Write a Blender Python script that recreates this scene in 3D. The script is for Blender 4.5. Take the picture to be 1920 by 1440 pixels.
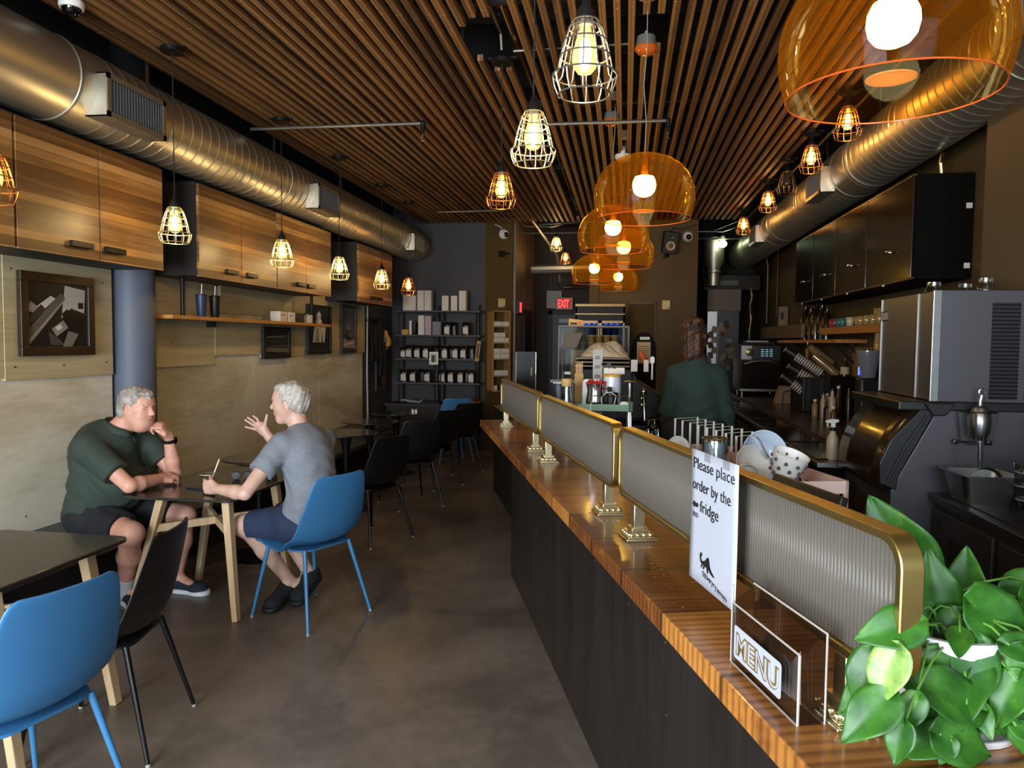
import bpy, math, random
import numpy as np
from mathutils import Vector, Matrix, Euler
for _o in list(bpy.data.objects): bpy.data.objects.remove(_o)
SC = bpy.context.scene
COL = SC.collection
random.seed(7)
PI = math.pi
# ------------------------------------------------------------------ camera
CAM_H = 1.58
def setup_camera():
    p, yaw, roll = math.radians(3.2344), math.radians(8.5661), 0.010
    fw = Vector((-math.sin(yaw)*math.cos(p), math.cos(yaw)*math.cos(p), -math.sin(p)))
    rt = Vector((math.cos(yaw), math.sin(yaw), 0)); up = rt.cross(fw)
    c, s = math.cos(roll), math.sin(roll)
    r2 = rt*c + up*s; u2 = up*c - rt*s
    cd = bpy.data.cameras.new('camera'); cd.sensor_width = 36.0; cd.lens = 1400/1920*36; cd.clip_start = .03
    co = bpy.data.objects.new('camera', cd); COL.objects.link(co)
    m = Matrix((r2, u2, -fw)).transposed().to_4x4(); m.translation = Vector((0, 0, CAM_H))
    co.matrix_world = m; SC.camera = co
setup_camera()
vs = SC.view_settings; vs.view_transform = 'Standard'; vs.look = 'None'; vs.gamma = 1; vs.use_curve_mapping = False
vs.exposure = 1.08
try:
    SC.cycles.use_denoising = True; SC.cycles.use_adaptive_sampling = True; SC.cycles.adaptive_threshold = .02; SC.cycles.max_bounces = 7; SC.cycles.diffuse_bounces = 3; SC.cycles.glossy_bounces = 3
    SC.cycles.transmission_bounces = 5; SC.cycles.transparent_max_bounces = 16; SC.cycles.sample_clamp_indirect = 4
    SC.cycles.caustics_reflective = False; SC.cycles.caustics_refractive = False
except Exception: pass
# ------------------------------------------------------------------ daylight: sky + shop-front windows behind the camera
W = bpy.data.worlds.new('world'); SC.world = W; W.use_nodes = True
bg = W.node_tree.nodes['Background']; bg.inputs[0].default_value = (.62, .78, 1, 1); bg.inputs[1].default_value = 1.2
def area(name, loc, rot, sx, sy, power, col):
    l = bpy.data.lights.new(name, 'AREA'); l.shape = 'RECTANGLE'; l.size = sx; l.size_y = sy; l.energy = power; l.color = col
    o = bpy.data.objects.new(name, l); COL.objects.link(o); o.location = loc; o.rotation_euler = rot; return o
# daylight entering the two shop-front windows (placed in the window openings, facing in)
area('daylight_window_left', (-2.05, -1.92, 1.62), (math.radians(90), 0, 0), 2.1, 2.1, 200, (.84, .92, 1))
area('daylight_window_right', (1.0, -1.92, 1.62), (math.radians(90), 0, 0), 2.2, 2.1, 58, (.80, .90, 1))
LAMP_W, DOME_W = 7.0, 13.0
# ------------------------------------------------------------------ colours and materials
def lin(h):
    if isinstance(h, str):
        h = h.lstrip('#'); c = [int(h[i:i+2], 16)/255 for i in (0, 2, 4)]
    else: c = [x/255 for x in h]
    return tuple((x/12.92 if x <= .04045 else ((x+.055)/1.055)**2.4) for x in c) + (1,)
MATS = {}
def _nt(name):
    m = bpy.data.materials.new(name); m.use_nodes = True; MATS[name] = m
    nt = m.node_tree; return m, nt, nt.nodes['Principled BSDF']
def node(nt, t, **k):
    n = nt.nodes.new(t)
    for a, b in k.items(): setattr(n, a, b)
    return n
def coords(nt, scale=(1, 1, 1), rot=(0, 0, 0), kind='Object'):
    tc = node(nt, 'ShaderNodeTexCoord'); mp = node(nt, 'ShaderNodeMapping')
    mp.inputs['Scale'].default_value = scale; mp.inputs['Rotation'].default_value = rot
    nt.links.new(tc.outputs[kind], mp.inputs[0]); return mp.outputs[0]
def ramp(nt, fac, stops):
    r = node(nt, 'ShaderNodeValToRGB'); e = r.color_ramp.elements
    while len(e) < len(stops): e.new(.5)
    for i, (p, c) in enumerate(stops): e[i].position = p; e[i].color = c if len(c) == 4 else lin(c)
    nt.links.new(fac, r.inputs[0]); return r.outputs[0]
def noise(nt, vec, scale, detail=4, rough=.55, dist=0):
    n = node(nt, 'ShaderNodeTexNoise'); n.inputs['Scale'].default_value = scale; n.inputs['Detail'].default_value = detail
    n.inputs['Roughness'].default_value = rough; n.inputs['Distortion'].default_value = dist
    nt.links.new(vec, n.inputs['Vector']); return n.outputs[0]
def bump(nt, b, h, strength=.2, dist=.01):
    n = node(nt, 'ShaderNodeBump'); n.inputs['Strength'].default_value = strength; n.inputs['Distance'].default_value = dist
    nt.links.new(h, n.inputs['Height']); nt.links.new(n.outputs[0], b.inputs['Normal'])
def mat(name, col, rough=.5, metal=0, var=0, vscale=8, col2=None, bmp=0, bscale=60, stretch=(1, 1, 1), coat=0, spec=None, detail=4):
    if name in MATS: return MATS[name]
    m, nt, b = _nt(name); c = lin(col)
    b.inputs['Base Color'].default_value = c; b.inputs['Roughness'].default_value = rough; b.inputs['Metallic'].default_value = metal
    if coat: b.inputs['Coat Weight'].default_value = coat; b.inputs['Coat Roughness'].default_value = .08
    if spec is not None: b.inputs['Specular IOR Level'].default_value = spec
    if var or col2:
        v = coords(nt, stretch); f = noise(nt, v, vscale, detail)
        c2 = lin(col2) if col2 else tuple(min(1, x*(1+var)) for x in c[:3])+(1,)
        c1 = c if col2 else tuple(x*(1-var) for x in c[:3])+(1,)
        nt.links.new(ramp(nt, f, [(.3, c1), (.7, c2)]), b.inputs['Base Color'])
    if bmp: bump(nt, b, noise(nt, coords(nt, stretch), bscale, 3), bmp, .004)
    return m
def wood(name, dark, light, axis='Y', gscale=30, plank=0, rough=.5, coat=0, knots=True, paxis='Z', seed=0, hi=None, wave=0):
    """grain running along axis; plank = board width along paxis (object coordinates) with per-board tone"""
    if name in MATS: return MATS[name]
    m, nt, b = _nt(name)
    sc = {'X': (.06, 1, 1), 'Y': (1, .06, 1), 'Z': (1, 1, .06)}[axis]
    v = coords(nt, sc)
    if plank:
        tc = node(nt, 'ShaderNodeTexCoord'); sp = node(nt, 'ShaderNodeSeparateXYZ'); nt.links.new(tc.outputs['Object'], sp.inputs[0])
        dv = node(nt, 'ShaderNodeMath', operation='DIVIDE'); dv.inputs[1].default_value = plank
        nt.links.new(sp.outputs['XYZ'.index(paxis)], dv.inputs[0])
        fl = node(nt, 'ShaderNodeMath', operation='FLOOR'); nt.links.new(dv.outputs[0], fl.inputs[0])
        wn = node(nt, 'ShaderNodeTexWhiteNoise', noise_dimensions='1D'); ad = node(nt, 'ShaderNodeMath', operation='ADD'); ad.inputs[1].default_value = seed+.37
        nt.links.new(fl.outputs[0], ad.inputs[0]); nt.links.new(ad.outputs[0], wn.inputs['W'])
        cmb = node(nt, 'ShaderNodeVectorMath', operation='ADD'); sc2 = node(nt, 'ShaderNodeVectorMath', operation='SCALE'); sc2.inputs['Scale'].default_value = 7.
        nt.links.new(wn.outputs['Color'], sc2.inputs[0]); nt.links.new(v, cmb.inputs[0]); nt.links.new(sc2.outputs[0], cmb.inputs[1]); v = cmb.outputs[0]
    g = noise(nt, v, gscale, 5, .6, 1.2); g2 = noise(nt, v, gscale*.22, 3, .5, .8)
    mx = node(nt, 'ShaderNodeMath', operation='ADD'); h = node(nt, 'ShaderNodeMath', operation='MULTIPLY'); h.inputs[1].default_value = .5
    nt.links.new(g, mx.inputs[0]); nt.links.new(g2, mx.inputs[1]); nt.links.new(mx.outputs[0], h.inputs[0]); fac = h.outputs[0]
    if plank:
        m1 = node(nt, 'ShaderNodeMath', operation='MULTIPLY_ADD'); m1.inputs[1].default_value = .40; m1.inputs[2].default_value = -.20
        nt.links.new(wn.outputs['Value'], m1.inputs[0]); a2 = node(nt, 'ShaderNodeMath', operation='ADD')
        nt.links.new(fac, a2.inputs[0]); nt.links.new(m1.outputs[0], a2.inputs[1]); fac = a2.outputs[0]
    st = [(.36, dark), (.62, light)]
    if hi: st.append((.8, hi))
    colr = ramp(nt, fac, st)
    if plank:   # dark joint between boards
        fr = node(nt, 'ShaderNodeMath', operation='FRACT'); nt.links.new(dv.outputs[0], fr.inputs[0])
        jr = ramp(nt, fr.outputs[0], [(0, (0, 0, 0, 1)), (.06, (1, 1, 1, 1)), (.96, (1, 1, 1, 1)), (1, (0, 0, 0, 1))])
        mm = node(nt, 'ShaderNodeMix', data_type='RGBA', blend_type='MULTIPLY'); mm.inputs[0].default_value = .8
        nt.links.new(colr, mm.inputs[6]); nt.links.new(jr, mm.inputs[7]); colr = mm.outputs[2]
    if wave:    # bold open grain lines across the board
        w = node(nt, 'ShaderNodeTexWave', bands_direction='X'); w.inputs['Scale'].default_value = wave; w.inputs['Distortion'].default_value = 5; w.inputs['Detail'].default_value = 3; w.inputs['Detail Scale'].default_value = .6
        nt.links.new(coords(nt, (1, .10, .10)), w.inputs['Vector']); wr_ = ramp(nt, w.outputs['Fac'], [(.1, (.34, .27, .2, 1)), (.55, (1, 1, 1, 1))])
        mm = node(nt, 'ShaderNodeMix', data_type='RGBA', blend_type='MULTIPLY'); mm.inputs[0].default_value = .6
        nt.links.new(colr, mm.inputs[6]); nt.links.new(wr_, mm.inputs[7]); colr = mm.outputs[2]
    if knots:
        vo = node(nt, 'ShaderNodeTexVoronoi'); vo.inputs['Scale'].default_value = 2.6
        nt.links.new(coords(nt, {'X': (.5, 1, 1), 'Y': (1, .5, 1), 'Z': (1, 1, .5)}[axis]), vo.inputs['Vector'])
        kr = ramp(nt, vo.outputs['Distance'], [(.02, (.12, .07, .04, 1)), (.055, (1, 1, 1, 1))])
        mm = node(nt, 'ShaderNodeMix', data_type='RGBA', blend_type='MULTIPLY'); mm.inputs[0].default_value = .9
        nt.links.new(colr, mm.inputs[6]); nt.links.new(kr, mm.inputs[7]); colr = mm.outputs[2]
    nt.links.new(colr, b.inputs['Base Color']); b.inputs['Roughness'].default_value = rough
    if coat: b.inputs['Coat Weight'].default_value = coat; b.inputs['Coat Roughness'].default_value = .12
    bump(nt, b, g, .25, .003); return m
def clear(name, col, gloss=.12, rough=.03, amt=.55):
    """thin see-through sheet: tinted transparency with a fresnel gloss"""
    if name in MATS: return MATS[name]
    m = bpy.data.materials.new(name); m.use_nodes = True; MATS[name] = m; nt = m.node_tree; nt.nodes.clear()
    out = node(nt, 'ShaderNodeOutputMaterial'); mx = node(nt, 'ShaderNodeMixShader'); t = node(nt, 'ShaderNodeBsdfTransparent'); g = node(nt, 'ShaderNodeBsdfGlossy')
    t.inputs[0].default_value = lin(col); g.inputs['Roughness'].default_value = rough
    fr = node(nt, 'ShaderNodeLayerWeight'); fr.inputs[0].default_value = .2
    mu = node(nt, 'ShaderNodeMath', operation='MULTIPLY_ADD'); mu.inputs[1].default_value = amt; mu.inputs[2].default_value = gloss*.3
    nt.links.new(fr.outputs['Fresnel'], mu.inputs[0]); nt.links.new(mu.outputs[0], mx.inputs[0])
    nt.links.new(t.outputs[0], mx.inputs[1]); nt.links.new(g.outputs[0], mx.inputs[2]); nt.links.new(mx.outputs[0], out.inputs[0]); return m
def emit(name, col, s):
    if name in MATS: return MATS[name]
    m, nt, b = _nt(name); b.inputs['Base Color'].default_value = lin(col); b.inputs['Emission Color'].default_value = lin(col); b.inputs['Emission Strength'].default_value = s; return m
# ------------------------------------------------------------------ mesh builder
class MB:
    def __init__(s, T=None): s.v = []; s.f = []; s.m = []; s.T = T; s.cur = 0
    def add(s, vs, fs):
        o = len(s.v)
        s.v += [tuple(s.T @ Vector(v)) for v in vs] if s.T else [tuple(v) for v in vs]
        s.f += [tuple(i+o for i in f) for f in fs]; s.m += [s.cur]*len(fs); return s
    def bx(s, x0, y0, z0, x1, y1, z1):
        return s.add([(x0, y0, z0), (x1, y0, z0), (x1, y1, z0), (x0, y1, z0), (x0, y0, z1), (x1, y0, z1), (x1, y1, z1), (x0, y1, z1)],
                     [(0, 3, 2, 1), (4, 5, 6, 7), (0, 1, 5, 4), (1, 2, 6, 5), (2, 3, 7, 6), (3, 0, 4, 7)])
    def box(s, c, d, rz=0, R=None):
        x, y, z = d[0]/2, d[1]/2, d[2]/2; R = R or Matrix.Rotation(rz, 3, 'Z'); c = Vector(c)
        return s.add([c+R @ Vector(p) for p in [(-x, -y, -z), (x, -y, -z), (x, y, -z), (-x, y, -z), (-x, -y, z), (x, -y, z), (x, y, z), (-x, y, z)]],
                     [(0, 3, 2, 1), (4, 5, 6, 7), (0, 1, 5, 4), (1, 2, 6, 5), (2, 3, 7, 6), (3, 0, 4, 7)])
    def bar(s, a, b, w, h=None, up=(0, 0, 1), w2=None, h2=None):
        a, b = Vector(a), Vector(b); h = h or w; w2 = w2 or w; h2 = h2 or h; d = (b-a).normalized(); up = Vector(up)
        if abs(d.dot(up)) > .99: up = Vector((0, 1, 0))
        x = d.cross(up).normalized(); y = x.cross(d)
        vs = [a+x*i*w/2+y*j*h/2 for i, j in ((-1, -1), (1, -1), (1, 1), (-1, 1))]+[b+x*i*w2/2+y*j*h2/2 for i, j in ((-1, -1), (1, -1), (1, 1), (-1, 1))]
        return s.add(vs, [(0, 3, 2, 1), (4, 5, 6, 7), (0, 1, 5, 4), (1, 2, 6, 5), (2, 3, 7, 6), (3, 0, 4, 7)])
    def tube(s, pts, r, n=8, closed=False, cap=True):
        P = [Vector(p) for p in pts]; N = len(P); rs = r if hasattr(r, '__len__') else [r]*N
        T = []
        for i in range(N):
            if closed: t = P[(i+1) % N]-P[i-1]
            else: t = P[min(i+1, N-1)]-P[max(i-1, 0)]
            T.append(t.normalized() if t.length > 1e-9 else Vector((0, 0, 1)))
        u = T[0].orthogonal().normalized(); vs = []
        for i in range(N):
            u = (u-T[i]*u.dot(T[i])); u = u.normalized() if u.length > 1e-6 else T[i].orthogonal().normalized(); w = T[i].cross(u)
            vs += [P[i]+(u*math.cos(2*PI*k/n)+w*math.sin(2*PI*k/n))*rs[i] for k in range(n)]
        fs = []
        for i in range(N if closed else N-1):
            j = (i+1) % N
            fs += [(i*n+k, i*n+(k+1) % n, j*n+(k+1) % n, j*n+k) for k in range(n)]
        if cap and not closed: fs += [tuple(range(n-1, -1, -1)), tuple((N-1)*n+k for k in range(n))]
        return s.add(vs, fs)
    def lathe(s, prof, n=24, c=(0, 0, 0), R=None, cap=True):
        c = Vector(c); vs = []; R = R or Matrix.Identity(3)
        for (r, z) in prof: vs += [c+R @ Vector((r*math.cos(2*PI*k/n), r*math.sin(2*PI*k/n), z)) for k in range(n)]
        fs = [(i*n+k, i*n+(k+1) % n, (i+1)*n+(k+1) % n, (i+1)*n+k) for i in range(len(prof)-1) for k in range(n)]
        if cap:
            if prof[0][0] > 1e-5: fs.append(tuple(range(n-1, -1, -1)))
            if prof[-1][0] > 1e-5: fs.append(tuple((len(prof)-1)*n+k for k in range(n)))
        return s.add(vs, fs)
    def ell(s, c, r, nu=16, nv=10, R=None):
        r = r if hasattr(r, '__len__') else (r, r, r); c = Vector(c); R = R or Matrix.Identity(3); vs = []
        for i in range(nv+1):
            t = PI*i/nv
            vs += [c+R @ Vector((r[0]*math.sin(t)*math.cos(2*PI*k/nu), r[1]*math.sin(t)*math.sin(2*PI*k/nu), -r[2]*math.cos(t))) for k in range(nu)]
        return s.add(vs, [(i*nu+k, i*nu+(k+1) % nu, (i+1)*nu+(k+1) % nu, (i+1)*nu+k) for i in range(nv) for k in range(nu)])
    def prism(s, poly, z0, z1, M=None):
        n = len(poly); M = M or Matrix.Identity(4)
        vs = [M @ Vector((p[0], p[1], z0)) for p in poly]+[M @ Vector((p[0], p[1], z1)) for p in poly]
        return s.add(vs, [tuple(range(n-1, -1, -1)), tuple(range(n, 2*n))]+[(i, (i+1) % n, n+(i+1) % n, n+i) for i in range(n)])
    def quad(s, a, b, c, d): return s.add([a, b, c, d], [(0, 1, 2, 3)])
    def grid(s, fn, nu, nv, thick=0, closeu=False):
        P = [[Vector(fn(i/nu, j/nv)) for j in range(nv+1)] for i in range(nu+1)]
        idx = lambda i, j: i*(nv+1)+j
        fs = [(idx(i, j), idx(i+1, j), idx(i+1, j+1), idx(i, j+1)) for i in range(nu) for j in range(nv)]
        return s.add([p for row in P for p in row], fs)
    def build(s, name, m, parent=None, smooth=True, bevel=0, seg=2, solid=0, sub=0, ang=35, soff=0):
        me = bpy.data.meshes.new(name); me.from_pydata([tuple(v) for v in s.v], [], s.f)
        ms = m if isinstance(m, (list, tuple)) else [m]
        for x in ms: me.materials.append(x)
        if len(ms) > 1: me.polygons.foreach_set('material_index', s.m)
        me.update(); o = bpy.data.objects.new(name, me); COL.objects.link(o)
        if parent: o.parent = parent
        if smooth:
            me.polygons.foreach_set('use_smooth', [True]*len(me.polygons))
            if not sub and ang < 180: me.set_sharp_from_angle(angle=math.radians(ang))
        if solid: q = o.modifiers.new('s', 'SOLIDIFY'); q.thickness = solid; q.offset = soff
        if sub: q = o.modifiers.new('u', 'SUBSURF'); q.levels = sub; q.render_levels = sub
        if bevel: q = o.modifiers.new('b', 'BEVEL'); q.width = bevel; q.segments = seg; q.limit_method = 'ANGLE'; q.angle_limit = math.radians(40)
        return o
def rrect(w, h, r, n=5, cx=0, cy=0):
    pts = []
    for (sx, sy, a0) in ((1, -1, -90), (1, 1, 0), (-1, 1, 90), (-1, -1, 180)):
        for k in range(n+1):
            a = math.radians(a0+90*k/n); pts.append((cx+sx*(w/2-r)+r*math.cos(a), cy+sy*(h/2-r)+r*math.sin(a)))
    return pts
def tag(o, label, cat, group=None, kind=None):
    o['label'] = label; o['category'] = cat
    if group: o['group'] = group
    if kind: o['kind'] = kind
    return o
def thing(name, label, cat, loc=(0, 0, 0), rz=0, group=None, rot=None):
    o = bpy.data.objects.new(name, None); COL.objects.link(o); o.empty_display_size = .05
    o.location = loc; o.rotation_euler = rot or (0, 0, rz); return tag(o, label, cat, group)
def struct(mb, name, m, **k):
    o = mb.build(name, m, **k); o['kind'] = 'structure'; return o
def dup(root, loc, rz=0, label=None, group=None, rot=None, scale=None):
    r = root.copy(); COL.objects.link(r); r.location = loc; r.rotation_euler = rot or (0, 0, rz)
    if scale: r.scale = (scale,)*3
    if label: r['label'] = label
    if group: r['group'] = group
    def rec(src, dst):
        for ch in list(src.children):
            c = ch.copy(); COL.objects.link(c); c.parent = dst; rec(ch, c)
    rec(root, r); return r
def text_mesh(txt, size, name, m, parent, loc, rot, extrude=.0008, bold=0, align='LEFT', sx=1):
    cu = bpy.data.curves.new(name, 'FONT'); cu.body = txt; cu.size = size; cu.extrude = extrude; cu.align_x = align; cu.offset = bold; cu.resolution_u = 3
    t = bpy.data.objects.new(name, cu); COL.objects.link(t); bpy.context.view_layer.update()
    me = bpy.data.meshes.new_from_object(t.evaluated_get(bpy.context.evaluated_depsgraph_get()))
    bpy.data.objects.remove(t); me.materials.clear(); me.materials.append(m)
    o = bpy.data.objects.new(name, me); COL.objects.link(o); o.parent = parent; o.location = loc; o.rotation_euler = rot; o.scale = (sx, 1, 1); return o
# counter frame: s along the counter towards the street, t across towards the staff
CO, CU, CV = Vector((-1.0, 5.14, 0)), Vector((.2875, -.9578, 0)), Vector((.9578, .2875, 0))
CANG = math.atan2(CU.y, CU.x)
def ct(s, t, z=0): return CO+CU*s+CV*t+Vector((0, 0, z))
CM = Matrix((( CU.x, CV.x, 0, CO.x), (CU.y, CV.y, 0, CO.y), (0, 0, 1, 0), (0, 0, 0, 1)))   # (s,t,z) -> world
# ------------------------------------------------------------------ palette
black_metal = mat('black_metal', '1a1918', .45, .6)
black_matte = mat('black_matte', '131211', .6)
black_plastic = mat('black_plastic', '141414', .38)
wire_black = mat('wire_black', '2a2724', .4, .8)
galv = mat('galvanized_steel', 'c6c0b0', .40, .92, var=.06, vscale=3)
steel = mat('brushed_steel', '9a9a98', .33, 1, var=.06, vscale=2, stretch=(1, 1, 12))
chrome = mat('chrome', 'd0d0d0', .1, 1)
brass = mat('brushed_brass', 'bfa768', .34, 1, var=.05, vscale=6)
pale_brass = mat('pale_brass', 'cfc4a0', .3, 1)
conduit_m = mat('conduit_metal', '8e8a80', .35, .9)
white_p = mat('white_plastic', 'dcd8cf', .45)
white_box = mat('white_card', 'cfc6b8', .7)
paper = mat('paper', 'a9adb9', .8)
kraft = mat('kraft_card', 'b08a55', .8)
slate_paint = mat('slate_paint', '3c3b3c', .7, var=.08, vscale=1.5)
# ================================================================== SETTING
floor_m, nt, b = _nt('polished_concrete')
v = coords(nt); n1 = noise(nt, v, 1.1, 8, .62, .4); n2 = noise(nt, v, 14, 5, .7)
mx = node(nt, 'ShaderNodeMath', operation='MULTIPLY_ADD'); mx.inputs[1].default_value = .28; nt.links.new(n2, mx.inputs[0]); nt.links.new(n1, mx.inputs[2])
nt.links.new(ramp(nt, mx.outputs[0], [(.4, '4a433c'), (.62, '685e54'), (.78, '7e7266')]), b.inputs['Base Color'])
nt.links.new(ramp(nt, n1, [(.3, (.28,)*3+(1,)), (.7, (.46,)*3+(1,))]), b.inputs['Roughness']); bump(nt, b, n2, .05, .002)
X0, X1, Y0, Y1, YB = -3.42, 2.25, -2.2, 14.0, 10.7
struct(MB().bx(X0-.2, Y0-.2, -.1, X1+.2, Y1+.2, 0), 'floor', floor_m, smooth=False)
deck_m = mat('ceiling_deck', '0b0908', .85)
ceil = struct(MB().bx(X0-.2, Y0-.2, 3.85, X1+.2, Y1+.2, 3.95), 'ceiling', deck_m, smooth=False)
mb = MB()
for i in range(26): mb.bx(X0, Y0+.3+i*.61, 3.62, X1, Y0+.34+i*.61, 3.85)
mb.build('joist', mat('joist_wood', '120d0a', .85), ceil, smooth=False)
slat_m = wood('slat_wood', '54361c', '926638', 'Y', 26, rough=.6, plank=.0752, paxis='X', knots=True)
random.seed(3); mb = MB(); k = 0; x = -2.93
while x < 1.5:
    gaps = []
    if .05 < x < .2: gaps.append((4.02, 4.5))
    if -.2 < x < -.08: gaps.append((5.62, 5.85))
    if -.93 < x < -.72: gaps.append((3.95, 4.72) if x > -.85 else (4.05, 4.55))
    if -.74 < x < -.62: gaps.append((Y0+.1, 10.4))
    segs = [Y0+.1, 3.88+random.uniform(-.02, .02), 7.6, 10.62]
    for a, c in zip(segs, segs[1:]):
        cur = a+.004
        for g0, g1 in sorted(gaps):
            if g0 < c and g1 > a:
                if max(g0, a) > cur: mb.bx(x-.0175, cur, 3.278, x+.0175, min(g0, c), 3.318)
                cur = min(g1, c)
        if cur < c-.01: mb.bx(x-.0175, cur, 3.278+random.uniform(-.002, .002), x+.0175, c-.002, 3.318)
    x += .0752
mb.build('slats', slat_m, ceil, smooth=False)
mb = MB()
for y in (-1.2, .6, 2.4, 3.9, 5.6, 7.6, 9.3, 10.5): mb.bx(-2.95, y-.02, 3.32, 1.5, y+.02, 3.36)
for y in (-.5, 2, 4.5, 7, 9.5):
    for xx in (-2.5, -1, .6, 1.4): mb.bx(xx-.01, y, 3.3, xx+.01, y+.02, 3.85)
mb.build('slat_batten', mat('batten', '0e0b09', .8), ceil, smooth=False)
# screw heads dotting the slats above the seams
mb = MB(); random.seed(5); x = -2.93
while x < 1.5:
    for y in (3.84, 3.93, 2.4, 5.6, 7.55): mb.box((x+random.uniform(-.008, .008), y+random.uniform(-.01, .01), 3.2765), (.005, .005, .002))
    x += .0752
mb.build('screw_head', mat('screw_metal', 'b9ad96', .3, 1), ceil, smooth=False)
# walls
ply = wood('grey_plywood', '8d8163', 'b0a27c', 'Y', 5, rough=.45, knots=False, hi='bfb494')
ply2 = wood('pale_plywood', 'a6966f', 'cbbb92', 'Y', 14, rough=.5, knots=False, hi='dccfae')
m, nt, b = _nt('stained_concrete_board')
v = coords(nt, (1, .35, 1)); n1 = noise(nt, v, 1.6, 7, .6, .6); n2 = noise(nt, coords(nt, (1, .15, 1)), 22, 5, .7, .3)
mx = node(nt, 'ShaderNodeMath', operation='MULTIPLY_ADD'); mx.inputs[1].default_value = .22; nt.links.new(n2, mx.inputs[0]); nt.links.new(n1, mx.inputs[2])
nt.links.new(ramp(nt, mx.outputs[0], [(.38, '8f8468'), (.54, 'cac1a3'), (.68, 'e6e0ca')]), b.inputs['Base Color']); b.inputs['Roughness'].default_value = .42; bump(nt, b, n2, .12, .003)
board_m = m
wl = struct(MB().bx(X0-.2, Y0, 0, X0, Y1, 3.85), 'wall_left', slate_paint, smooth=False)
mb = MB()   # lower boards with joints
for a, c in ((Y0, .4), (.41, 2.05), (2.06, 4.56), (4.9, 6.495), (6.505, 7.99), (8.0, 9.41)): mb.bx(X0, a, .3, X0+.012, c, 2.02)
mb.build('lower_board', board_m, wl, smooth=False)
mb = MB()   # upper overlay sheets
P = X0+.012
for (a, c, z0, z1, d) in ((Y0, 3.66, 1.35, 2.2, .014), (3.665, 4.545, 1.335, 2.2, .02), (4.95, 5.81, 1.365, 2.2, .014), (5.815, 6.62, 1.44, 1.75, .02), (6.62, 8.2, 1.41, 2.2, .012),
                          (5.9, 7.6, 1.80, 2.2, .024), (8.205, 9.0, 1.40, 2.2, .016), (9.0, 9.44, 1.42, 2.1, .022)): mb.bx(P, a, z0, P+d, c, z1)
mb.build('plywood_sheet', ply2, wl, smooth=False)
mb = MB()
for y, z in ((3.72, 1.96), (4.46, 1.94), (3.73, 1.41), (4.1, 1.41), (4.48, 1.42), (5.2, 1.55), (3.2, 1.6), (5.5, .6), (3.78, .55), (7.6, 1.46)): mb.ell((P+.021, y, z), (.003, .006, .006), 8, 5)
mb.build('screw', mat('screw_dark', '3a2f22', .5, .6), wl)
struct(MB().bx(X0, Y0, 2.21, X0+.02, 10.69, 3.84), 'wall_left.001', mat('black_wall', '0d0c0c', .8), smooth=False)
struct(MB().lathe([(.146, 2.06), (.146, 3.84)], 40, (-3.37, 4.73, 0)), 'trim_3', MATS['black_wall'])
struct(MB().lathe([(.145, 0), (.145, 2.06)], 40, (-3.37, 4.73, 0)), 'trim_1', mat('column_paint', '565d6b', .55, var=.05, vscale=1))
# back wall, left part: slate with shelving, then an olive strip, corridor, brown wall, kitchen opening
olive = mat('olive_paint', '4c3a12', .7, var=.07, vscale=1.2)
struct(MB().bx(X0, YB, 0, -2.02, YB+.2, 3.85), 'wall_back', slate_paint, smooth=False)
struct(MB().prism([(-2.02, YB), (-1.65, 11.0), (-1.65, 11.2), (-2.02, 10.9)], 0, 3.85), 'wall_back.001', olive, smooth=False)
mb = MB()
mb.bx(-1.8, 11.0, 0, -1.65, 13.7, 3.85)
for i in range(19): mb.bx(-1.65, 11.01+i*.13, 0, -1.65+.03, 11.09+i*.13, 3.85)
struct(mb, 'wall_corridor_left', wood('corridor_panelling', '4a3826', '7a6044', 'Z', 20, rough=.45, knots=False), smooth=False)
struct(MB().bx(-1.8, 13.5, 0, -.4, 13.7, 3.85), 'wall_corridor_end', mat('dark_wall', '2b2119', .7), smooth=False)
mb = MB(); mb.bx(-.51, YB, 0, .976, YB+.2, 3.85); mb.bx(-.51, YB-.06, 2.1, -.38, YB, 3.85); mb.bx(-.51, YB+.2, 0, -.35, 13.6, 3.85)
struct(mb, 'wall_back.002', olive, smooth=False)
kd = mat('kitchen_dark_wall', '1d1712', .7)
mb = MB(); mb.bx(-.35, 13.9, 0, X1+.2, 14.1, 3.85); mb.bx(.9, YB+.2, 0, .976, 13.9, 3.85); struct(mb, 'wall_kitchen', kd, smooth=False)
struct(MB().bx(X1, Y0, 0, X1+.2, Y1, 3.85), 'wall_right', mat('taupe_paint', '4e3d22', .6, var=.06, vscale=1), smooth=False)
struct(MB().bx(1.99, -1.0, 0, X1, 4.62, 3.85), 'wall_right.001', mat('pillar_paint', '4a3f2f', .6, var=.05, vscale=1), smooth=False)
struct(MB().bx(.976, 13.0, 0, 1.05, 13.05, .01), 'trim_2', kd)
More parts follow.
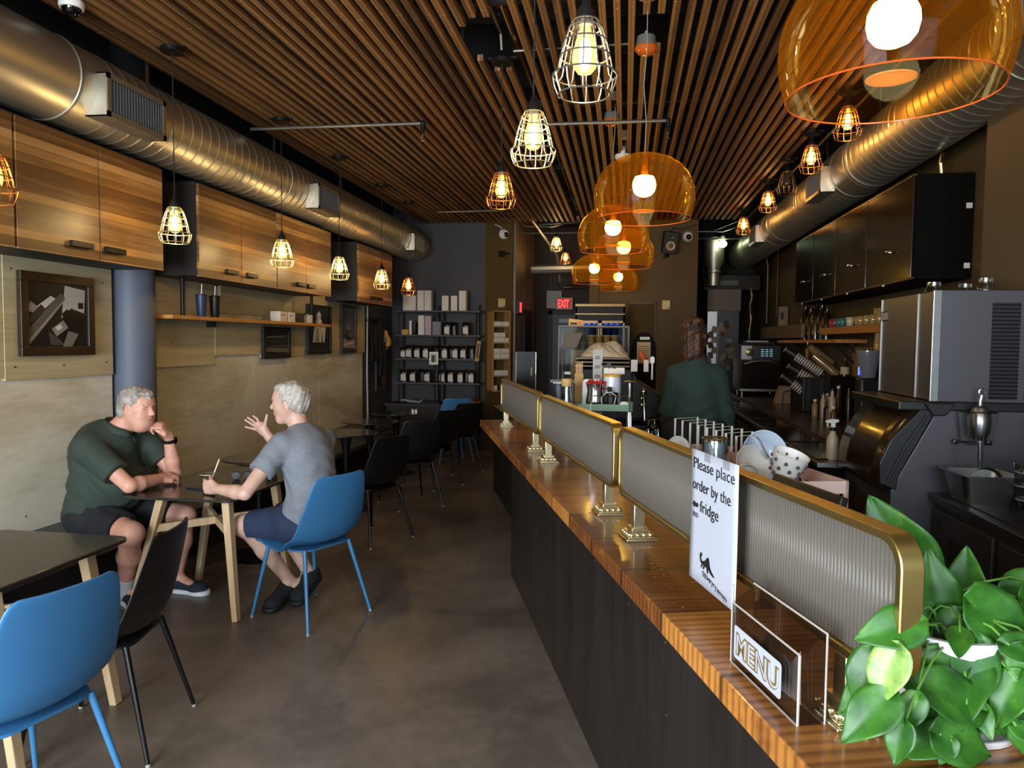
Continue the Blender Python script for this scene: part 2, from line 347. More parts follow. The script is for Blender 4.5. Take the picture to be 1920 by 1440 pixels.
# shop front behind the camera: wall with two windows and a door gap
mb = MB()
mb.bx(X0-.2, Y0-.1, 0, X1+.2, Y0+.1, .5); mb.bx(X0-.2, Y0-.1, 2.75, X1+.2, Y0+.1, 3.85)
for a, c in ((X0-.2, -3.15), (-.95, -.15), (2.15, X1+.2)): mb.bx(a, Y0-.1, .5, c, Y0+.1, 2.75)
struct(mb, 'wall_front', slate_paint, smooth=False)
for i, (a, c) in enumerate(((-3.15, -.95), (-.15, 2.15))):
    mb = MB(); w = .05
    mb.bx(a, Y0-.03, .5, c, Y0+.03, .5+w); mb.bx(a, Y0-.03, 2.75-w, c, Y0+.03, 2.75); mb.bx(a, Y0-.03, .5, a+w, Y0+.03, 2.75); mb.bx(c-w, Y0-.03, .5, c, Y0+.03, 2.75)
    mb.bx((a+c)/2-w/2, Y0-.03, .5, (a+c)/2+w/2, Y0+.03, 2.75)
    wi = struct(mb, 'window_%d' % (i+1), black_metal, smooth=False)
    MB().bx(a+w, Y0-.005, .55, c-w, Y0+.005, 2.7).build('pane', clear('window_glass', 'f2f6f8', .02), wi, smooth=False)
# doors
d = struct(MB().bx(-1.30, 13.44, 0, -.42, 13.5, 2.08), 'door_1', mat('exit_door_paint', '1b1714', .5), smooth=False, bevel=.004)
MB().bx(-1.18, 13.425, 1.93, -.93, 13.44, 2.0).build('notice_strip', paper, d, smooth=False)
MB().bx(-1.1, 13.38, 1.0, -.5, 13.42, 1.06).build('push_bar', steel, d, bevel=.005)
mb = MB(); mb.bx(-1.37, 13.42, 0, -1.30, 13.5, 2.15); mb.bx(-.42, 13.42, 0, -.36, 13.5, 2.15); mb.bx(-1.37, 13.42, 2.08, -.36, 13.5, 2.15)
mb.build('door_frame', black_matte, d, smooth=False)
d = struct(MB().bx(.035, YB-.03, 0, .402, YB, 2.13), 'door_2', mat('olive_door', '46340f', .7, spec=.2), smooth=False, bevel=.004)
mb = MB(); mb.bx(.02, YB-.035, 0, .035, YB, 2.15); mb.bx(.402, YB-.035, 0, .415, YB, 2.15); mb.bx(.02, YB-.035, 2.13, .415, YB, 2.145)
mb.build('door_frame', mat('olive_trim', '3c2f1b', .5), d, smooth=False)
MB().bx(.06, YB-.045, .95, .075, YB-.03, 1.1).build('door_handle', steel, d, bevel=.003)
d = struct(MB().bx(-1.62, 11.9, 0, -1.59, 12.8, 2.1), 'door_3', black_matte, smooth=False)
MB().bx(-1.59, 12.65, 1.0, -1.555, 12.7, 1.15).build('door_handle', steel, d, bevel=.003)
mb = MB(); mb.bx(-3.42, YB-.012, 0, -2.02, YB, .1); struct(mb, 'baseboard_back', black_matte, smooth=False)
# ================================================================== DUCTS
def ycyl(mb, r, y0, y1, x, z, n=40, cap=True):
    return mb.lathe([(r, y0), (r, y1)], n, (x, 0, z), Matrix(((1, 0, 0), (0, 0, 1), (0, -1, 0))), cap)
RY = Matrix(((1, 0, 0), (0, 0, 1), (0, 1, 0)))      # lathe axis -> +Y
def duct(label, x, z, r, y0, y1, plain, bands, regs, side):
    t = thing('air_duct', label, 'duct', (x, y0, z), group='ceiling air ducts')
    prof = []; y = 0.0; L = y1-y0
    while y < L:
        wy = y0+y
        if any(a <= wy <= c for a, c in plain): prof.append((r, y)); y += .05; continue
        prof += [(r, y), (r, y+.088), (r+.0045, y+.094), (r+.0045, y+.1), (r, y+.106)]; y += .107
    prof.append((r, L))
    MB().lathe(prof, 48, (0, 0, 0), RY, cap=False).build('pipe', galv, t, ang=22)
    MB().lathe([(r-.002, L-.01), (r-.002, L), (.001, L)], 40, (0, 0, 0), RY, cap=False).build('end_cap', galv, t)
    for b_ in bands:
        MB().lathe([(r, b_-y0-.012), (r+.006, b_-y0-.009), (r+.006, b_-y0+.009), (r, b_-y0+.012)], 48, (0, 0, 0), RY, cap=False).build('band', mat('band_metal', '8c877a', .5, .8), t)
    for (a, c) in regs:
        w = c-a; d = side*(r+.045); x1 = side*(r*.55); zc = -.06
        mb = MB(); lo, hi = min(x1, d), max(x1, d)
        mb.bx(lo, a-y0, zc-.115, hi, a-y0+.006, zc+.115); mb.bx(lo, c-y0-.006, zc-.115, hi, c-y0, zc+.115)
        mb.bx(lo, a-y0, zc+.109, hi, c-y0, zc+.115); mb.bx(lo, a-y0, zc-.115, hi, c-y0, zc-.109)
        v_ = mb.build('vent', galv, t, smooth=False)
        fx0, fx1 = (d, d+.008) if side > 0 else (d-.008, d)
        mb = MB(); f = .028
        mb.bx(fx0, a-y0, zc-.115, fx1, c-y0, zc-.115+f); mb.bx(fx0, a-y0, zc+.115-f, fx1, c-y0, zc+.115); mb.bx(fx0, a-y0, zc-.115, fx1, a-y0+f, zc+.115); mb.bx(fx0, c-y0-f, zc-.115, fx1, c-y0, zc+.115)
        mb.build('frame', mat('vent_frame', '8b7e66', .45, .5), v_, smooth=False)
        mb = MB(); n = 19
        for i in range(n):
            yy = a-y0+f+(w-2*f)*(i+.5)/n; mb.box((d-side*.006, yy, zc), (.02, .004, .17), R=Matrix.Rotation(math.radians(-12*side), 3, 'Z'))
        mb.build('grille', mat('vent_blade', 'a7abb0', .4, .7), v_, smooth=False)
        MB().bx(min(d-side*.03, d-side*.025), a-y0+.01, zc-.1, max(d-side*.03, d-side*.025), c-y0-.01, zc+.1).build('backing', black_matte, v_, smooth=False)
    mb = MB(); 
    for yy in ([1.5, 3.2, 4.9, 6.4, 8.1, 9.6]):
        if y0+yy < y1: MB().bx(side*(r*.4), yy, .1, side*(r*.4)+.002, yy+.03, 3.62-z).build('hanger_strap', conduit_m, t, smooth=False)
    
    return t
duct('long spiral galvanized air duct above the wood-fronted wall cabinets', -3.05, 2.95, .224, Y0+.12, 10.55, [(Y0, 3.75)], (1.6, 3.0, 3.6, 6.1, 9.45, 10.1), ((3.72, 4.24), (6.53, 7.03), (9.66, 10.15)), 1)
duct('spiral galvanized air duct above the black wall cabinets', 1.95, 3.09, .237, Y0+.12, 13.2, [(6.4, 6.85), (9.7, 10.1)], (4.0, 6.4, 6.85, 9.65, 10.1), ((3.3, 3.85), (6.95, 7.5), (10.25, 10.75)), -1)
# ================================================================== CAGE LAMPS
bulb_glass = clear('bulb_glass', 'fff2d8', .1)
_n = bulb_glass.node_tree; _o = [x for x in _n.nodes if x.type == 'OUTPUT_MATERIAL'][0]; _s = _o.inputs[0].links[0].from_socket; _a = node(_n, 'ShaderNodeAddShader'); _e = node(_n, 'ShaderNodeEmission'); _e.inputs[0].default_value = lin('ffc878'); _e.inputs[1].default_value = .55; _n.links.new(_s, _a.inputs[0]); _n.links.new(_e.outputs[0], _a.inputs[1]); _n.links.new(_a.outputs[0], _o.inputs[0])
glow_w = emit('filament_white', 'ffe2ac', 150*LAMP_W/7); glow_a = emit('filament_amber', 'ffbc68', 75*LAMP_W/7)
cage_pale = mat('pale_wire', 'c9bf94', .35, .7); cage_copper = mat('copper_wire', 'b07a48', .35, .8)
CAGE = [(.106, .037), (.088, .047), (.05, .060), (.008, .071), (-.03, .078), (-.044, .092), (-.07, .087), (-.098, .075)]
def cage_lamp(label, loc, top, group, wire=cage_pale, glow=glow_w, lit=True, big=False):
    x, y, z = loc; t = thing('cage_pendant_lamp', label, 'lamp', loc, group=group)
    mb = MB().lathe([(.062, top-z-.03), (.066, top-z-.026), (.066, top-z-.006), (.05, top-z)], 24); mb.bx(-.09, -.015, top-z-.004, .09, .015, top-z+.006)
    mb.build('canopy', black_metal, t)
    if top-z > .35: MB().tube([(0, 0, .17), (0, 0, top-z-.02)], .0032, 6).build('cord', black_matte, t)
    else: MB().tube([(0, 0, .16), (0, 0, top-z-.02)], .008, 8).build('stem', black_metal, t)
    MB().lathe([(.006, .18), (.013, .155), (.027, .132), (.03, .1), (.026, .1)], 20).build('socket', black_plastic, t)
    MB().lathe([(.0305, .104), (.0305, .09), (.02, .09)], 20).build('collar', steel, t)
    mb = MB()
    for k in range(12):
        a = 2*PI*k/12; mb.tube([(r*math.cos(a), r*math.sin(a), zz) for zz, r in CAGE], .0023, 5)
    for zz, r in (CAGE[0], CAGE[1], CAGE[2], CAGE[3], CAGE[5], CAGE[7]):
        mb.tube([(r*math.cos(2*PI*k/24), r*math.sin(2*PI*k/24), zz) for k in range(24)], .0027, 5, closed=True)
    mb.build('cage', wire, t)
    MB().lathe([(.014, .095), (.017, .08), (.028, .05), (.036, .02), (.038, 0), (.033, -.022), (.02, -.038), (.001, -.044)], 20).build('bulb', bulb_glass if lit else mat('grey_glass', '3a3835', .15), t)
    if lit:
        MB().ell((0, 0, .018), (.017, .017, .045), 12, 10).build('filament', glow, t)
    return t
G1 = 'cage lamps in a row along the cabinet wall'
rows = [(2.83, 'cage pendant lamp cut by the left edge of the photo beside the wall cabinets', cage_copper, glow_a), (4.12, 'cage pendant lamp hanging over the table where two men talk', cage_pale, glow_w), (5.52, 'cage pendant lamp in front of the middle wood cabinet doors', cage_pale, glow_w),
        (6.70, 'cage pendant lamp at the dark gap before the farthest wood cabinet', cage_pale, glow_w), (7.93, 'cage pendant lamp in front of the farthest wood cabinet', cage_pale, glow_w), (8.95, 'small copper-toned cage lamp nearest the back shelves', cage_copper, glow_a)]
for i, (y, lb, w_, g_) in enumerate(rows): cage_lamp(lb, (-2.65, y, 2.245), 3.278, G1, w_, g_)
G2 = 'cage lamps over the aisle'
cage_lamp('copper cage pendant lamp over the aisle, lowest of the three beside the counter', (-.76, 4.53, 2.494), 3.278, G2, cage_copper, glow_a)
cage_lamp('pale cage pendant lamp over the aisle, middle of the three hanging before the counter', (-.38, 3.03, 2.393), 3.278, G2)
cage_lamp('large near cage pendant lamp with white glowing bulb at top centre', (-.128, 2.186, 2.386), 3.278, G2, mat('dark_wire', '8f8878', .4, .8), emit('filament_cool', 'fff0d8', 70*LAMP_W/7))
G3 = 'short-stemmed cage lamps along the right duct'
for y, lb, lit in ((5.34, 'short cage lamp seen below the rim of the big amber dome', 1), (6.33, 'short copper cage lamp, second along the right duct', 1), (7.23, 'unlit dark cage lamp between the lit ones on the right', 0),
                   (8.15, 'small lit cage lamp just past the unlit one by the right duct', 1), (9.78, 'farthest lit cage lamp at the end of the right duct row', 1)):
    cage_lamp(lb, (1.44, y, 3.055), 3.278, G3, cage_copper, glow_a, bool(lit))
G4 = 'cage lamps in the back corridor'
cage_lamp('cage lamp in the back corridor among the pipes, nearer one', (-1.05, 11.3, 3.05), 3.6, G4)
cage_lamp('dim copper cage lamp deeper in the back corridor', (-1.015, 12.6, 2.98), 3.6, G4, cage_copper, glow_a)
t = thing('bare_bulb_lamp', 'bare greenish-white bulb in the dark kitchen opening', 'lamp', (1.464, 12, 3.093))
MB().lathe([(.03, .08), (.035, .14), (.02, .16)], 16).build('socket', white_p, t)
MB().ell((0, 0, .03), (.065, .065, .055), 16, 10).build('bulb', emit('bulb_greenish', 'd8f0c0', 12), t)
MB().tube([(0, 0, .15), (0, 0, .757)], .006, 6).build('stem', black_metal, t)
# ================================================================== AMBER DOMES
amber = clear('amber_acrylic', 'ffde8e', .0, .03, .38)
_n = amber.node_tree; _o = [x for x in _n.nodes if x.type == 'OUTPUT_MATERIAL'][0]; _s = _o.inputs[0].links[0].from_socket; _m = node(_n, 'ShaderNodeMixShader'); _m.inputs[0].default_value = .07; _t = node(_n, 'ShaderNodeBsdfTranslucent'); _t.inputs[0].default_value = lin('f29a28'); _n.links.new(_s, _m.inputs[1]); _n.links.new(_t.outputs[0], _m.inputs[2]); _n.links.new(_m.outputs[0], _o.inputs[0]); globe_m = emit('opal_globe', 'ffe9a0', 17*DOME_W/13)
m = bpy.data.materials.new('amber_rim'); m.use_nodes = True; b = m.node_tree.nodes['Principled BSDF']; b.inputs['Base Color'].default_value = lin('f06a28'); b.inputs['Roughness'].default_value = .15; b.inputs['Transmission Weight'].default_value = .3
rim_m = m
m = bpy.data.materials.new('diffuser_disc'); m.use_nodes = True; nt = m.node_tree; nt.nodes.clear(); out = node(nt, 'ShaderNodeOutputMaterial'); tl = node(nt, 'ShaderNodeBsdfTranslucent'); tl.inputs[0].default_value = lin('ffd9a0')
df = node(nt, 'ShaderNodeBsdfDiffuse'); df.inputs[0].default_value = lin('e8a070'); ms = node(nt, 'ShaderNodeMixShader'); ms.inputs[0].default_value = .72; nt.links.new(tl.outputs[0], ms.inputs[1]); nt.links.new(df.outputs[0], ms.inputs[2]); nt.links.new(ms.outputs[0], out.inputs[0]); disc_m = m
DP = [(.238, 0), (.248, .03), (.257, .07), (.26, .11), (.257, .15), (.245, .19), (.222, .235), (.188, .27), (.14, .302), (.085, .322), (.03, .331), (.012, .332)]
def dome(label, loc):
    t = thing('amber_dome_lamp', label, 'lamp', loc, group='amber dome pendants above the counter')
    MB().lathe(DP, 64, cap=False).build('shade', amber, t, ang=180)
    MB().tube([(.238*math.cos(2*PI*k/64), .238*math.sin(2*PI*k/64), 0) for k in range(64)], .0022, 6, closed=True).build('rim', rim_m, t)
    MB().lathe([(.02, .222), (.048, .214), (.058, .192), (.060, .168), (.054, .142), (.040, .124), (.02, .115), (.001, .114)], 32).build('globe', globe_m, t)
    MB().lathe([(.016, .33), (.016, .24), (.02, .235), (.02, .222)], 20).build('socket', amber, t)
    mb = MB().lathe([(.001, .038), (.057, .038), (.057, .041), (.001, .041)], 32, cap=False).build('diffuser_disc', disc_m, t)
    h = 3.36-loc[2]
    MB().tube([(0, 0, .33), (.004, .003, .5), (-.012, 0, .68), (0, 0, .85), (0, 0, h)], .0025, 6).build('cord', mat('grey_cord', '8a8378', .6), t)
    MB().lathe([(.05, h-.02), (.05, h+.04)], 20).build('canopy', white_p, t)
    return t
for l, lb in (((.621, 1.949, 2.182), 'large near amber acrylic dome lamp in the top right corner'), ((.083, 3.972, 2.223), 'amber dome lamp second from the front, highest of the central cluster'),
              ((-.103, 5.609, 2.258), 'amber dome lamp third from the front, partly behind the second dome'), ((-.026, 6.618, 2.239), 'amber dome lamp fourth from the front, right side of the cluster'),
              ((-.368, 8.762, 2.269), 'amber dome lamp at the lower left of the cluster near the exit corridor'), ((-.106, 10.126, 2.287), 'smallest farthest amber dome lamp, lowest in the cluster over the tall fridge')): dome(lb, l)
# ================================================================== PIPES, DETECTORS, CAMERAS
def pipe(label, pts, r, m=conduit_m, fit=()):
    t = thing('ceiling_pipe', label, 'pipe', pts[0], group='pipes under the ceiling'); o = Vector(pts[0])
    MB().tube([Vector(p)-o for p in pts], r, 10).build('tube', m, t)
    for p in fit: MB().ell(Vector(p)-o, (r*1.5,)*3, 12, 8).build('fitting', black_metal, t)
    return t
def sprinkler(label, a, c):
    t = pipe(label, [a, c], .014, conduit_m, (c,)); o = Vector(a); e = Vector(c)-o
    mb = MB().lathe([(.018, 0), (.018, -.05), (.011, -.055), (.011, -.08)], 12, e); mb.build('drop_fitting', black_metal, t)
    mb = MB().lathe([(.012, -.08), (.014, -.1), (.006, -.105), (.006, -.125), (.018, -.127), (.018, -.13)], 12, e); mb.build('sprinkler_head', chrome, t)
sprinkler('horizontal sprinkler pipe crossing under the slats on the left with a hanging head', (-2.89, 5.50, 3.2), (-1.52, 5.50, 3.2))
sprinkler('sprinkler pipe crossing under the slats at centre, ending in a head above the amber domes', (-.70, 5.63, 3.2), (.28, 5.64, 3.2))
sprinkler('thin far sprinkler pipe along the slats toward the back wall', (-2.37, 9.25, 3.2), (-1.5, 9.2, 3.2))
pipe('long brass-coloured pipe running away along the gap between slats', [(-.685, Y0+.2, 3.4), (-.685, 10.4, 3.4)], .021, mat('brass_pipe', '9a8244', .3, 1))
pipe('thin conduit beside the brass pipe ending at a lamp canopy', [(-.76, 1.0, 3.4), (-.76, 4.45, 3.4), (-.76, 4.5, 3.32)], .009)
pipe('thin conduit above the slats feeding the round alarm', [(-.7, 4.58, 3.34), (.02, 4.55, 3.34), (.07, 4.45, 3.32), (.085, 4.3, 3.30)], .009)
pipe('dark conduit along the wall edge of the slat ceiling', [(-3.0, 0, 3.33), (-3.0, 10.5, 3.33)], .012)
pipe('thin conduit running above the left air duct', [(-3.12, 0, 3.25), (-3.12, 4.5, 3.22), (-3.12, 4.6, 3.19), (-3.12, 10.4, 3.19)], .01)
pipe('conduit along the inner side of the right air duct', [(1.62, 2, 3.3), (1.62, 10.6, 3.3), (1.3, 11.8, 3.3)], .01)
pipe('thick pipe slanting through the back corridor ceiling', [(-1.38, 10.75, 3.36), (-1.12, 12.2, 3.0), (-1.1, 12.6, 2.6)], .02, mat('pale_pipe', 'a59b88', .5, .3))
pipe('horizontal conduit high across the corridor opening', [(-1.31, 11.2, 3.33), (-.55, 11.2, 3.38)], .016)
pipe('horizontal conduit lower across the corridor opening', [(-1.57, 11.3, 3.22), (-.5, 11.3, 3.22)], .012)
pipe('bent conduit across the corridor above the lamp', [(-1.56, 11.1, 3.34), (-1.5, 11.1, 3.29), (-1.1, 11.1, 3.28), (-.9, 11.1, 3.33), (-.5, 11.1, 3.35)], .012)
pipe('grey duct pipe across the corridor below the lamps', [(-1.56, 12.4, 2.78), (-.45, 12.4, 2.8)], .085, galv)
pipe('silver flexible pipe across the corridor above the exit sign', [(-1.05, 12.9, 2.52), (-.62, 12.9, 2.55), (-.56, 12.9, 2.48), (-.54, 12.9, 2.36)], .035, chrome)
pipe('bent conduit at the kitchen opening', [(1.05, 11.9, 3.3), (1.45, 11.9, 3.3), (1.6, 11.4, 3.3)], .012)
pipe('straight conduit across the kitchen opening', [(1.0, 12, 3.21), (1.8, 12, 3.2)], .014)
pipe('vertical conduit dropping in the kitchen', [(2.1, 12, 3.0), (2.15, 12, 2.77), (2.15, 12, 1.9)], .014)
pipe('copper-coloured vertical pipe beside the kitchen conduit', [(2.2, 11.5, 3.0), (2.2, 11.5, 2.0)], .012, mat('copper_pipe', '7a4a30', .35, .8))
pipe('silver wavy gas hose beside the note-covered fridge', [(1.83, 11.6, 2.42), (1.86, 11.6, 2.3), (1.83, 11.6, 2.15), (1.86, 11.6, 1.95), (1.83, 11.6, 1.75), (1.85, 11.6, 1.5)], .018, chrome)
t = thing('flue_duct', 'vertical steel flue duct in the kitchen opening', 'duct', (1.37, 12.3, 2.5)); MB().lathe([(.1, 0), (.1, .25), (.16, .4), (.16, .75)], 24).build('pipe', galv, t)
MB().lathe([(.105, .2), (.115, .21), (.115, .23), (.105, .24)], 24).build('band', galv, t)
t = thing('junction_box', 'grey electrical box high on the corridor end wall', 'box', (-1.27, 13.38, 2.18))
MB().bx(-.14, 0, 0, .14, .12, .32).build('body', mat('grey_box', '6e6a62', .5, .3), t, bevel=.006); MB().tube([(-.07, .06, .32), (-.07, .06, .6)], .02, 8).build('conduit', conduit_m, t); MB().tube([(.07, .06, .32), (.07, .06, .6)], .012, 8).build('conduit', conduit_m, t)
for lb, loc in (('orange-covered alarm beacon set between the ceiling slats near the front', (.085, 4.263, 3.2)), ('second orange alarm beacon farther back, half hidden by the slats', (-.13, 5.74, 3.24))):
    t = thing('ceiling_alarm', lb, 'alarm', loc, group='orange ceiling beacons')
    MB().lathe([(.05, .06), (.055, .02), (.055, 0)], 24).build('base', mat('alarm_grey', '5b5a56', .5), t)
    MB().lathe([(.062, .005), (.064, -.005), (.05, -.028), (.025, -.04), (.001, -.043)], 28).build('cover', mat('orange_lens', 'b4561c', .12, coat=1), t)
t = thing('smoke_detector', 'white smoke detector above the second amber dome', 'smoke detector', (-.05, 6.8, 3.22))
MB().lathe([(.02, .1), (.02, .03), (.07, .025), (.072, .0), (.05, -.02), (.001, -.024)], 28).build('housing', white_p, t); MB().lathe([(.03, -.02), (.03, -.034), (.001, -.036)], 20).build('sensor', steel, t)
t = thing('security_camera', 'white dome security camera at the top left edge of the ceiling', 'camera', (-2.80, 3.50, 3.275))
MB().lathe([(.058, 0), (.06, -.02), (.056, -.035), (.05, -.035)], 28).build('housing', white_p, t); MB().lathe([(.048, -.03), (.042, -.055), (.025, -.07), (.001, -.075)], 24).build('lens_dome', mat('black_glass', '08080a', .05), t)
for lb, x, z in (('white dome camera on the olive wall strip left of the corridor', -1.788, 3.148), ('white dome camera beside the wall speaker', .83, 3.06)):
    ol = x < -1; t = thing('wall_camera', lb, 'camera', (x, YB+(.17 if ol else -.002), z), rz=.68 if ol else 0, group='dome cameras on the back wall'); R = Matrix(((1, 0, 0), (0, 0, 1), (0, -1, 0))).transposed()
    MB().lathe([(.075, 0), (.075, .025), (.06, .055), (.045, .07)], 24, R=Matrix.Rotation(PI/2, 3, 'X')).build('housing', white_p, t)
    MB().ell((.01, -.065, -.012), (.038, .03, .038), 16, 10).build('lens_dome', mat('black_glass', '08080a', .05), t)
t = thing('camera_cable', 'thin pale cable running from ceiling to the left dome camera', 'cable', (-1.79, YB+.1, 3.22)); MB().tube([(0, 0, 0), (-.06, 0, .04), (-.12, 0, .06), (-.15, 0, .13), (-.24, 0, .17)], .006, 6).build('wire', white_p, t)
t = thing('wall_bracket', 'small black empty bracket on the olive strip below the camera', 'bracket', (-1.80, YB+.155, 2.86), rz=.68); MB().box((0, 0, 0), (.09, .02, .09)).build('plate', black_metal, t); MB().tube([(0, -.01, 0), (.04, -.05, 0), (.09, -.05, .01)], .014, 8).build('arm', black_metal, t)
t = thing('loudspeaker', 'black two-way loudspeaker mounted high on the brown back wall', 'speaker', (.58, YB-.18, 2.96), rz=0, rot=(.2, .08, .12))
MB().box((0, 0, 0), (.19, .2, .29)).build('cabinet', black_matte, t, bevel=.008)
R = Matrix.Rotation(PI/2, 3, 'X')
MB().lathe([(.062, .1), (.062, .108), (.05, .102), (.02, .095), (.001, .1)], 24, (0, 0, -.04), R).build('woofer', mat('pale_cone', 'b9a98c', .5), t); MB().lathe([(.018, .1), (.02, .112), (.001, .114)], 16, (0, -.0, -.04), R).build('dust_cap', mat('red_cap', '5a1f1a', .5), t)
MB().lathe([(.024, .1), (.024, .108), (.001, .104)], 20, (0, 0, .08), R).build('tweeter', black_plastic, t); MB().tube([(0, .05, -.14), (0, .08, -.2), (0, .17, -.2)], .012, 8).build('mount_arm', black_metal, t)
MB().box((0, .15, -.2), (.08, .02, .08)).build('mount_plate', black_metal, t)
t = thing('speaker_cable', 'thin black cable drooping from the ceiling to the wall speaker', 'cable', (.6, YB-.02, 3.1)); MB().tube([(-.02, -.05, 0), (.03, 0, .08), (.15, 0, .06), (.35, 0, .12)], .005, 6).build('wire', black_matte, t)
for lb, x, z in (('cream alarm sounder box above the wooden product rack', -1.811, 2.147), ('cream alarm sounder box on the brown wall right of the fridge', .559, 2.115)):
    t = thing('wall_sounder', lb, 'alarm', (x, YB+(.165 if x < -1 else 0), z), rz=.68 if x < -1 else 0, group='cream boxes on the back wall'); MB().box((0, -.02, 0), (.115, .04, .13)).build('housing', mat('cream_plastic', 'c4b078', .5), t, bevel=.01); MB().box((.03, -.042, -.045), (.02, .004, .014)).build('button', black_matte, t)
# exit signs
red_led = emit('exit_red', 'ff2a30', 2.2)
t = thing('exit_sign', 'red glowing exit sign with border above the corridor door', 'exit sign', (-1.085, 13.36, 2.27), group='red exit signs')
MB().bx(-.155, 0, -.11, .155, .05, .11).build('housing', mat('exit_case', '5d4a30', .4, .5), t, bevel=.006); MB().bx(-.12, -.004, -.085, .12, 0, .085).build('face', emit('exit_face', '8a0810', .35), t, smooth=False)
text_mesh('EXIT', .2, 'lettering', emit('exit_letters', 'ff3a38', 1.6), t, (-.115, -.006, -.07), (PI/2, 0, 0), .001, .004, sx=.49)
t = thing('exit_sign', 'red exit sign seen nearly edge-on on the corridor panelling', 'exit sign', (-1.62, 11.2, 2.1), group='red exit signs')
MB().bx(0, -.15, -.11, .05, .15, .11).build('housing', black_matte, t, bevel=.006); MB().bx(.05, -.12, -.085, .056, .12, .085).build('face', emit('exit_face', '8a0810', .35), t, smooth=False)
text_mesh('EXIT', .2, 'lettering', MATS['exit_letters'], t, (.058, -.115, -.07), (PI/2, 0, PI/2), .001, .004, sx=.49)
# ================================================================== WALL CABINETS (left)
cab_wood = wood('reclaimed_boards', '5e3f20', '9c7442', 'Y', 15, plank=.047, paxis='Z', rough=.42, seed=3, hi='b69060')
cab_wood2 = wood('reclaimed_boards_rough', '644022', 'a0743f', 'Y', 34, plank=.055, paxis='Z', rough=.42, seed=9, hi='d8ac68')
carc = mat('carcass_black', '191614', .55)
def wall_cabinet(label, y0, y1, handles, m, ndoor=2):
    t = thing('wall_cabinet', label, 'cabinet', (X0, y0, 2.03), group='wood-fronted cabinets on the left wall'); w = y1-y0
    mb = MB(); T = .018; D = .4
    mb.bx(0, 0, 0, D, T, .66); mb.bx(0, w-T, 0, D, w, .66); mb.bx(0, T, 0, D, w-T, T); mb.bx(0, T, .66-T, D, w-T, .66); mb.bx(0, T, T, .01, w-T, .66-T)
    mb.build('body', carc, t, smooth=False)
    dw = w/ndoor
    for i in range(ndoor):
        d = MB().bx(D+.002, i*dw+.004, -.008, D+.024, (i+1)*dw-.004, .645).build('door', m, t, smooth=False, bevel=.002)
        hy = handles[i]-y0
        MB().bx(D+.03, hy-.085, .045, D+.05, hy+.085, .078).build('handle', black_metal, d, bevel=.003); 
        MB().bx(D+.024, hy-.07, .052, D+.031, hy+.07, .07).build('handle_mount', black_metal, d, smooth=False)
    return t
wall_cabinet('wood-fronted wall cabinet cut off by the left edge of the photo', 2.10, 3.325, (2.6, 2.85), cab_wood)
wall_cabinet('nearest full wood-fronted wall cabinet, above the large framed photograph', 3.335, 4.53, (3.765, 4.04), cab_wood)
wall_cabinet('wood-fronted wall cabinet just past the dark gap, above the two tumblers', 4.94, 6.14, (5.37, 5.675), cab_wood)
wall_cabinet('rough-sawn wood-fronted wall cabinet over the right half of the wall shelf', 6.148, 7.35, (6.6, 6.83), cab_wood2)
wall_cabinet('farthest wood-fronted wall cabinet, above the coat hooks', 8.15, 9.39, (8.62, 8.86), cab_wood)
# ================================================================== SHELF
shelf_wood = wood('shelf_pine', 'a86e30', 'd2984e', 'Y', 20, rough=.5, knots=False)
t = thing('wall_shelf', 'long thin pine shelf under the wall cabinets holding tumblers and boxes', 'shelf', (-3.38, 4.8, 1.735))
MB().bx(-.03, .1, -.014, .2, 3.0, .014).build('board', shelf_wood, t, smooth=False, bevel=.002)
for y in (.32, 2.62): MB().tube([(.14, y, -.01), (.14, y, .3)], .016, 12).build('pipe_hanger', black_metal, t)
for y in (.9, 2.85): MB().bx(-.03, y-.01, -.06, .06, y+.01, -.014).build('bracket', black_metal, t)
def tumbler(label, loc, m, g=None, r=.042, h=.16, straw=True):
    t = thing('tumbler', label, 'cup', loc, group=g)
    MB().lathe([(r*.76, 0), (r*.8, .004), (r*.98, h*.97), (r, h), (r*.9, h)], 24).build('body', m, t)
    MB().lathe([(r*1.03, h), (r*1.05, h+.006), (r*.9, h+.012), (.001, h+.012)], 24).build('lid', m, t)
    if straw: MB().tube([(0, 0, h), (.006, 0, h+.09)], .004, 8).build('straw', mat('straw_clear', 'b8b8b0', .2), t)
    return t
tumbler('dark blue tumbler with straw on the pine shelf', (-3.23, 5.35, 1.749), mat('blue_tumbler', '27354f', .4), 'tumblers on the pine shelf')
tumbler('black tumbler with straw on the pine shelf', (-3.23, 5.54, 1.749), black_plastic, 'tumblers on the pine shelf')
for lb, y, w, h, m_ in (('white tea box on the pine shelf beside a matching one, nearer', 6.67, .14, .095, white_box), ('white tea box on the pine shelf touching the black box', 6.85, .14, .095, white_box), ('black tea box on the pine shelf between the white box and the jar', 7.03, .17, .09, black_matte)):
    t = thing('tea_box', lb, 'box', (-3.24, y, 1.749), group='small boxes on the pine shelf'); MB().bx(-.05, -w/2, 0, .05, w/2, h).build('carton', m_, t, smooth=False, bevel=.002)
    MB().bx(.0502, -w*.35, h*.6, .0508, w*.2, h*.68).build('printed_line', mat('print_grey', '6a6660', .8), t, smooth=False)
t = thing('storage_jar', 'small pale jar on the right end of the pine shelf', 'jar', (-3.24, 7.32, 1.749)); MB().lathe([(.05, 0), (.052, .01), (.052, .075), (.045, .085)], 20).build('body', mat('pale_jar', 'a8a28c', .3), t); MB().lathe([(.047, .085), (.047, .1), (.001, .1)], 20).build('lid', black_plastic, t)
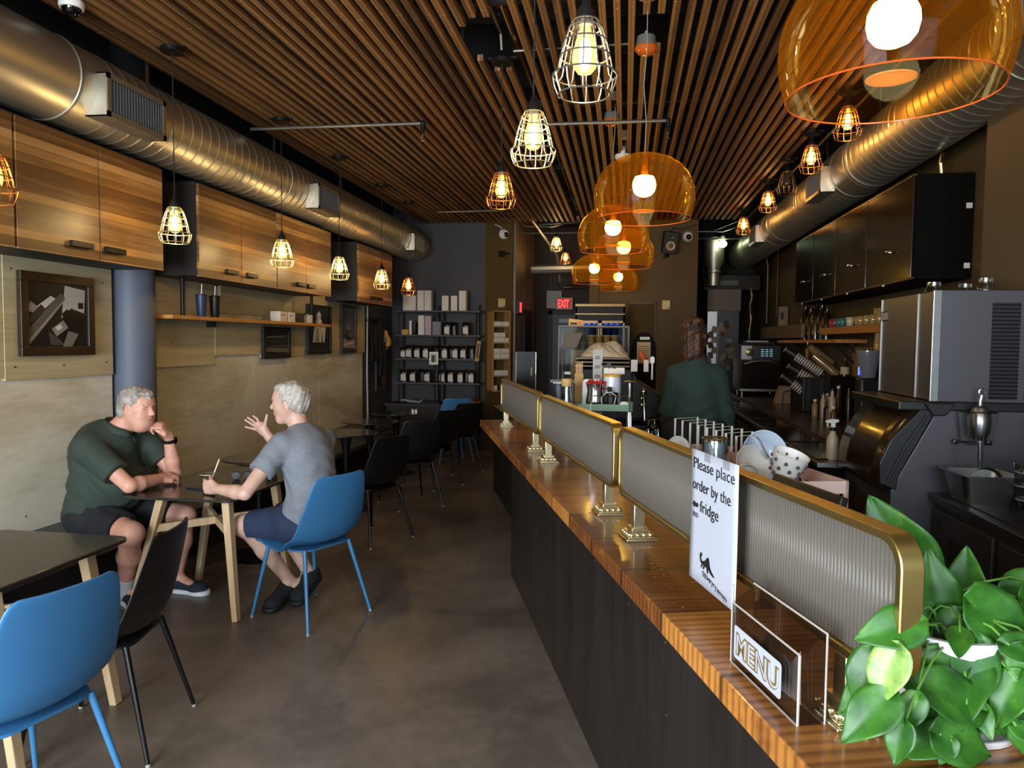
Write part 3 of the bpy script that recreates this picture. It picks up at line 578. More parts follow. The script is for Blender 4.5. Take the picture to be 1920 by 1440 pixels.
t = thing('ornament_figurine', 'tiny pale ornament at the very end of the pine shelf', 'ornament', (-3.24, 7.6, 1.749)); MB().lathe([(.03, 0), (.035, .03), (.02, .06), (.028, .09), (.012, .12), (.001, .125)], 16).build('body', mat('pale_jar', 'a8a28c', .3), t)
# ================================================================== PICTURES
def picture(label, y0, y1, z0, z1, shapes, fw=.03, fm=None, bg='22201d', margin=0):
    t = thing('framed_photograph', label, 'picture', (-3.385, y0, z0), group='framed photographs on the plywood wall'); w, h = y1-y0, z1-z0; fm = fm or black_matte
    mb = MB()
    mb.bx(0, 0, 0, .03, w, fw); mb.bx(0, 0, h-fw, .03, w, h); mb.bx(0, 0, fw, .03, fw, h-fw); mb.bx(0, w-fw, fw, .03, w, h-fw)
    mb.build('frame', fm, t, smooth=False, bevel=.003)
    mb = MB(); tones = [bg]+[s_[0] for s_ in shapes]; a = fw+margin
    mb.bx(.008, fw*.9, fw*.9, .014, w-fw*.9, h-fw*.9)
    for i, (c, pl) in enumerate(shapes):
        mb.cur = i+1; x = .0146+i*.0002
        pts = [(x, a+u*(w-2*a), a+v*(h-2*a)) for u, v in pl]; mb.add(pts, [tuple(range(len(pts)))])
    mb.build('print', [mat('print_'+c, c, .25) for c in tones], t, smooth=False)
    return t
brownf = wood('dark_frame_wood', '1c120a', '3a2614', 'Z', 20, rough=.4, knots=False)
R4 = lambda a, b_, c, d: [(a, b_), (c, b_), (c, d), (a, d)]
picture('large framed black-and-white photograph of a barista behind a bar, nearest on the wall', 3.75, 4.34, 1.47, 1.955, [
    ('b8b2aa', [(.62, .98), (.98, .93), (.95, .55), (.72, .62), (.55, .45)]), ('5d5851', [(.0, .0), (.62, .78), (.55, .86), (0, .25)]), ('8e8880', [(.02, .02), (.6, .72), (.62, .78), (.02, .1)]),
    ('cfc9c0', [(.15, .62), (.38, .80), (.46, .76), (.25, .56)]), ('918b83', [(.0, .55), (.1, .52), (.2, .6), (.05, .7)]), ('3a3631', [(.0, .3), (.3, .58), (.22, .66), (0, .42)]),
    ('1a1815', [(.62, .40), (.55, .52), (.64, .6), (.8, .54), (.98, .5), (.85, .2), (.78, .0), (.95, 0), (1, .6), (.97, .8), (1, 1), (1, 0), (.6, 0), (.55, .3)]),
    ('8c867e', [(.38, .28), (.58, .42), (.66, .3), (.46, .16)]), ('4a4640', [(.32, .25), (.5, .12), (.6, .02), (.36, .02)]), ('77716a', [(.66, .25), (.84, .2), (.72, .0), (.56, .0)]), ('d8d3cb', [(.44, .3), (.52, .36), (.56, .3), (.48, .25)]), ('141210', R4(.84, .62, .93, .72))], .055, brownf, '24211d')
picture('small framed dark photograph of an arcaded building, just under the pine shelf', 6.6, 7.18, 1.395, 1.70, [
    ('4c463e', [(.05, .35), (.95, .28), (.95, .85), (.05, .78)]), ('8a8378', [(.08, .72), (.9, .8), (.9, .84), (.08, .76)])]+[('1c1916', R4(.12+i*.14, .38, .2+i*.14, .55)) for i in range(6)]+[('2a2621', R4(.12+i*.14, .61, .18+i*.14, .70)) for i in range(6)]+[('6b655c', [(.0, .1), (1, .05), (1, .24), (0, .3)])], .045)
picture('framed photograph of pale people on black by the pine shelf end', 7.6, 8.25, 1.425, 1.965, [
    ('c8c2b6', [(.2, .2), (.28, .62), (.4, .7), (.58, .72), (.7, .6), (.8, .55), (.75, .2)]), ('8b8578', [(.3, .2), (.36, .5), (.46, .5), (.5, .2)]), ('b0a99c', [(.42, .82), (.46, .92), (.54, .92), (.58, .82), (.5, .75)]), ('6a6458', [(.58, .2), (.62, .45), (.68, .2)]), ('3b372f', [(.46, .7), (.5, .55), (.55, .7)])], .03, black_matte, '12100e')
picture('tall framed dark street photograph, far end of the plywood wall', 8.57, 9.07, 1.42, 2.01, [
    ('3d3831', [(.2, .5), (.45, .95), (.7, .95), (.85, .5)]), ('a39c90', [(.42, .5), (.5, .62), (.54, .5)]), ('938b7a', [(.05, .05), (.95, .05), (.95, .28), (.5, .22), (.05, .3)]), ('1c1916', R4(.1, .3, .4, .5)), ('5c564c', R4(.5, .3, .9, .42)), ('c9c2b4', [(.05, .1), (.9, .16), (.9, .2), (.05, .14)])], .04, brownf, '1d1a17')
# ================================================================== BENCH
t = thing('wall_bench', 'long dark built-in bench along the plywood wall', 'bench', (X0, -1.9, 0))
MB().bx(.012, 0, 0, .34, 11.2, .40).build('base', mat('bench_black', '1b1917', .5), t, smooth=False)
MB().bx(.012, -.0, .40, .62, 11.2, .45).build('seat', mat('bench_top', '3b3d42', .45, var=.06), t, smooth=False, bevel=.006)
MB().bx(.012, 10.2, .45, .45, 11.15, .53).build('cushion', mat('bench_cushion', '5b5048', .9), t, bevel=.02)
# ================================================================== CHAIRS
blue_shell = mat('blue_shell', '38709e', .42, bmp=.03, bscale=400); blue_leg = mat('blue_leg_paint', '3c78a4', .35)
black_shell = mat('black_shell', '141312', .42); black_leg = mat('black_leg_paint', '121212', .22)
SP = [(.248, .418, .17, 0), (.24, .44, .205, .002), (.20, .452, .222, .006), (.10, .446, .234, .014), (-.02, .437, .240, .028), (-.11, .440, .243, .048), (-.17, .468, .245, .06), (-.202, .53, .243, .055), (-.222, .62, .232, .042), (-.240, .72, .212, .03), (-.254, .80, .192, .022), (-.259, .828, .178, .02), (-.262, .842, .15, .019)]
def chair_shell():
    n = len(SP)-1
    def f(u, v):
        k = v*n; i = min(int(k), n-1); w = k-i; a, b_ = SP[i], SP[i+1]; x, z, hw, wr = [a[j]*(1-w)+b_[j]*w for j in range(4)]
        p0, p1 = SP[max(i-(w < .5), 0)], SP[min(i+1+(w > .5), n)]
        tx, tz = p1[0]-p0[0], p1[1]-p0[1]; L = math.hypot(tx, tz); nx, nz = -tz/L, tx/L
        if nz < 0 and nx < 0: nx, nz = -nx, -nz
        s_ = 2*u-1; o = wr*abs(s_)**2.2
        if nx < 0: nx, nz = -nx, -nz
        return (x+nx*o, s_*hw, z+nz*o)
    return MB().grid(lambda u, v: f(u, v), 14, n*2)
def make_chair(label, loc, rz, blue, group):
    t = thing('shell_chair', label, 'chair', loc, rz, group); sm, lm = (blue_shell, blue_leg) if blue else (black_shell, black_leg)
    chair_shell().build('shell', sm, t, solid=.011, sub=2, ang=180)
    mb = MB(); mb.prism(rrect(.36, .38, .09, 6, .03, 0), .418, .428); mb.build('seat_frame', sm, t)
    for sx, sy in ((-1, -1), (-1, 1), (1, -1), (1, 1)):
        a = (.02+sx*.15, sy*.16, .425); f = (sx*.236, sy*.232, .006)
        l = MB().tube([a, f], [.0125, .0085], 12).build('leg', lm, t); MB().lathe([(.009, 0), (.0095, .008), (.008, .012)], 10, (f[0], f[1], 0)).build('foot_cap', mat('foot_grey', '9a9a96', .5), l)
    return t
BLK = 'black shell chairs along the wall'
ch = make_chair('blue shell chair in the near left corner, cut by the photo edge', (-1.868, 2.02, 0), math.radians(167), 1, 'blue shell chairs')
dup(ch, (-1.76, 4.014, 0), math.radians(154.5), 'blue shell chair the grey-haired man in a grey shirt sits on', 'blue shell chairs')
dup(ch, (-2.25, 9.62, 0), math.radians(120), 'blue shell chair at the very back near the shelves', 'blue shell chairs')
cb = make_chair('black shell chair tucked at the near black-topped table, beside the blue chair', (-1.99, 2.62, 0), math.radians(192), 0, BLK)
dup(cb, (-1.98, 5.665, 0), math.radians(153), 'black shell chair right behind the blue chair of the seated man', BLK)
dup(cb, (-2.02, 6.92, 0), math.radians(131), 'black shell chair turned toward the wall at the second round table', BLK)
dup(cb, (-2.06, 7.92, 0), math.radians(150), 'black shell chair mostly hidden behind another at the third round table', BLK)
dup(cb, (-2.02, 8.88, 0), math.radians(140), 'black shell chair nearest the back shelves, in front of a blue one', BLK)
# ================================================================== WOOD-LEGGED TABLES
ash = wood('pale_ash', 'c09c70', 'dcc29a', 'Z', 18, rough=.5, knots=False); top_blk = mat('black_table_top', '2b2724', .22, var=.1, vscale=40, coat=.3)
def leg_table(label, x0, x1, y0, y1, feet, g):
    cx, cy = (x0+x1)/2, (y0+y1)/2; t = thing('cafe_table', label, 'table', (cx, cy, 0), group=g); w, d = x1-x0, y1-y0
    MB().prism(rrect(w, d, .06, 6), .696, .712).build('tabletop', top_blk, t, bevel=.004)
    tops = []
    for (fx, fy) in feet:
        sx = 1 if fx > cx else -1; sy = 1 if fy > cy else -1
        a = (sx*(w/2-.13), (fy-cy)*.86, .69); f = (fx-cx, fy-cy, 0); tops.append((a, f))
        MB().bar(f, a, .032, .045, (0, 1, 0), .045, .055).build('leg', ash, t, smooth=False, bevel=.004)
    P_ = lambda q, k: Vector(q[1]).lerp(Vector(q[0]), k)
    for i, j in ((0, 3), (1, 2)): MB().bar(P_(tops[i], .7), P_(tops[j], .7), .028, .045).build('stretcher', ash, t, smooth=False, bevel=.003)
    mb = MB().bx(-w*.3, -.03, .66, w*.3, .03, .695); mb.build('cross_rail', ash, t, smooth=False)
    return t
leg_table('black-topped table with splayed pale wood legs between the two seated men', -2.746, -2.075, 3.70, 4.72, [(-2.127, 3.83), (-2.13, 4.50), (-2.80, 3.87), (-2.74, 4.46)], 'black-topped tables with wooden legs')
leg_table('black-topped table with pale wood legs in the near left corner', -2.79, -2.12, 2.18, 2.95, [(-2.12, 2.30), (-2.15, 2.86), (-2.8, 2.30), (-2.75, 2.84)], 'black-topped tables with wooden legs')
def tulip(label, x, y, r=.305):
    t = thing('round_table', label, 'table', (x, y, 0), group='round black pedestal tables')
    MB().lathe([(r-.02, .705), (r, .712), (r, .718), (r-.004, .722), (.001, .722)], 48).build('tabletop', top_blk, t)
    MB().lathe([(.095, .705), (.06, .68), (.04, .6), (.028, .45), (.024, .3), (.028, .12), (.04, .04), (.05, .02)], 28).build('pedestal', black_metal, t)
    MB().lathe([(.001, .026), (.05, .024), (.15, .014), (.225, .006), (.232, .0)], 40).build('base', black_metal, t)
    return t
tulip('small round black pedestal table just behind the seated men by the wall', -2.62, 5.06, .26)
tulip('round black pedestal table beyond the man in the grey shirt', -2.56, 6.62)
tulip('round black pedestal table with the farther top, before the bench end', -2.68, 7.62)
tulip('small round black pedestal table at the back holding two shakers', -2.68, 8.55, .29)
for i, (x, lb) in enumerate(((-2.46, 'white salt shaker on the far round table, left one'), (-2.42, 'white salt shaker on the far round table, right one'))):
    t = thing('salt_shaker', lb, 'shaker', (x, 8.5, .722), group='two white shakers'); MB().lathe([(.014, 0), (.016, .03), (.013, .05), (.001, .058)], 14).build('body', white_p, t); 
# ================================================================== THINGS ON THE MEN'S TABLE
TZ = .712
def iced_cup(label, x, y, tall=.1, dark=False, straw=True):
    t = thing('plastic_cup', label, 'cup', (x, y, TZ), group='drinks on the table')
    MB().lathe([(.028, 0), (.03, .003), (.042, tall-.004), (.044, tall)], 28, cap=False).build('cup', clear('clear_plastic', 'f0f0ee', .35, .05), t, ang=180)
    MB().lathe([(.001, .004), (.027, .004), (.036, tall*.6), (.001, tall*.6)], 24, cap=False).build('drink', mat('iced_coffee' if not dark else 'dark_coffee', '6a4a30' if not dark else '16100c', .15), t)
    MB().lathe([(.046, tall-.002), (.048, tall+.003), (.045, tall+.009), (.03, tall+.013), (.001, tall+.013)], 28, cap=False).build('lid', clear('clear_plastic', 'f0f0ee', .35, .05), t, ang=180)
    MB().tube([(.046*math.cos(2*PI*k/24), .046*math.sin(2*PI*k/24), tall+.002) for k in range(24)], .0022, 6, closed=True).build('lid_rim', mat('pale_rim', 'cfc59a', .3), t)
    if straw: MB().tube([(0, 0, .02), (.055, .02, tall+.085)], .0035, 8).build('straw', mat('straw_white', 'e8e2d2', .4), t)
iced_cup('clear plastic iced drink with straw held by the man in grey', -2.325, 3.90)
iced_cup('dark iced drink with clear lid farther back on the men\'s table', -2.27, 4.56, .11, True, False)
t = thing('smartphone', 'dark smartphone lying on the table before the man in green', 'phone', (-2.43, 3.98, TZ), rz=math.radians(-12)); MB().prism(rrect(.15, .074, .012, 5), 0, .008).build('body', mat('phone_blue', '1b2836', .25), t, bevel=.0015); MB().prism(rrect(.142, .068, .008, 5), .008, .0085).build('screen', mat('phone_glass', '060708', .06), t)
t = thing('sunglasses', 'folded sunglasses on the men\'s table behind the drink', 'glasses', (-2.34, 4.3, TZ), rz=math.radians(15))
for s_ in (-1, 1): MB().lathe([(.001, 0), (.02, .0), (.024, .003)], 20, (s_*.033, 0, .024), Matrix.Rotation(PI/2-.2, 3, 'X') @ Matrix.Scale(1, 3)).build('lens', mat('dark_lens', '0c0e0f', .35, spec=.2), t)
mb = MB()
for s_ in (-1, 1): mb.tube([(s_*.033+.026*math.cos(2*PI*k/18), -.002, .024+.023*math.sin(2*PI*k/18)) for k in range(18)], .0028, 6, closed=True)
mb.tube([(-.008, -.002, .03), (0, -.002, .033), (.008, -.002, .03)], .0025, 6); mb.build('frame', black_plastic, t)
for s_ in (-1, 1): MB().tube([(s_*.06, 0, .034), (s_*.062, .05, .03), (s_*.058, .12, .012)], .0022, 6).build('temple', black_plastic, t)
# ================================================================== BACK WALL SHELVING
SY0, SY1 = 10.36, 10.66; shelf_dark = wood('dark_shelf_board', '2c2320', '4a3c36', 'X', 18, rough=.6, knots=False)
t = thing('pipe_shelf_unit', 'tall dark pipe-framed shelf unit on the slate back wall', 'shelf', (-2.65, 10.5, 0))
for z in (2.0, 1.655, 1.32, .975): 
    MB().bx(-.63, -.14, z-.012, .0, .14, z+.012).build('shelf_board', shelf_dark, t, smooth=False); MB().bx(.003, -.14, z-.012, .63, .14, z+.012).build('shelf_board', shelf_dark, t, smooth=False)
for x in (-.56, -.03, .05, .57): 
    for y in (-.11, .1): MB().tube([(x, y, .0 if x > .5 else .69), (x, y, 2.1 if y > 0 else 2.02)], .011, 8).build('pipe_post', black_metal, t)
for x in (-.56, .01, .57): MB().tube([(x, .1, 2.1), (x, .17, 2.1)], .014, 8).build('wall_fitting', black_metal, t)
zsh = [2.012, 1.667, 1.332, .987]
px2x = lambda p: -3.275+(p-744)*.00785
def product_box(lb, p0, p1, sh, h, m_, d=.13, marks=True):
    x0, x1 = px2x(p0), px2x(p1); t = thing('product_box', lb, 'box', ((x0+x1)/2, 10.44, zsh[sh]), group='boxed goods on the back shelves'); w = x1-x0-.006
    MB().bx(-w/2, -d/2, 0, w/2, d/2, h).build('carton', m_, t, smooth=False, bevel=.002)
    if marks:
        mb = MB()
        for k in range(int(h/.022)): mb.bx(w*.28, -d/2-.0008, .012+k*.022, w*(.36+.08*(k % 2)), -d/2, .015+k*.022)
        mb.build('printed_marks', mat('print_dark', '3a3632', .8), t, smooth=False)
product_box('wide white box at the left of the top back shelf', 759, 784, 0, .215, white_box)
product_box('tall white box, left of the touching pair on the top shelf', 786, 799.5, 0, .285, white_box)
product_box('tall white box, right of the touching pair on the top shelf', 799.5, 813, 0, .285, white_box)
product_box('short white box after the gap on the top shelf', 832, 845, 0, .21, white_box, marks=False)
product_box('short white box beside the tallest one on the top shelf', 848.6, 861, 0, .21, white_box, marks=False)
product_box('tallest narrow white box at the right of the top shelf', 863.6, 877, 0, .28, white_box)
product_box('small yellow box on the second back shelf', 756, 769, 1, .075, mat('yellow_card', 'b8862e', .6), .08, False)
product_box('white box behind the black tumbler on the second back shelf', 770.5, 776, 1, .2, white_box, .1, False)
product_box('tall white marked box on the second back shelf', 788, 800, 1, .275, white_box)
product_box('tall pinkish box beside the white one on the second back shelf', 800.5, 813, 1, .27, mat('pink_card', 'a8949a', .6), marks=False)
product_box('grey striped box in the middle of the second back shelf', 814.5, 831, 1, .19, mat('grey_card', '6c7276', .6))
tumbler('black tumbler with white sleeve on the second back shelf', (px2x(780), 10.42, zsh[1]), black_plastic, None, .038, .17, False)
bagm = mat('black_bag', '0e0d0d', .35, bmp=.4, bscale=25)
t0 = thing('coffee_bag', 'x', 'bag', (0, 0, 0), group='black coffee bags with white labels')
def bagf(u, v):
    a = 2*PI*u; k = 1-max(0, (v-.7)/.3)**1.5*.92; rx, ry = .055*(1+.05*math.sin(9*v)), .032*k+.002
    c, s_ = math.cos(a), math.sin(a); return (rx*math.copysign(abs(c)**.6, c), ry*math.copysign(abs(s_)**.6, s_), v*.185)
MB().grid(bagf, 24, 10).build('pouch', bagm, t0); MB().bx(-.055, -.006, .178, .055, .004, .192).build('tin_tie', black_matte, t0, smooth=False)
MB().bx(-.036, -.037, .02, .036, -.034, .115).build('label', white_box, t0, smooth=False); MB().bx(-.015, -.037, .128, .015, -.033, .137).build('sticker', mat('cream_card', 'b8a684', .7), t0, smooth=False)
t0['label'] = 'black coffee bag with white label, left one on the second back shelf'
t0.location = (px2x(841), 10.43, zsh[1]); bags = [(876, 1, 'black coffee bag with white label, alone at the right of the second shelf')]
names3 = ['leftmost on the third shelf, narrow', 'second from left on the third shelf', 'third from left on the third shelf', 'just left of the small framed picture, third shelf', 'first right of the framed picture, third shelf', 'second right of the framed picture, third shelf', 'rightmost on the third shelf']
for p_, n_ in zip((758.6, 769.8, 785, 801, 836.4, 856.2, 871.4), names3): bags.append((p_, 2, 'black coffee bag with white label, '+n_))
names4 = ['leftmost on the bottom shelf', 'second from left on the bottom shelf', 'third from left on the bottom shelf, after a gap', 'first of the four at right on the bottom shelf', 'second of the four at right on the bottom shelf', 'third of the four at right on the bottom shelf', 'rightmost on the bottom shelf']
for p_, n_ in zip((759.6, 777, 804.3, 832.5, 848, 866, 886), names4): bags.append((p_, 3, 'black coffee bag with white label, '+n_))
for i, (p_, sh, lb) in enumerate(bags): dup(t0, (px2x(p_), 10.43, zsh[sh]), math.radians(random.uniform(-6, 6)), lb, scale=.85 if p_ == 758.6 else None)
t1 = thing('plain_bag', 'plain black bag standing behind the labelled bags', 'bag', (px2x(790), 10.56, zsh[3]), group='unlabelled bags at the back of the shelves'); MB().grid(bagf, 20, 8).build('pouch', bagm, t1)
for p_, sh in ((815, 2), (845, 2), (882, 2), (795, 2), (792, 3), (840, 3), (875, 3), (848, 1)): dup(t1, (px2x(p_), 10.56, zsh[sh]), random.uniform(-.1, .1))
t = thing('small_framed_picture', 'small white-framed picture propped at the middle of the third back shelf', 'picture', (px2x(819), 10.33, 1.245), rot=(-.05, 0, 0)); MB().bx(-.065, 0, 0, .065, .015, .18).build('frame', white_p, t, smooth=False); MB().bx(-.042, -.001, .03, .042, .0, .15).build('print', mat('print_c9b090', 'a08868', .5), t, smooth=False); MB().bx(-.025, -.002, .035, .012, -.001, .13).build('print_figure', black_matte, t, smooth=False)
t = thing('hanging_board', 'narrow tilted wooden board hanging at the right side of the pipe shelves', 'board', (px2x(898), 10.33, 1.3), rot=(0, .12, 0)); MB().bx(-.028, 0, 0, .028, .012, .29).build('board', kraft, t, smooth=False); MB().bx(-.012, -.001, .05, .012, 0, .25).build('writing', mat('print_dark', '3a3632', .8), t, smooth=False)
t = thing('low_cabinet', 'low black slatted cabinet under the back shelves', 'cabinet', (-2.92, 10.42, 0)); MB().bx(-.42, -.22, 0.02, .42, .22, .66).build('body', black_matte, t, smooth=False); MB().bx(-.44, -.24, .66, .44, .24, .69).build('top', shelf_dark, t, smooth=False, bevel=.003)
for k in range(6): MB().bx(-.1, -.226, .3+k*.04, .38, -.22, .31+k*.04).build('slat', mat('slat_grey', '2c2b2c', .4), t, smooth=False)
t = thing('side_cabinet', 'small black cabinet on thin legs right of the back shelves', 'cabinet', (-2.18, 10.42, 0)); MB().bx(-.15, -.2, .3, .15, .2, .7).build('body', black_matte, t, smooth=False)
for sx in (-.14, .14):
    for sy in (-.18, .18): MB().bar((sx, sy, 0), (sx, sy, .3), .02).build('leg', black_metal, t, smooth=False)
t = thing('orange_cloth', 'crumpled orange-yellow cloth on the small black cabinet', 'cloth', (-2.16, 10.4, .7)); random.seed(4)
MB().grid(lambda u, v: ((u-.5)*.3*(1-.15*v), (v-.5)*.24, .045*math.exp(-((u-.35)**2+(v-.5)**2)*9)+.012*math.sin(17*u+5*v)*math.sin(9*v)+.013), 18, 14).build('cloth', mat('orange_cloth', 'c87f1e', .8), t, solid=.004, ang=180)
t = thing('folded_towel', 'folded pale grey towel on the low black cabinet', 'towel', (-3.0, 10.36, .69)); MB().grid(lambda u, v: ((u-.5)*.3, (v-.5)*.16, .03+.012*math.sin(7*u)+.008*math.sin(12*u+3*v)), 16, 8).build('cloth', mat('towel_grey', '8a8f98', .9), t, solid=.03, ang=180)
t = thing('dark_folder', 'dark flat folder beside the towel on the low cabinet', 'folder', (-2.72, 10.38, .69)); MB().bx(-.13, -.12, 0, .13, .12, .025).build('cover', black_matte, t, bevel=.003)
# wooden product rack on the olive strip
Mr = thing('product_rack', 'narrow open wooden rack of small cartons on the olive wall strip', 'shelf', (-1.83, 10.77, .85), rz=.68); rk = wood('rack_pine', '8a5f2c', 'b08446', 'Z', 14, rough=.55, knots=False)
w, D, H = .3, .2, 1.18; mb = MB().bx(-w/2, -D/2, 0, -w/2+.02, D/2, H); mb.bx(w/2-.02, -D/2, 0, w/2, D/2, H); mb.bx(-w/2, -D/2, H-.02, w/2, D/2, H); mb.bx(-w/2, -D/2, 0, w/2, D/2, .02); mb.bx(-w/2, D/2-.012, 0, w/2, D/2, H)
mb.build('frame', rk, Mr, smooth=False)
zz = [.235, .48, .715, .95]
for z in zz: MB().bx(-w/2+.02, -D/2+.005, z-.012, w/2-.02, D/2-.012, z).build('shelf_board', rk, Mr, smooth=False)
def small_box(lb, u, z, ww, hh):
    c = Mr.location+Vector((math.cos(.68)*u+math.sin(.68)*.06, math.sin(.68)*u-math.cos(.68)*.06, z)); t = thing('small_carton', lb, 'box', c, rz=.68, group='small cartons in the wooden rack')
    MB().bx(-ww/2, -.035, 0, ww/2, .035, hh).build('carton', white_box, t, smooth=False); MB().bx(-ww/2+.005, -.0358, .003, ww/2-.005, -.035, .009).build('printed_line', mat('print_dark', '3a3632', .8), t, smooth=False)
n_ = {.95: 'top compartment', .715: 'second compartment', .48: 'third compartment', .235: 'fourth compartment', .02: 'bottom compartment'}
for z, rowz in ((.95, [(-.065, 0, .11, .07), (.062, 0, .12, .07)]), (.715, [(-.08, 0, .085, .07), (.01, 0, .085, .07), (.09, 0, .06, .07), (-.075, .07, .09, .075), (.02, .07, .09, .075)]), (.48, [(-.07, 0, .1, .075), (.06, 0, .13, .075), (-.07, .075, .1, .075), (.06, .075, .13, .075)]), (.235, [(-.07, 0, .07, .08), (.003, 0, .07, .08), (.077, 0, .07, .08)]), (.02, [(-.09, 0, .05, .075), (.06, 0, .07, .08)])):
    for (u, dz, ww, hh) in rowz: small_box('small white carton %s in the %s of the wooden rack, %s' % ('stacked on top' if dz else 'on the board', n_[z], 'left end' if u < -.05 else ('right end' if u > .05 else 'middle')), u, z+dz, ww, hh)
# coats, hose, poster on the far end of the left wall
t = thing('coat_hooks', 'black coat hook rail on the wall end by the shelves', 'hooks', (X0, 9.75, 1.85)); MB().bx(0, -.25, -.03, .02, .35, .03).build('rail', black_metal, t, smooth=False)
for k in range(4): MB().tube([(.02, -.2+k*.15, 0), (.07, -.2+k*.15, -.01), (.08, -.2+k*.15, .03)], .007, 6).build('hook', black_metal, t)
def cloth_hang(name, lb, cat, y, z0, z1, w, m_, dx=.06):
    t = thing(name, lb, cat, (X0+dx, y, z0)); h = z1-z0
    MB().grid(lambda u, v: (.02+.03*math.sin(u*11+v*2)*(1-v*.6)+.02*math.sin(v*5), (u-.5)*w*(1-.65*v**3), v*h), 22, 14).build('fabric', m_, t, solid=.012, ang=180)
cloth_hang('hanging_apron', 'black apron bunched on the coat hooks', 'apron', 9.62, 1.3, 1.84, .3, mat('black_cloth', '0f0e0e', .9))
cloth_hang('hanging_bag', 'second black garment hanging from the coat hooks', 'bag', 9.85, 1.1, 1.86, .26, mat('black_cloth2', '151312', .9), .1)
cloth_hang('yellow_cloth', 'small yellow cloth hanging among the black aprons', 'cloth', 10.0, 1.5, 1.72, .09, mat('yellow_cloth', 'b98a2a', .9), .14)
t = thing('wall_poster', 'brown and black poster on the slate wall behind the clothes hanger', 'poster', (X0+.005, 10.15, .88)); MB().bx(0, -.22, 0, .02, .22, .88).build('panel', mat('poster_brown', '4c3c33', .5), t, smooth=False); MB().bx(.02, -.2, .04, .022, -.02, .5).build('printed_dark', black_matte, t, smooth=False); MB().bx(.02, .04, .1, .022, .2, .45).build('printed_rose', mat('poster_rose', '6a5048', .5), t, smooth=False)
t = thing('clothes_hanger', 'white clothes hanger on the wall by the poster', 'hanger', (X0+.09, 10.1, 1.5)); MB().tube([(0, 0, .12), (0, .02, .14), (0, 0, .16), (0, -.015, .13), (0, 0, .1), (0, -.12, -.02), (0, -.11, -.04), (0, .11, -.04), (0, .12, -.02), (0, 0, .1)], .007, 8).build('body', white_p, t)
t = thing('long_cable', 'long pale cable running down the wall end to the bench', 'cable', (X0+.02, 9.56, .5)); MB().tube([(0, .03, 0), (0, .015, .35), (0, 0, .6), (0, .01, 1.2), (0, .02, 1.55)], .012, 8).build('cable', mat('pale_cable', 'b8b8b0', .4), t)
# ================================================================== PEOPLE (bodies as smooth-blended solids -> one surface each)
V3 = lambda *a: np.array(a, float)
def _box(pr):
    if pr[0] == 'c': a, b_ = pr[1], pr[2]; r = max(pr[3], pr[4]); return np.minimum(a, b_)-r, np.maximum(a, b_)+r
    r = max(pr[2]); return pr[1]-r, pr[1]+r
def _eval(pr, P):
    if pr[0] == 'c':
        a, b_, ra, rb = pr[1:5]; ab = b_-a; L2 = ab@ab; q = P-a; t = np.clip((q@ab)/(L2+1e-12), 0, 1); d = np.linalg.norm(q-t[..., None]*ab, axis=-1)-(ra+(rb-ra)*t)
    else:
        c, r, R = pr[1], np.array(pr[2]), pr[3]; q = (P-c)@R; k0 = np.linalg.norm(q/r, axis=-1); k1 = np.linalg.norm(q/(r*r), axis=-1); d = np.where(k1 > 1e-9, k0*(k0-1)/np.maximum(k1, 1e-9), -min(r))
    return d
def C_(a, b_, ra, rb=None, k=.03, op='+', cut=()): return ('c', np.array(a, float), np.array(b_, float), ra, rb if rb is not None else ra, k, op, cut)
def E_(c, r, R=None, k=.03, op='+', cut=()): return ('e', np.array(c, float), tuple(r) if hasattr(r, '__len__') else (r,)*3, np.eye(3) if R is None else np.array(R, float), 0, k, op, cut)
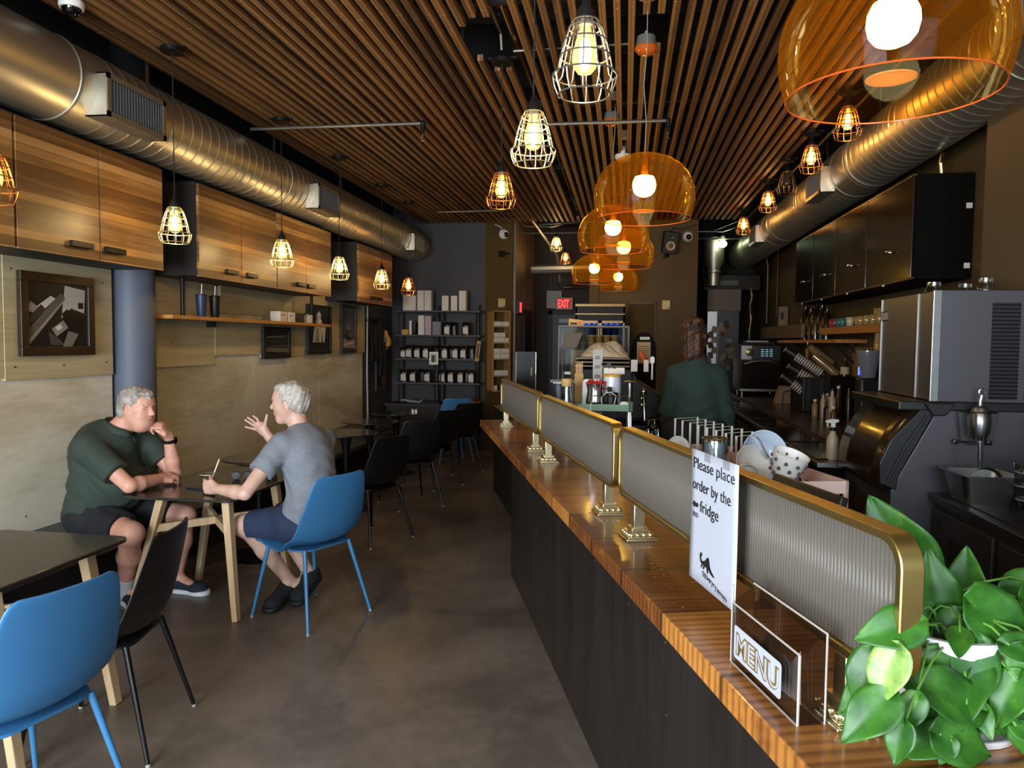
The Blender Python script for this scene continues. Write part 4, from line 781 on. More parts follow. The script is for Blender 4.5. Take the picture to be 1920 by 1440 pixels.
def sdf_build(prims, h, disp=None, cuts=()):
    lo = np.min([_box(p)[0] for p in prims if p[6] == '+'], axis=0)-.03; hi = np.max([_box(p)[1] for p in prims if p[6] == '+'], axis=0)+.03
    n = np.ceil((hi-lo)/h).astype(int)+1; F = np.full(n, .5, np.float32); ax = [lo[i]+h*np.arange(n[i]) for i in range(3)]
    def sub(l, u):
        i0 = np.clip(((l-lo)/h).astype(int), 0, n-1); i1 = np.clip(((u-lo)/h).astype(int)+2, 0, n); sl = tuple(slice(i0[k], i1[k]) for k in range(3))
        return sl, np.stack(np.meshgrid(*[ax[k][sl[k]] for k in range(3)], indexing='ij'), -1)
    for p in prims:
        l, u = _box(p); k = p[5]; sl, P = sub(l-k-3*h, u+k+3*h)
        if 0 in P.shape: continue
        d = _eval(p, P)
        for (pt, nn) in p[7]: d = np.maximum(d, (P-np.array(pt))@np.array(nn))
        f = F[sl]
        if p[6] == '+': hh = np.clip(.5+.5*(f-d)/k, 0, 1); F[sl] = f*(1-hh)+d*hh-k*hh*(1-hh)
        else: d = -d; hh = np.clip(.5-.5*(f-d)/k, 0, 1); F[sl] = f*(1-hh)+d*hh+k*hh*(1-hh)
    if disp is not None or cuts:
        P = np.stack(np.meshgrid(*ax, indexing='ij'), -1)
        if disp is not None: F = F+disp(P)*(F < .1)
        for (pt, nn) in cuts: F = np.maximum(F, (P-np.array(pt))@np.array(nn))
    F[0] = F[-1] = 1; F[:, 0] = F[:, -1] = 1; F[:, :, 0] = F[:, :, -1] = 1
    S = F < 0; a = np.zeros(tuple(m_-1 for m_ in F.shape), np.int8)
    offs = [(i, j, k) for i in (0, 1) for j in (0, 1) for k in (0, 1)]; N = F.shape
    for o in offs: a += S[o[0]:N[0]-1+o[0], o[1]:N[1]-1+o[1], o[2]:N[2]-1+o[2]]
    act = np.argwhere((a > 0) & (a < 8)); vals = {o: F[act[:, 0]+o[0], act[:, 1]+o[1], act[:, 2]+o[2]] for o in offs}; acc = np.zeros((len(act), 3)); cnt = np.zeros(len(act))
    for o in offs:
        for d in range(3):
            if o[d] == 0:
                q = list(o); q[d] = 1; fa, fb = vals[o], vals[tuple(q)]; m_ = (fa < 0) != (fb < 0); t = np.where(m_, fa/np.where(m_, fa-fb, 1), 0)
                pos = np.tile(np.array(o, float), (len(act), 1)); pos[:, d] = t; acc += pos*m_[:, None]; cnt += m_
    vt = lo+h*(act+acc/cnt[:, None]); idx = -np.ones(a.shape, np.int64); idx[tuple(act.T)] = np.arange(len(act)); faces = []
    for d in range(3):
        e1, e2 = [(1, 2), (2, 0), (0, 1)][d]; sa = [slice(None)]*3; sb = [slice(None)]*3; sa[d] = slice(0, -1); sb[d] = slice(1, None)
        A, B_ = S[tuple(sa)], S[tuple(sb)]; ed = np.argwhere(A != B_); ed = ed[(ed[:, e1] > 0) & (ed[:, e2] > 0) & (ed[:, e1] < N[e1]-1) & (ed[:, e2] < N[e2]-1)]
        ins = A[tuple(ed.T)]; c = []
        for (x, y) in ((1, 1), (0, 1), (0, 0), (1, 0)): q = ed.copy(); q[:, e1] -= x; q[:, e2] -= y; c.append(idx[tuple(q.T)])
        q = np.stack(c, 1); q[~ins] = q[~ins][:, ::-1]; faces.append(q)
    return vt, np.concatenate(faces)
def smooth_verts(vt, f, it):
    e = np.concatenate([f[:, [0, 1]], f[:, [1, 2]], f[:, [2, 3]], f[:, [3, 0]]]); 
    for _ in range(it):
        s_ = np.zeros_like(vt); c = np.zeros(len(vt)); np.add.at(s_, e[:, 0], vt[e[:, 1]]); np.add.at(s_, e[:, 1], vt[e[:, 0]]); np.add.at(c, e[:, 0], 1); np.add.at(c, e[:, 1], 1); vt = vt*.5+.5*s_/c[:, None]
    return vt
def sdf_obj(name, prims, h, m, parent, disp=None, cuts=(), smooth=1):
    vt, f = sdf_build(prims, h, disp, cuts); vt = smooth_verts(vt, f, smooth); q_ = parent; o = np.zeros(3)
    while q_ is not None: o = o+np.array(q_.location); q_ = q_.parent
    me = bpy.data.meshes.new(name)
    me.vertices.add(len(vt)); me.vertices.foreach_set('co', (vt-o).astype(np.float32).ravel()); me.loops.add(f.size); me.loops.foreach_set('vertex_index', f.ravel().astype(np.int32)); me.polygons.add(len(f)); me.polygons.foreach_set('loop_start', np.arange(0, f.size, 4, dtype=np.int32)); me.polygons.foreach_set('loop_total', np.full(len(f), 4, np.int32))
    me.update(calc_edges=True); me.validate(); me.polygons.foreach_set('use_smooth', [True]*len(me.polygons)); me.materials.append(m); ob = bpy.data.objects.new(name, me); COL.objects.link(ob); ob.parent = parent; return ob
def frame_(fwd, up=(0, 0, 1)):
    f = np.array(fwd, float); f /= np.linalg.norm(f); u = np.array(up, float); u -= f*(u@f); u /= np.linalg.norm(u); l = np.cross(u, f); return np.stack([f, l, u], 1)   # columns: forward, left, up
def head_prims(c, R, s=1.0, heavy=0, jaw=1.0):
    P = lambda x, y, z: np.array(c)+R@(np.array([x, y, z])*s); q = []
    q += [E_(P(-.012, 0, .025), (.098*s, .077*s, .092*s), R), E_(P(.028, 0, -.03), (.066*s, .06*s*jaw, .078*s), R, .03), E_(P(.038, 0, .045), (.052*s, .062*s, .05*s), R, .03), C_(P(.05, -.016, -.095), P(.05, .016, -.095), .024*s, k=.03)]
    for sg in (-1, 1): q += [E_(P(.05, sg*.036, -.03), (.03*s, .026*s, .03*s), R, .02), C_(P(-.005, sg*.058, -.04), P(.045, sg*.026, -.098), .018*s*jaw, k=.03)]
    if heavy: q += [E_(P(.02, 0, -.105), (.05*s, .052*s, .036*s), R, .03), E_(P(.03, 0, -.06), (.058*s, .067*s, .058*s), R, .03)]
    q += [C_(P(.086, -.03, .026), P(.086, .03, .026), .009*s, k=.014), C_(P(.086, 0, .012), P(.107, 0, -.024), .0075*s, .0125*s, k=.012), E_(P(.098, -.011, -.028), (.010*s, .007*s, .007*s), R, .006), E_(P(.098, .011, -.028), (.010*s, .007*s, .007*s), R, .006)]
    for sg in (-1, 1): q += [E_(P(.099, sg*.032, .008), (.014*s, .016*s, .010*s), R, .012, '-'), C_(P(.074, sg*.022, .008), P(.072, sg*.044, .007), .0135*s, .012*s, k=.006)]
    q += [E_(P(.084, 0, -.056), (.014*s, .025*s, .007*s), R, .006), E_(P(.082, 0, -.068), (.013*s, .022*s, .008*s), R, .006), E_(P(.103, 0, -.0615), (.012*s, .024*s, .0018*s), R, .003, '-')]
    for sg in (-1, 1):
        q += [E_(P(-.006, sg*.077, -.008), (.018*s, .009*s, .032*s), R@np.array([[.95, 0, .3], [0, 1, 0], [-.3, 0, .95]]), .007), E_(P(.0, sg*.088, -.006), (.010*s, .006*s, .02*s), R, .005, '-')]
    return q
def hand_prims(w, d, n, side, curls, spread=.16, thumb=None, s=1.0, hold=0):
    """wrist w, direction d, palm normal n (out of the palm), side = +1 if thumb lies on cross(n,d)"""
    d = np.array(d, float); d /= np.linalg.norm(d); n = np.array(n, float); n -= d*(n@d); n /= np.linalg.norm(n); t = np.cross(n, d)*side; w = np.array(w, float); q = []
    q += [E_(w+d*.045*s, (.042*s, .036*s, .014*s), np.stack([d, t, n], 1), .02)]
    for i, (off, ln) in enumerate(((.030, .088), (.010, .092), (-.010, .088), (-.028, .078))):
        kn = w+d*ln*s+t*off*s; q.append(C_(w+t*off*.6*s+d*.012, kn, .0135*s, .0105*s, k=.014)); a = spread*(1.5-i)*.5+.0; dd = d*math.cos(a)+t*math.sin(a); p = kn; cu = curls[i] if hasattr(curls, '__len__') else curls
        for j, L in enumerate((.042, .026, .021)):
            L *= s*(1, 1.08, 1.0, .82)[i]; ang = cu*(1.0, 1.15, .8)[j]*(j+1 if j else 1) if False else cu*(1, 2.1, 2.8)[j]; v_ = dd*math.cos(ang)+n*math.sin(ang); e = p+v_*L; q.append(C_(p, e, (.0092, .0084, .0076)[j]*s, (.0086, .0078, .0066)[j]*s, k=.004)); p = e
    b0 = w+t*.018*s+d*.02*s; th = thumb if thumb is not None else (t*.75+d*.6+n*.25); th = np.array(th, float); th /= np.linalg.norm(th); p1 = b0+(t*.6+d*.7)*.03*s; q.append(C_(b0, p1, .015*s, .0125*s, k=.012)); p2 = p1+th*.034*s; q.append(C_(p1, p2, .0112*s, .0098*s, k=.006)); th2 = th*.85+d*.3+n*.12*hold; th2 /= np.linalg.norm(th2); q.append(C_(p2, p2+th2*.027*s, .0098*s, .0082*s, k=.004)); return q
skin1 = mat('skin_ruddy', 'c98f78', .5, col2='d9a48c', vscale=14, bmp=.06, bscale=300); skin2 = mat('skin_fair', 'c39a86', .5, col2='d2ab97', vscale=14, bmp=.06, bscale=300)
def hairmat(name, a, b_, c):
    m, nt, bs = _nt(name); v = coords(nt, (1, 1, .35)); n1 = noise(nt, v, 120, 4, .7, 1.5); n2 = noise(nt, coords(nt), 14, 3); mx = node(nt, 'ShaderNodeMath', operation='MULTIPLY_ADD'); mx.inputs[1].default_value = .5; nt.links.new(n1, mx.inputs[0]); h = node(nt, 'ShaderNodeMath', operation='MULTIPLY'); h.inputs[1].default_value = .6; nt.links.new(n2, h.inputs[0]); nt.links.new(h.outputs[0], mx.inputs[2])
    nt.links.new(ramp(nt, mx.outputs[0], [(.35, a), (.52, b_), (.68, c)]), bs.inputs['Base Color']); bs.inputs['Roughness'].default_value = .55; bump(nt, bs, n1, .5, .004); return m
def fabric(name, col, var=.08, sc=500): return mat(name, col, .85, var=var, vscale=90, bmp=.12, bscale=sc)
def face_bits(t, c, R, s, iris, brow, lips):
    P = lambda x, y, z: Vector(np.array(c)+R@(np.array([x, y, z])*s))-t.location; MR = Matrix(R.tolist())
    for sg in (-1, 1):
        e = MB().ell(P(.0725, sg*.0325, .0085), .0135*s, 16, 10).build('eye', mat('eye_white', 'd8d0c8', .2), t); MB().ell(P(.0805, sg*.0325, .0085), (.0062*s,)*3, 12, 8).build('iris', mat(iris, iris, .1), e)
        MB().tube([P(.088, sg*.016, .024), P(.091, sg*.032, .031), P(.08, sg*.05, .026)], [.0028*s, .0034*s, .002*s], 6).build('eyebrow', mat(brow, brow, .8), t)
        MB().tube([P(.085, sg*.021, .0135), P(.0875, sg*.032, .017), P(.082, sg*.044, .0135)], .0018*s, 6).build('eyelid', mat('lid_skin', 'a87462', .6), t)
    MB().tube([P(.092, -.02, -.063), P(.0985, -.008, -.060), P(.099, 0, -.0605), P(.0985, .008, -.060), P(.092, .02, -.063)], [.0016*s, .003*s, .003*s, .003*s, .0016*s], 6).build('lips', mat(lips, lips, .5), t)
def shoe(t, heel, toe, m, sole_m, up_h=.10, z=.0, name='shoe'):
    h_, e = np.array(heel, float), np.array(toe, float); d = e-h_; L = np.linalg.norm(d[:2]); dn = d/np.linalg.norm(d); upv = V3(0, 0, 1)-dn*dn[2]; upv /= np.linalg.norm(upv)
    base = h_-upv*.0; cuts = ((h_+upv*.0, -upv),)
    so = [C_(h_+upv*.012, h_+dn*.09+upv*.012, .044, .043, .02), C_(h_+dn*.09+upv*.012, e-dn*.03+upv*.012, .043, .048, .02), C_(e-dn*.05+upv*.012, e-dn*.03+upv*.012, .052, .044, .02)]
    s1 = sdf_obj(name, [C_(h_+upv*.05, h_+dn*.08+upv*.06, .042, .045, .02), C_(h_+dn*.07+upv*.06, e-dn*.05+upv*.032, .046, .040, .02), C_(h_+dn*.02+upv*.05, h_+dn*.035+upv*up_h, .045, .046, .02, cut=((h_+upv*up_h, upv),)), E_(e-dn*.055+upv*.032, (.055, .052, .036), np.stack([dn, np.cross(upv, dn), upv], 1), .02)], .006, m, t, cuts=((h_+upv*.018, -upv),))
    sdf_obj('sole', so, .006, sole_m, s1, cuts=((h_, -upv), (h_+upv*.03, upv))); return s1
def limb(a, b_, c, r): return [C_(a, b_, r[0], r[1]), C_(b_, c, r[2], r[3])]
def fold(amp, axis=(0, 0, 1), f=55, where=None):
    ax_ = np.array(axis, float)
    def g(P):
        s_ = P@ax_; w = 1.0
        if where is not None: w = np.exp(-(((P-np.array(where[0]))@np.array([0, 0, 1]))/where[1])**2)
        return amp*w*np.sin(f*s_+3*np.sin(P[..., 0]*17)+2.5*np.sin(P[..., 1]*23+1))+amp*.5*np.sin(P[..., 0]*41+P[..., 2]*29)*np.sin(P[..., 1]*37-P[..., 2]*21)
    return g
# ------------------------------------------------------------------ man in green
def man_green():
    t = thing('person', 'stout grey-haired man in a dark green polo on the bench, chin on his fist', 'person', (-3.05, 3.98, 0))
    hip, bel, che, nb = V3(-3.09, 3.99, .56), V3(-3.06, 3.97, .72), V3(-3.03, 3.97, .90), V3(-2.93, 3.975, 1.045)
    SN, SF, EN, EF = V3(-2.99, 3.775, .965), V3(-2.93, 4.17, .98), V3(-2.715, 3.755, .758), V3(-2.70, 4.16, .757)
    WN, WF = V3(-2.685, 4.0, .757), V3(-2.682, 4.075, .995); HN, HF = V3(-3.06, 3.88, .545), V3(-3.04, 4.1, .545); KN, KF = V3(-2.72, 3.77, .485), V3(-2.66, 4.19, .49)
    AN, AF = V3(-2.90, 3.96, .10), V3(-2.74, 4.22, .10); hc = V3(-2.805, 3.97, 1.172); R = frame_((.96, -.14, -.05), (.12, .02, 1)); B = V3(.10, 0, 0)
    rot = frame_((1, 0, 0)); body = head_prims(hc, R, 1.0, 1, 1.06)
    body += [C_(nb, hc+R@V3(-.03, 0, -.05), .066, .064), E_(che, (.15, .2, .19), rot), E_(bel+B*.6, (.20, .2, .17), rot, .05), C_(HN, HF, .125, k=.05), C_(SN+V3(-.01, .04, -.01), SF+V3(-.01, -.04, -.01), .075, k=.05)]
    body += [C_(SN, EN, .055, .040, .012), C_(EN, EN+(WN-EN)*.3, .038, .043, .012), C_(EN+(WN-EN)*.3, WN, .043, .029, .012), C_(SF, EF, .055, .039, .012), C_(EF, EF+(WF-EF)*.35, .038, .043, .012), C_(EF+(WF-EF)*.35, WF, .043, .028, .012)]
    body += [C_(HN, KN, .10, .066, .04), C_(HF, KF, .10, .066, .04), E_(KN, (.062, .06, .062), k=.03), C_(KN, KN+(AN-KN)*.4, .056, .060), C_(KN+(AN-KN)*.4, AN, .060, .036), C_(KF, KF+(AF-KF)*.4, .056, .060), C_(KF+(AF-KF)*.4, AF, .060, .036), C_(AN, AN+V3(.12, -.04, -.05), .032, .026), C_(AF, AF+V3(.13, -.02, -.05), .032, .026)]
    body += hand_prims(WN, (.25, .97, .0), (-.5, .1, -.85), 1, (1.0, 1.05, 1.1, 1.1), .05, thumb=(.0, .9, .35), s=1.05, hold=1)
    body += hand_prims(WF, (-.12, -.55, .82), (-.9, -.2, -.3), -1, (1.15, 1.2, 1.2, 1.15), .04, thumb=(-.8, -.2, .5), s=1.02, hold=1)
    sdf_obj('body', body, .0048, skin1, t)
    hair = [E_(hc+R@V3(-.018, 0, .030), (.108, .087, .098), R, .02), E_(hc+R@V3(.035, -.01, .086), (.06, .06, .028), R, .02), E_(hc+R@V3(-.05, 0, -.02), (.066, .079, .075), R, .02)]
    def hd(P): q = (P-hc)@R; return .0022*np.sin(q[..., 0]*160+q[..., 2]*90)*np.sin(q[..., 1]*150)+.0035*np.sin(q[..., 0]*60+3*q[..., 1]*20)
    cutf = hc+R@V3(.075, 0, .055); nf = R@V3(.8, 0, -.62)/np.linalg.norm([.8, .62]); side = hc+R@V3(.018, 0, 0); 
    hair2 = [h_ for h_ in hair]; hair2.append(E_(hc+R@V3(.085, 0, -.045), (.09, .2, .098), R, .006, '-')); hair2.append(E_(hc+R@V3(.01, 0, -.115), (.12, .2, .075), R, .01, '-'))
    for sg in (-1, 1): hair2.append(E_(hc+R@V3(-.004, sg*.085, -.012), (.022, .03, .034), R, .004, '-'))
    sdf_obj('hair', hair2, .004, hairmat('grey_hair', '5c554c', '989086', 'c8c0b4'), t, hd)
    face_bits(t, hc, R, 1.0, '3a4a50', '6b5444', 'a86a60')
    # polo
    g = fabric('green_polo', '2e3a30'); o = .014
    sl_n = EN+(SN-EN)*.30; dn_ = (EN-SN)/np.linalg.norm(EN-SN); sl_f = EF+(SF-EF)*.34; df_ = (EF-SF)/np.linalg.norm(EF-SF)
    sh = [E_(che, (.165, .215, .20), rot), E_(bel+B*.6, (.215, .222, .185), rot, .05), C_(HN+V3(0, 0, .03), HF+V3(0, 0, .03), .142, k=.05), C_(SN+V3(-.01, .04, -.005), SF+V3(-.01, -.04, -.005), .088, k=.05), C_(nb+V3(-.03, 0, -.06), nb+V3(-.01, 0, -.015), .10, .078, .05),
          C_(SN, EN, .075, .075, .035, cut=((sl_n, dn_),)), C_(SF, EF, .075, .075, .035, cut=((sl_f, df_),))]
    nk = nb+V3(.012, 0, .035); sdf_obj('polo_shirt', sh+[C_(nb+V3(-.01, 0, -.01), nb+V3(.05, 0, .12), .069, .075, .006, '-')], .006, g, t, fold(.0042, (.25, 0, .97), 62, ((0, 0, .72), .2)), cuts=(((0, 0, .525), (0, 0, -1)),))
    MB(); col = []
    for k in range(19):
        a = -2.45+4.9*k/18; col.append((a, nb+V3(math.cos(a)*.078+.008, math.sin(a)*.08, .022-.045*math.cos(a)*max(0, math.cos(a)))))
    mb = MB(); n = len(col); pts = []
    off = Vector(t.location)
    for a, p in [(a_+PI*0, p_) for a_, p_ in col]:
        q = nb+V3(-math.cos(a)*.0, 0, 0)
    ring = []
    for k in range(21):
        a = .35+(2*PI-.7)*k/20; ring.append(nb+V3(math.cos(a)*.080+.01, math.sin(a)*.082, .012-.035*math.cos(a)))
    top = [Vector(p+V3(0, 0, .022))-off for p in ring]; bot = [Vector(p+V3((p-nb)[0]*.22, (p-nb)[1]*.22, -.02))-off for p in ring]; n = len(top)
    MB().add(top+bot, [(i, i+1, n+i+1, n+i) for i in range(n-1)]).build('collar', g, t, solid=.006, ang=180)
    MB().tube([Vector(nb+V3(.075, .0, -.02))-off, Vector(nb+V3(.10, .0, -.07))-off], .0035, 6).build('placket', mat('placket_green', '1f2b21', .8), t)
    # watch
    wd = (WF-EF)/np.linalg.norm(WF-EF); c = WF-wd*.025; Q = Vector(wd).to_track_quat('Z', 'Y').to_matrix(); w_ = MB().lathe([(.031, -.010), (.035, -.008), (.035, .008), (.031, .010)], 24, Vector(c)-off, Q, cap=False).build('wristwatch', black_plastic, t, solid=.003)
    MB().box(Vector(c+V3(.037, .004, 0))-off, (.012, .036, .034), R=Q).build('watch_face', mat('watch_glass', '0a0a0c', .08), w_, bevel=.004)
    # shorts, socks, shoes
    ks, kf = KN+(HN-KN)*.22, KF+(HF-KF)*.22; dk_ = (KN-HN)/np.linalg.norm(KN-HN); dkf = (KF-HF)/np.linalg.norm(KF-HF)
    sdf_obj('shorts', [C_(HN, HF, .142, k=.05), C_(HN, KN, .125, .093, .04, cut=((ks, dk_),)), C_(HF, KF, .125, .093, .04, cut=((kf, dkf),)), E_(bel+V3(.03, 0, -.12), (.18, .2, .09), rot)], .007, fabric('black_shorts', '15161b'), t, fold(.003, (.6, .5, .3), 50), cuts=(((0, 0, .66), (0, 0, 1)), ((0, 0, .452), (0, 0, -1))) if False else (((0, 0, .66), (0, 0, 1)),))
    for A, K in ((AN, KN), (AF, KF)):
        dd = (K-A)/np.linalg.norm(K-A); sdf_obj('sock', [C_(A+V3(0, 0, -.03), A+dd*.12, .043, .047, .02, cut=((A+dd*(.10 if A is AN else .02), dd),))], .006, mat('sock_grey', 'b9bcc0', .9, bmp=.2, bscale=200), t)
    shoe(t, (-2.96, 4.03, .0), (-2.74, 3.86, .0), fabric('dark_sneaker', '16181e'), mat('white_sole', 'd4d6d8', .5)); shoe(t, (-2.80, 4.235, .0), (-2.53, 4.20, .0), fabric('navy_sneaker', '1c2434'), MATS['white_sole'])
man_green()
# ------------------------------------------------------------------ man in grey
def man_grey():
    t = thing('person', 'grey-haired man in grey t-shirt and navy shorts on the blue chair, one hand raised', 'person', (-1.80, 4.04, 0))
    HL, HR = V3(-1.80, 3.93, .55), V3(-1.73, 4.12, .55); bel, che, nb = V3(-1.755, 4.035, .70), V3(-1.80, 4.06, .89), V3(-1.865, 4.09, 1.06)
    SL, SR = V3(-1.895, 3.915, .985), V3(-1.79, 4.26, .985); EL, ER = V3(-2.005, 3.715, .752), V3(-2.01, 4.325, .80); WL, WR = V3(-2.215, 3.79, .755), V3(-2.175, 4.35, .965)
    KL, KR = V3(-2.17, 4.005, .50), V3(-2.10, 4.24, .50); AL, AR = V3(-1.975, 4.19, .12), V3(-1.895, 4.27, .16); hc = V3(-1.925, 4.09, 1.212); R = frame_((-.99, -.10, -.04), (-.12, 0, 1)); rot = frame_((-.95, .15, -.25), (-.25, .05, .95))
    body = head_prims(hc, R, .98, 0, .95)+[C_(nb, hc+R@V3(-.03, 0, -.05), .058, .056), E_(che, (.115, .175, .2), rot), E_(bel, (.12, .155, .17), rot, .05), C_(HL, HR, .115, k=.05), C_(SL+V3(.01, .04, -.01), SR+V3(.01, -.04, -.01), .062, k=.05)]
    body += [C_(SL, EL, .050, .036, .012), C_(EL, EL+(WL-EL)*.3, .035, .039, .012), C_(EL+(WL-EL)*.3, WL, .039, .027, .012), C_(SR, ER, .052, .036, .012), C_(ER, WR, .037, .026, .012), C_(HL, KL, .09, .06, .04), C_(HR, KR, .09, .06, .04), E_(KL, (.06, .058, .058))]
    for K, A in ((KL, AL), (KR, AR)): m_ = K+(A-K)*.4+V3(.012, .012, -.01); body += [C_(K, m_, .05, .053), C_(m_, A, .053, .033), C_(A, A+V3(-.02, -.09, -.06), .03, .024)]
    body += hand_prims(WL, (-.93, .34, .03), (.25, .65, -.05), 1, (.55, .6, .62, .65), .05, thumb=(-.55, .8, .3), s=1.02, hold=1)
    # raised open hand, splayed fingers
    pc = V3(-2.225, 4.35, 1.025); body += [C_(WR, pc, .026, .03, .02), E_(pc, (.036, .016, .042), frame_((1, .1, 0), (-.45, 0, .9)), .015)]
    def px(x_, z_, y_): return V3(x_, y_, z_)
    for (a, m1, e) in (((-2.245, 1.055, 4.345), (-2.252, 1.085, 4.335), (-2.272, 1.105, 4.32)), ((-2.255, 1.045, 4.345), (-2.278, 1.072, 4.33), (-2.305, 1.095, 4.315)), ((-2.258, 1.03, 4.35), (-2.29, 1.05, 4.34), (-2.33, 1.078, 4.33)), ((-2.255, 1.012, 4.355), (-2.29, 1.022, 4.35), (-2.335, 1.032, 4.345))):
        A_, M_, Z_ = (V3(q[0], q[2], q[1]) for q in (a, m1, e)); body += [C_(pc, A_, .013, .0105, .012), C_(A_, M_, .0095, .0088, .004), C_(M_, Z_, .0086, .007, .004)]
    body += [C_(pc+V3(.01, -.005, -.01), V3(-2.20, 4.335, 1.055), .015, .012, .012), C_(V3(-2.20, 4.335, 1.055), V3(-2.188, 4.325, 1.088), .0108, .0098, .005), C_(V3(-2.188, 4.325, 1.088), V3(-2.180, 4.32, 1.112), .0096, .008, .004)]
    sdf_obj('body', body, .0048, skin2, t)
    hair = [E_(hc+R@V3(-.020, 0, .030), (.104, .085, .097), R, .02), E_(hc+R@V3(.02, 0, .085), (.062, .06, .032), R, .02), E_(hc+R@V3(-.048, 0, -.018), (.062, .076, .072), R, .02), E_(hc+R@V3(.085, 0, -.045), (.092, .2, .1), R, .006, '-'), E_(hc+R@V3(.0, 0, -.115), (.12, .2, .07), R, .01, '-')]
    for sg in (-1, 1): hair.append(E_(hc+R@V3(-.004, sg*.083, -.012), (.02, .03, .034), R, .004, '-'))
    def hd(P): q = (P-hc)@R; return .0022*np.sin(q[..., 0]*160+q[..., 2]*90)*np.sin(q[..., 1]*150)+.003*np.sin(q[..., 0]*60+3*q[..., 1]*20)
    sdf_obj('hair', hair, .004, hairmat('silver_hair', '5a463a', 'a39a90', 'd6d0c6'), t, hd); face_bits(t, hc, R, .98, '40505a', '7a6a58', 'a87468')
    g = fabric('grey_tshirt', '7a7f86', .12); sl = EL+(SL-EL)*.42; d1 = (EL-SL)/np.linalg.norm(EL-SL); sr = ER+(SR-ER)*.42; d2 = (ER-SR)/np.linalg.norm(ER-SR)
    sdf_obj('t_shirt', [E_(che, (.132, .19, .21), rot), E_(bel, (.138, .17, .18), rot, .05), C_(HL+V3(.02, 0, .03), HR+V3(.02, 0, .03), .128, k=.05), C_(SL+V3(.01, .04, -.005), SR+V3(.01, -.04, -.005), .076, k=.05), C_(nb+V3(.03, 0, -.06), nb+V3(.01, 0, -.02), .09, .068, .05), C_(SL, EL, .070, .070, .035, cut=((sl, d1),)), C_(SR, ER, .068, .068, .035, cut=((sr, d2),)), C_(nb+V3(0, 0, -.01), nb+V3(-.05, 0, .12), .061, .066, .005, '-')], .006, g, t, fold(.0035, (.35, .1, .93), 58, ((0, 0, .70), .25)), cuts=(((0, 0, .56), (.35, 0, -.94)),) if False else (((-1.80, 4.0, .525), (-.25, 0, -.97)),))
    ks, kr = KL+(HL-KL)*.16, KR+(HR-KR)*.16; dl, dr = (KL-HL)/np.linalg.norm(KL-HL), (KR-HR)/np.linalg.norm(KR-HR)
    sdf_obj('shorts', [C_(HL, HR, .13, k=.05), C_(HL, KL, .11, .084, .04, cut=((ks, dl),)), C_(HR, KR, .11, .084, .04, cut=((kr, dr),))], .007, fabric('navy_shorts', '232f4a'), t, fold(.0028, (.6, .5, .3), 50), cuts=(((0, 0, .66), (0, 0, 1)), ((0, 0, .452), (0, 0, -1))))
    dkm = fabric('dark_sneaker2', '15191d'); s1 = shoe(t, (-1.985, 4.25, .03), (-2.015, 3.985, .0), dkm, mat('black_sole', '101214', .6), .09); s2 = shoe(t, (-1.875, 4.33, .09), (-1.90, 4.10, .01), dkm, MATS['black_sole'], .09)
    for A in (AL, AR):
        for k in (-1, 1): MB().tube([Vector(A+V3(.0, -.03, .0+.0*k))-Vector(t.location), Vector(A+V3(k*.02, -.045, .01))-Vector(t.location)], .005, 6).build('shoe_lace', white_p if k > 0 else black_matte, t)
man_grey()
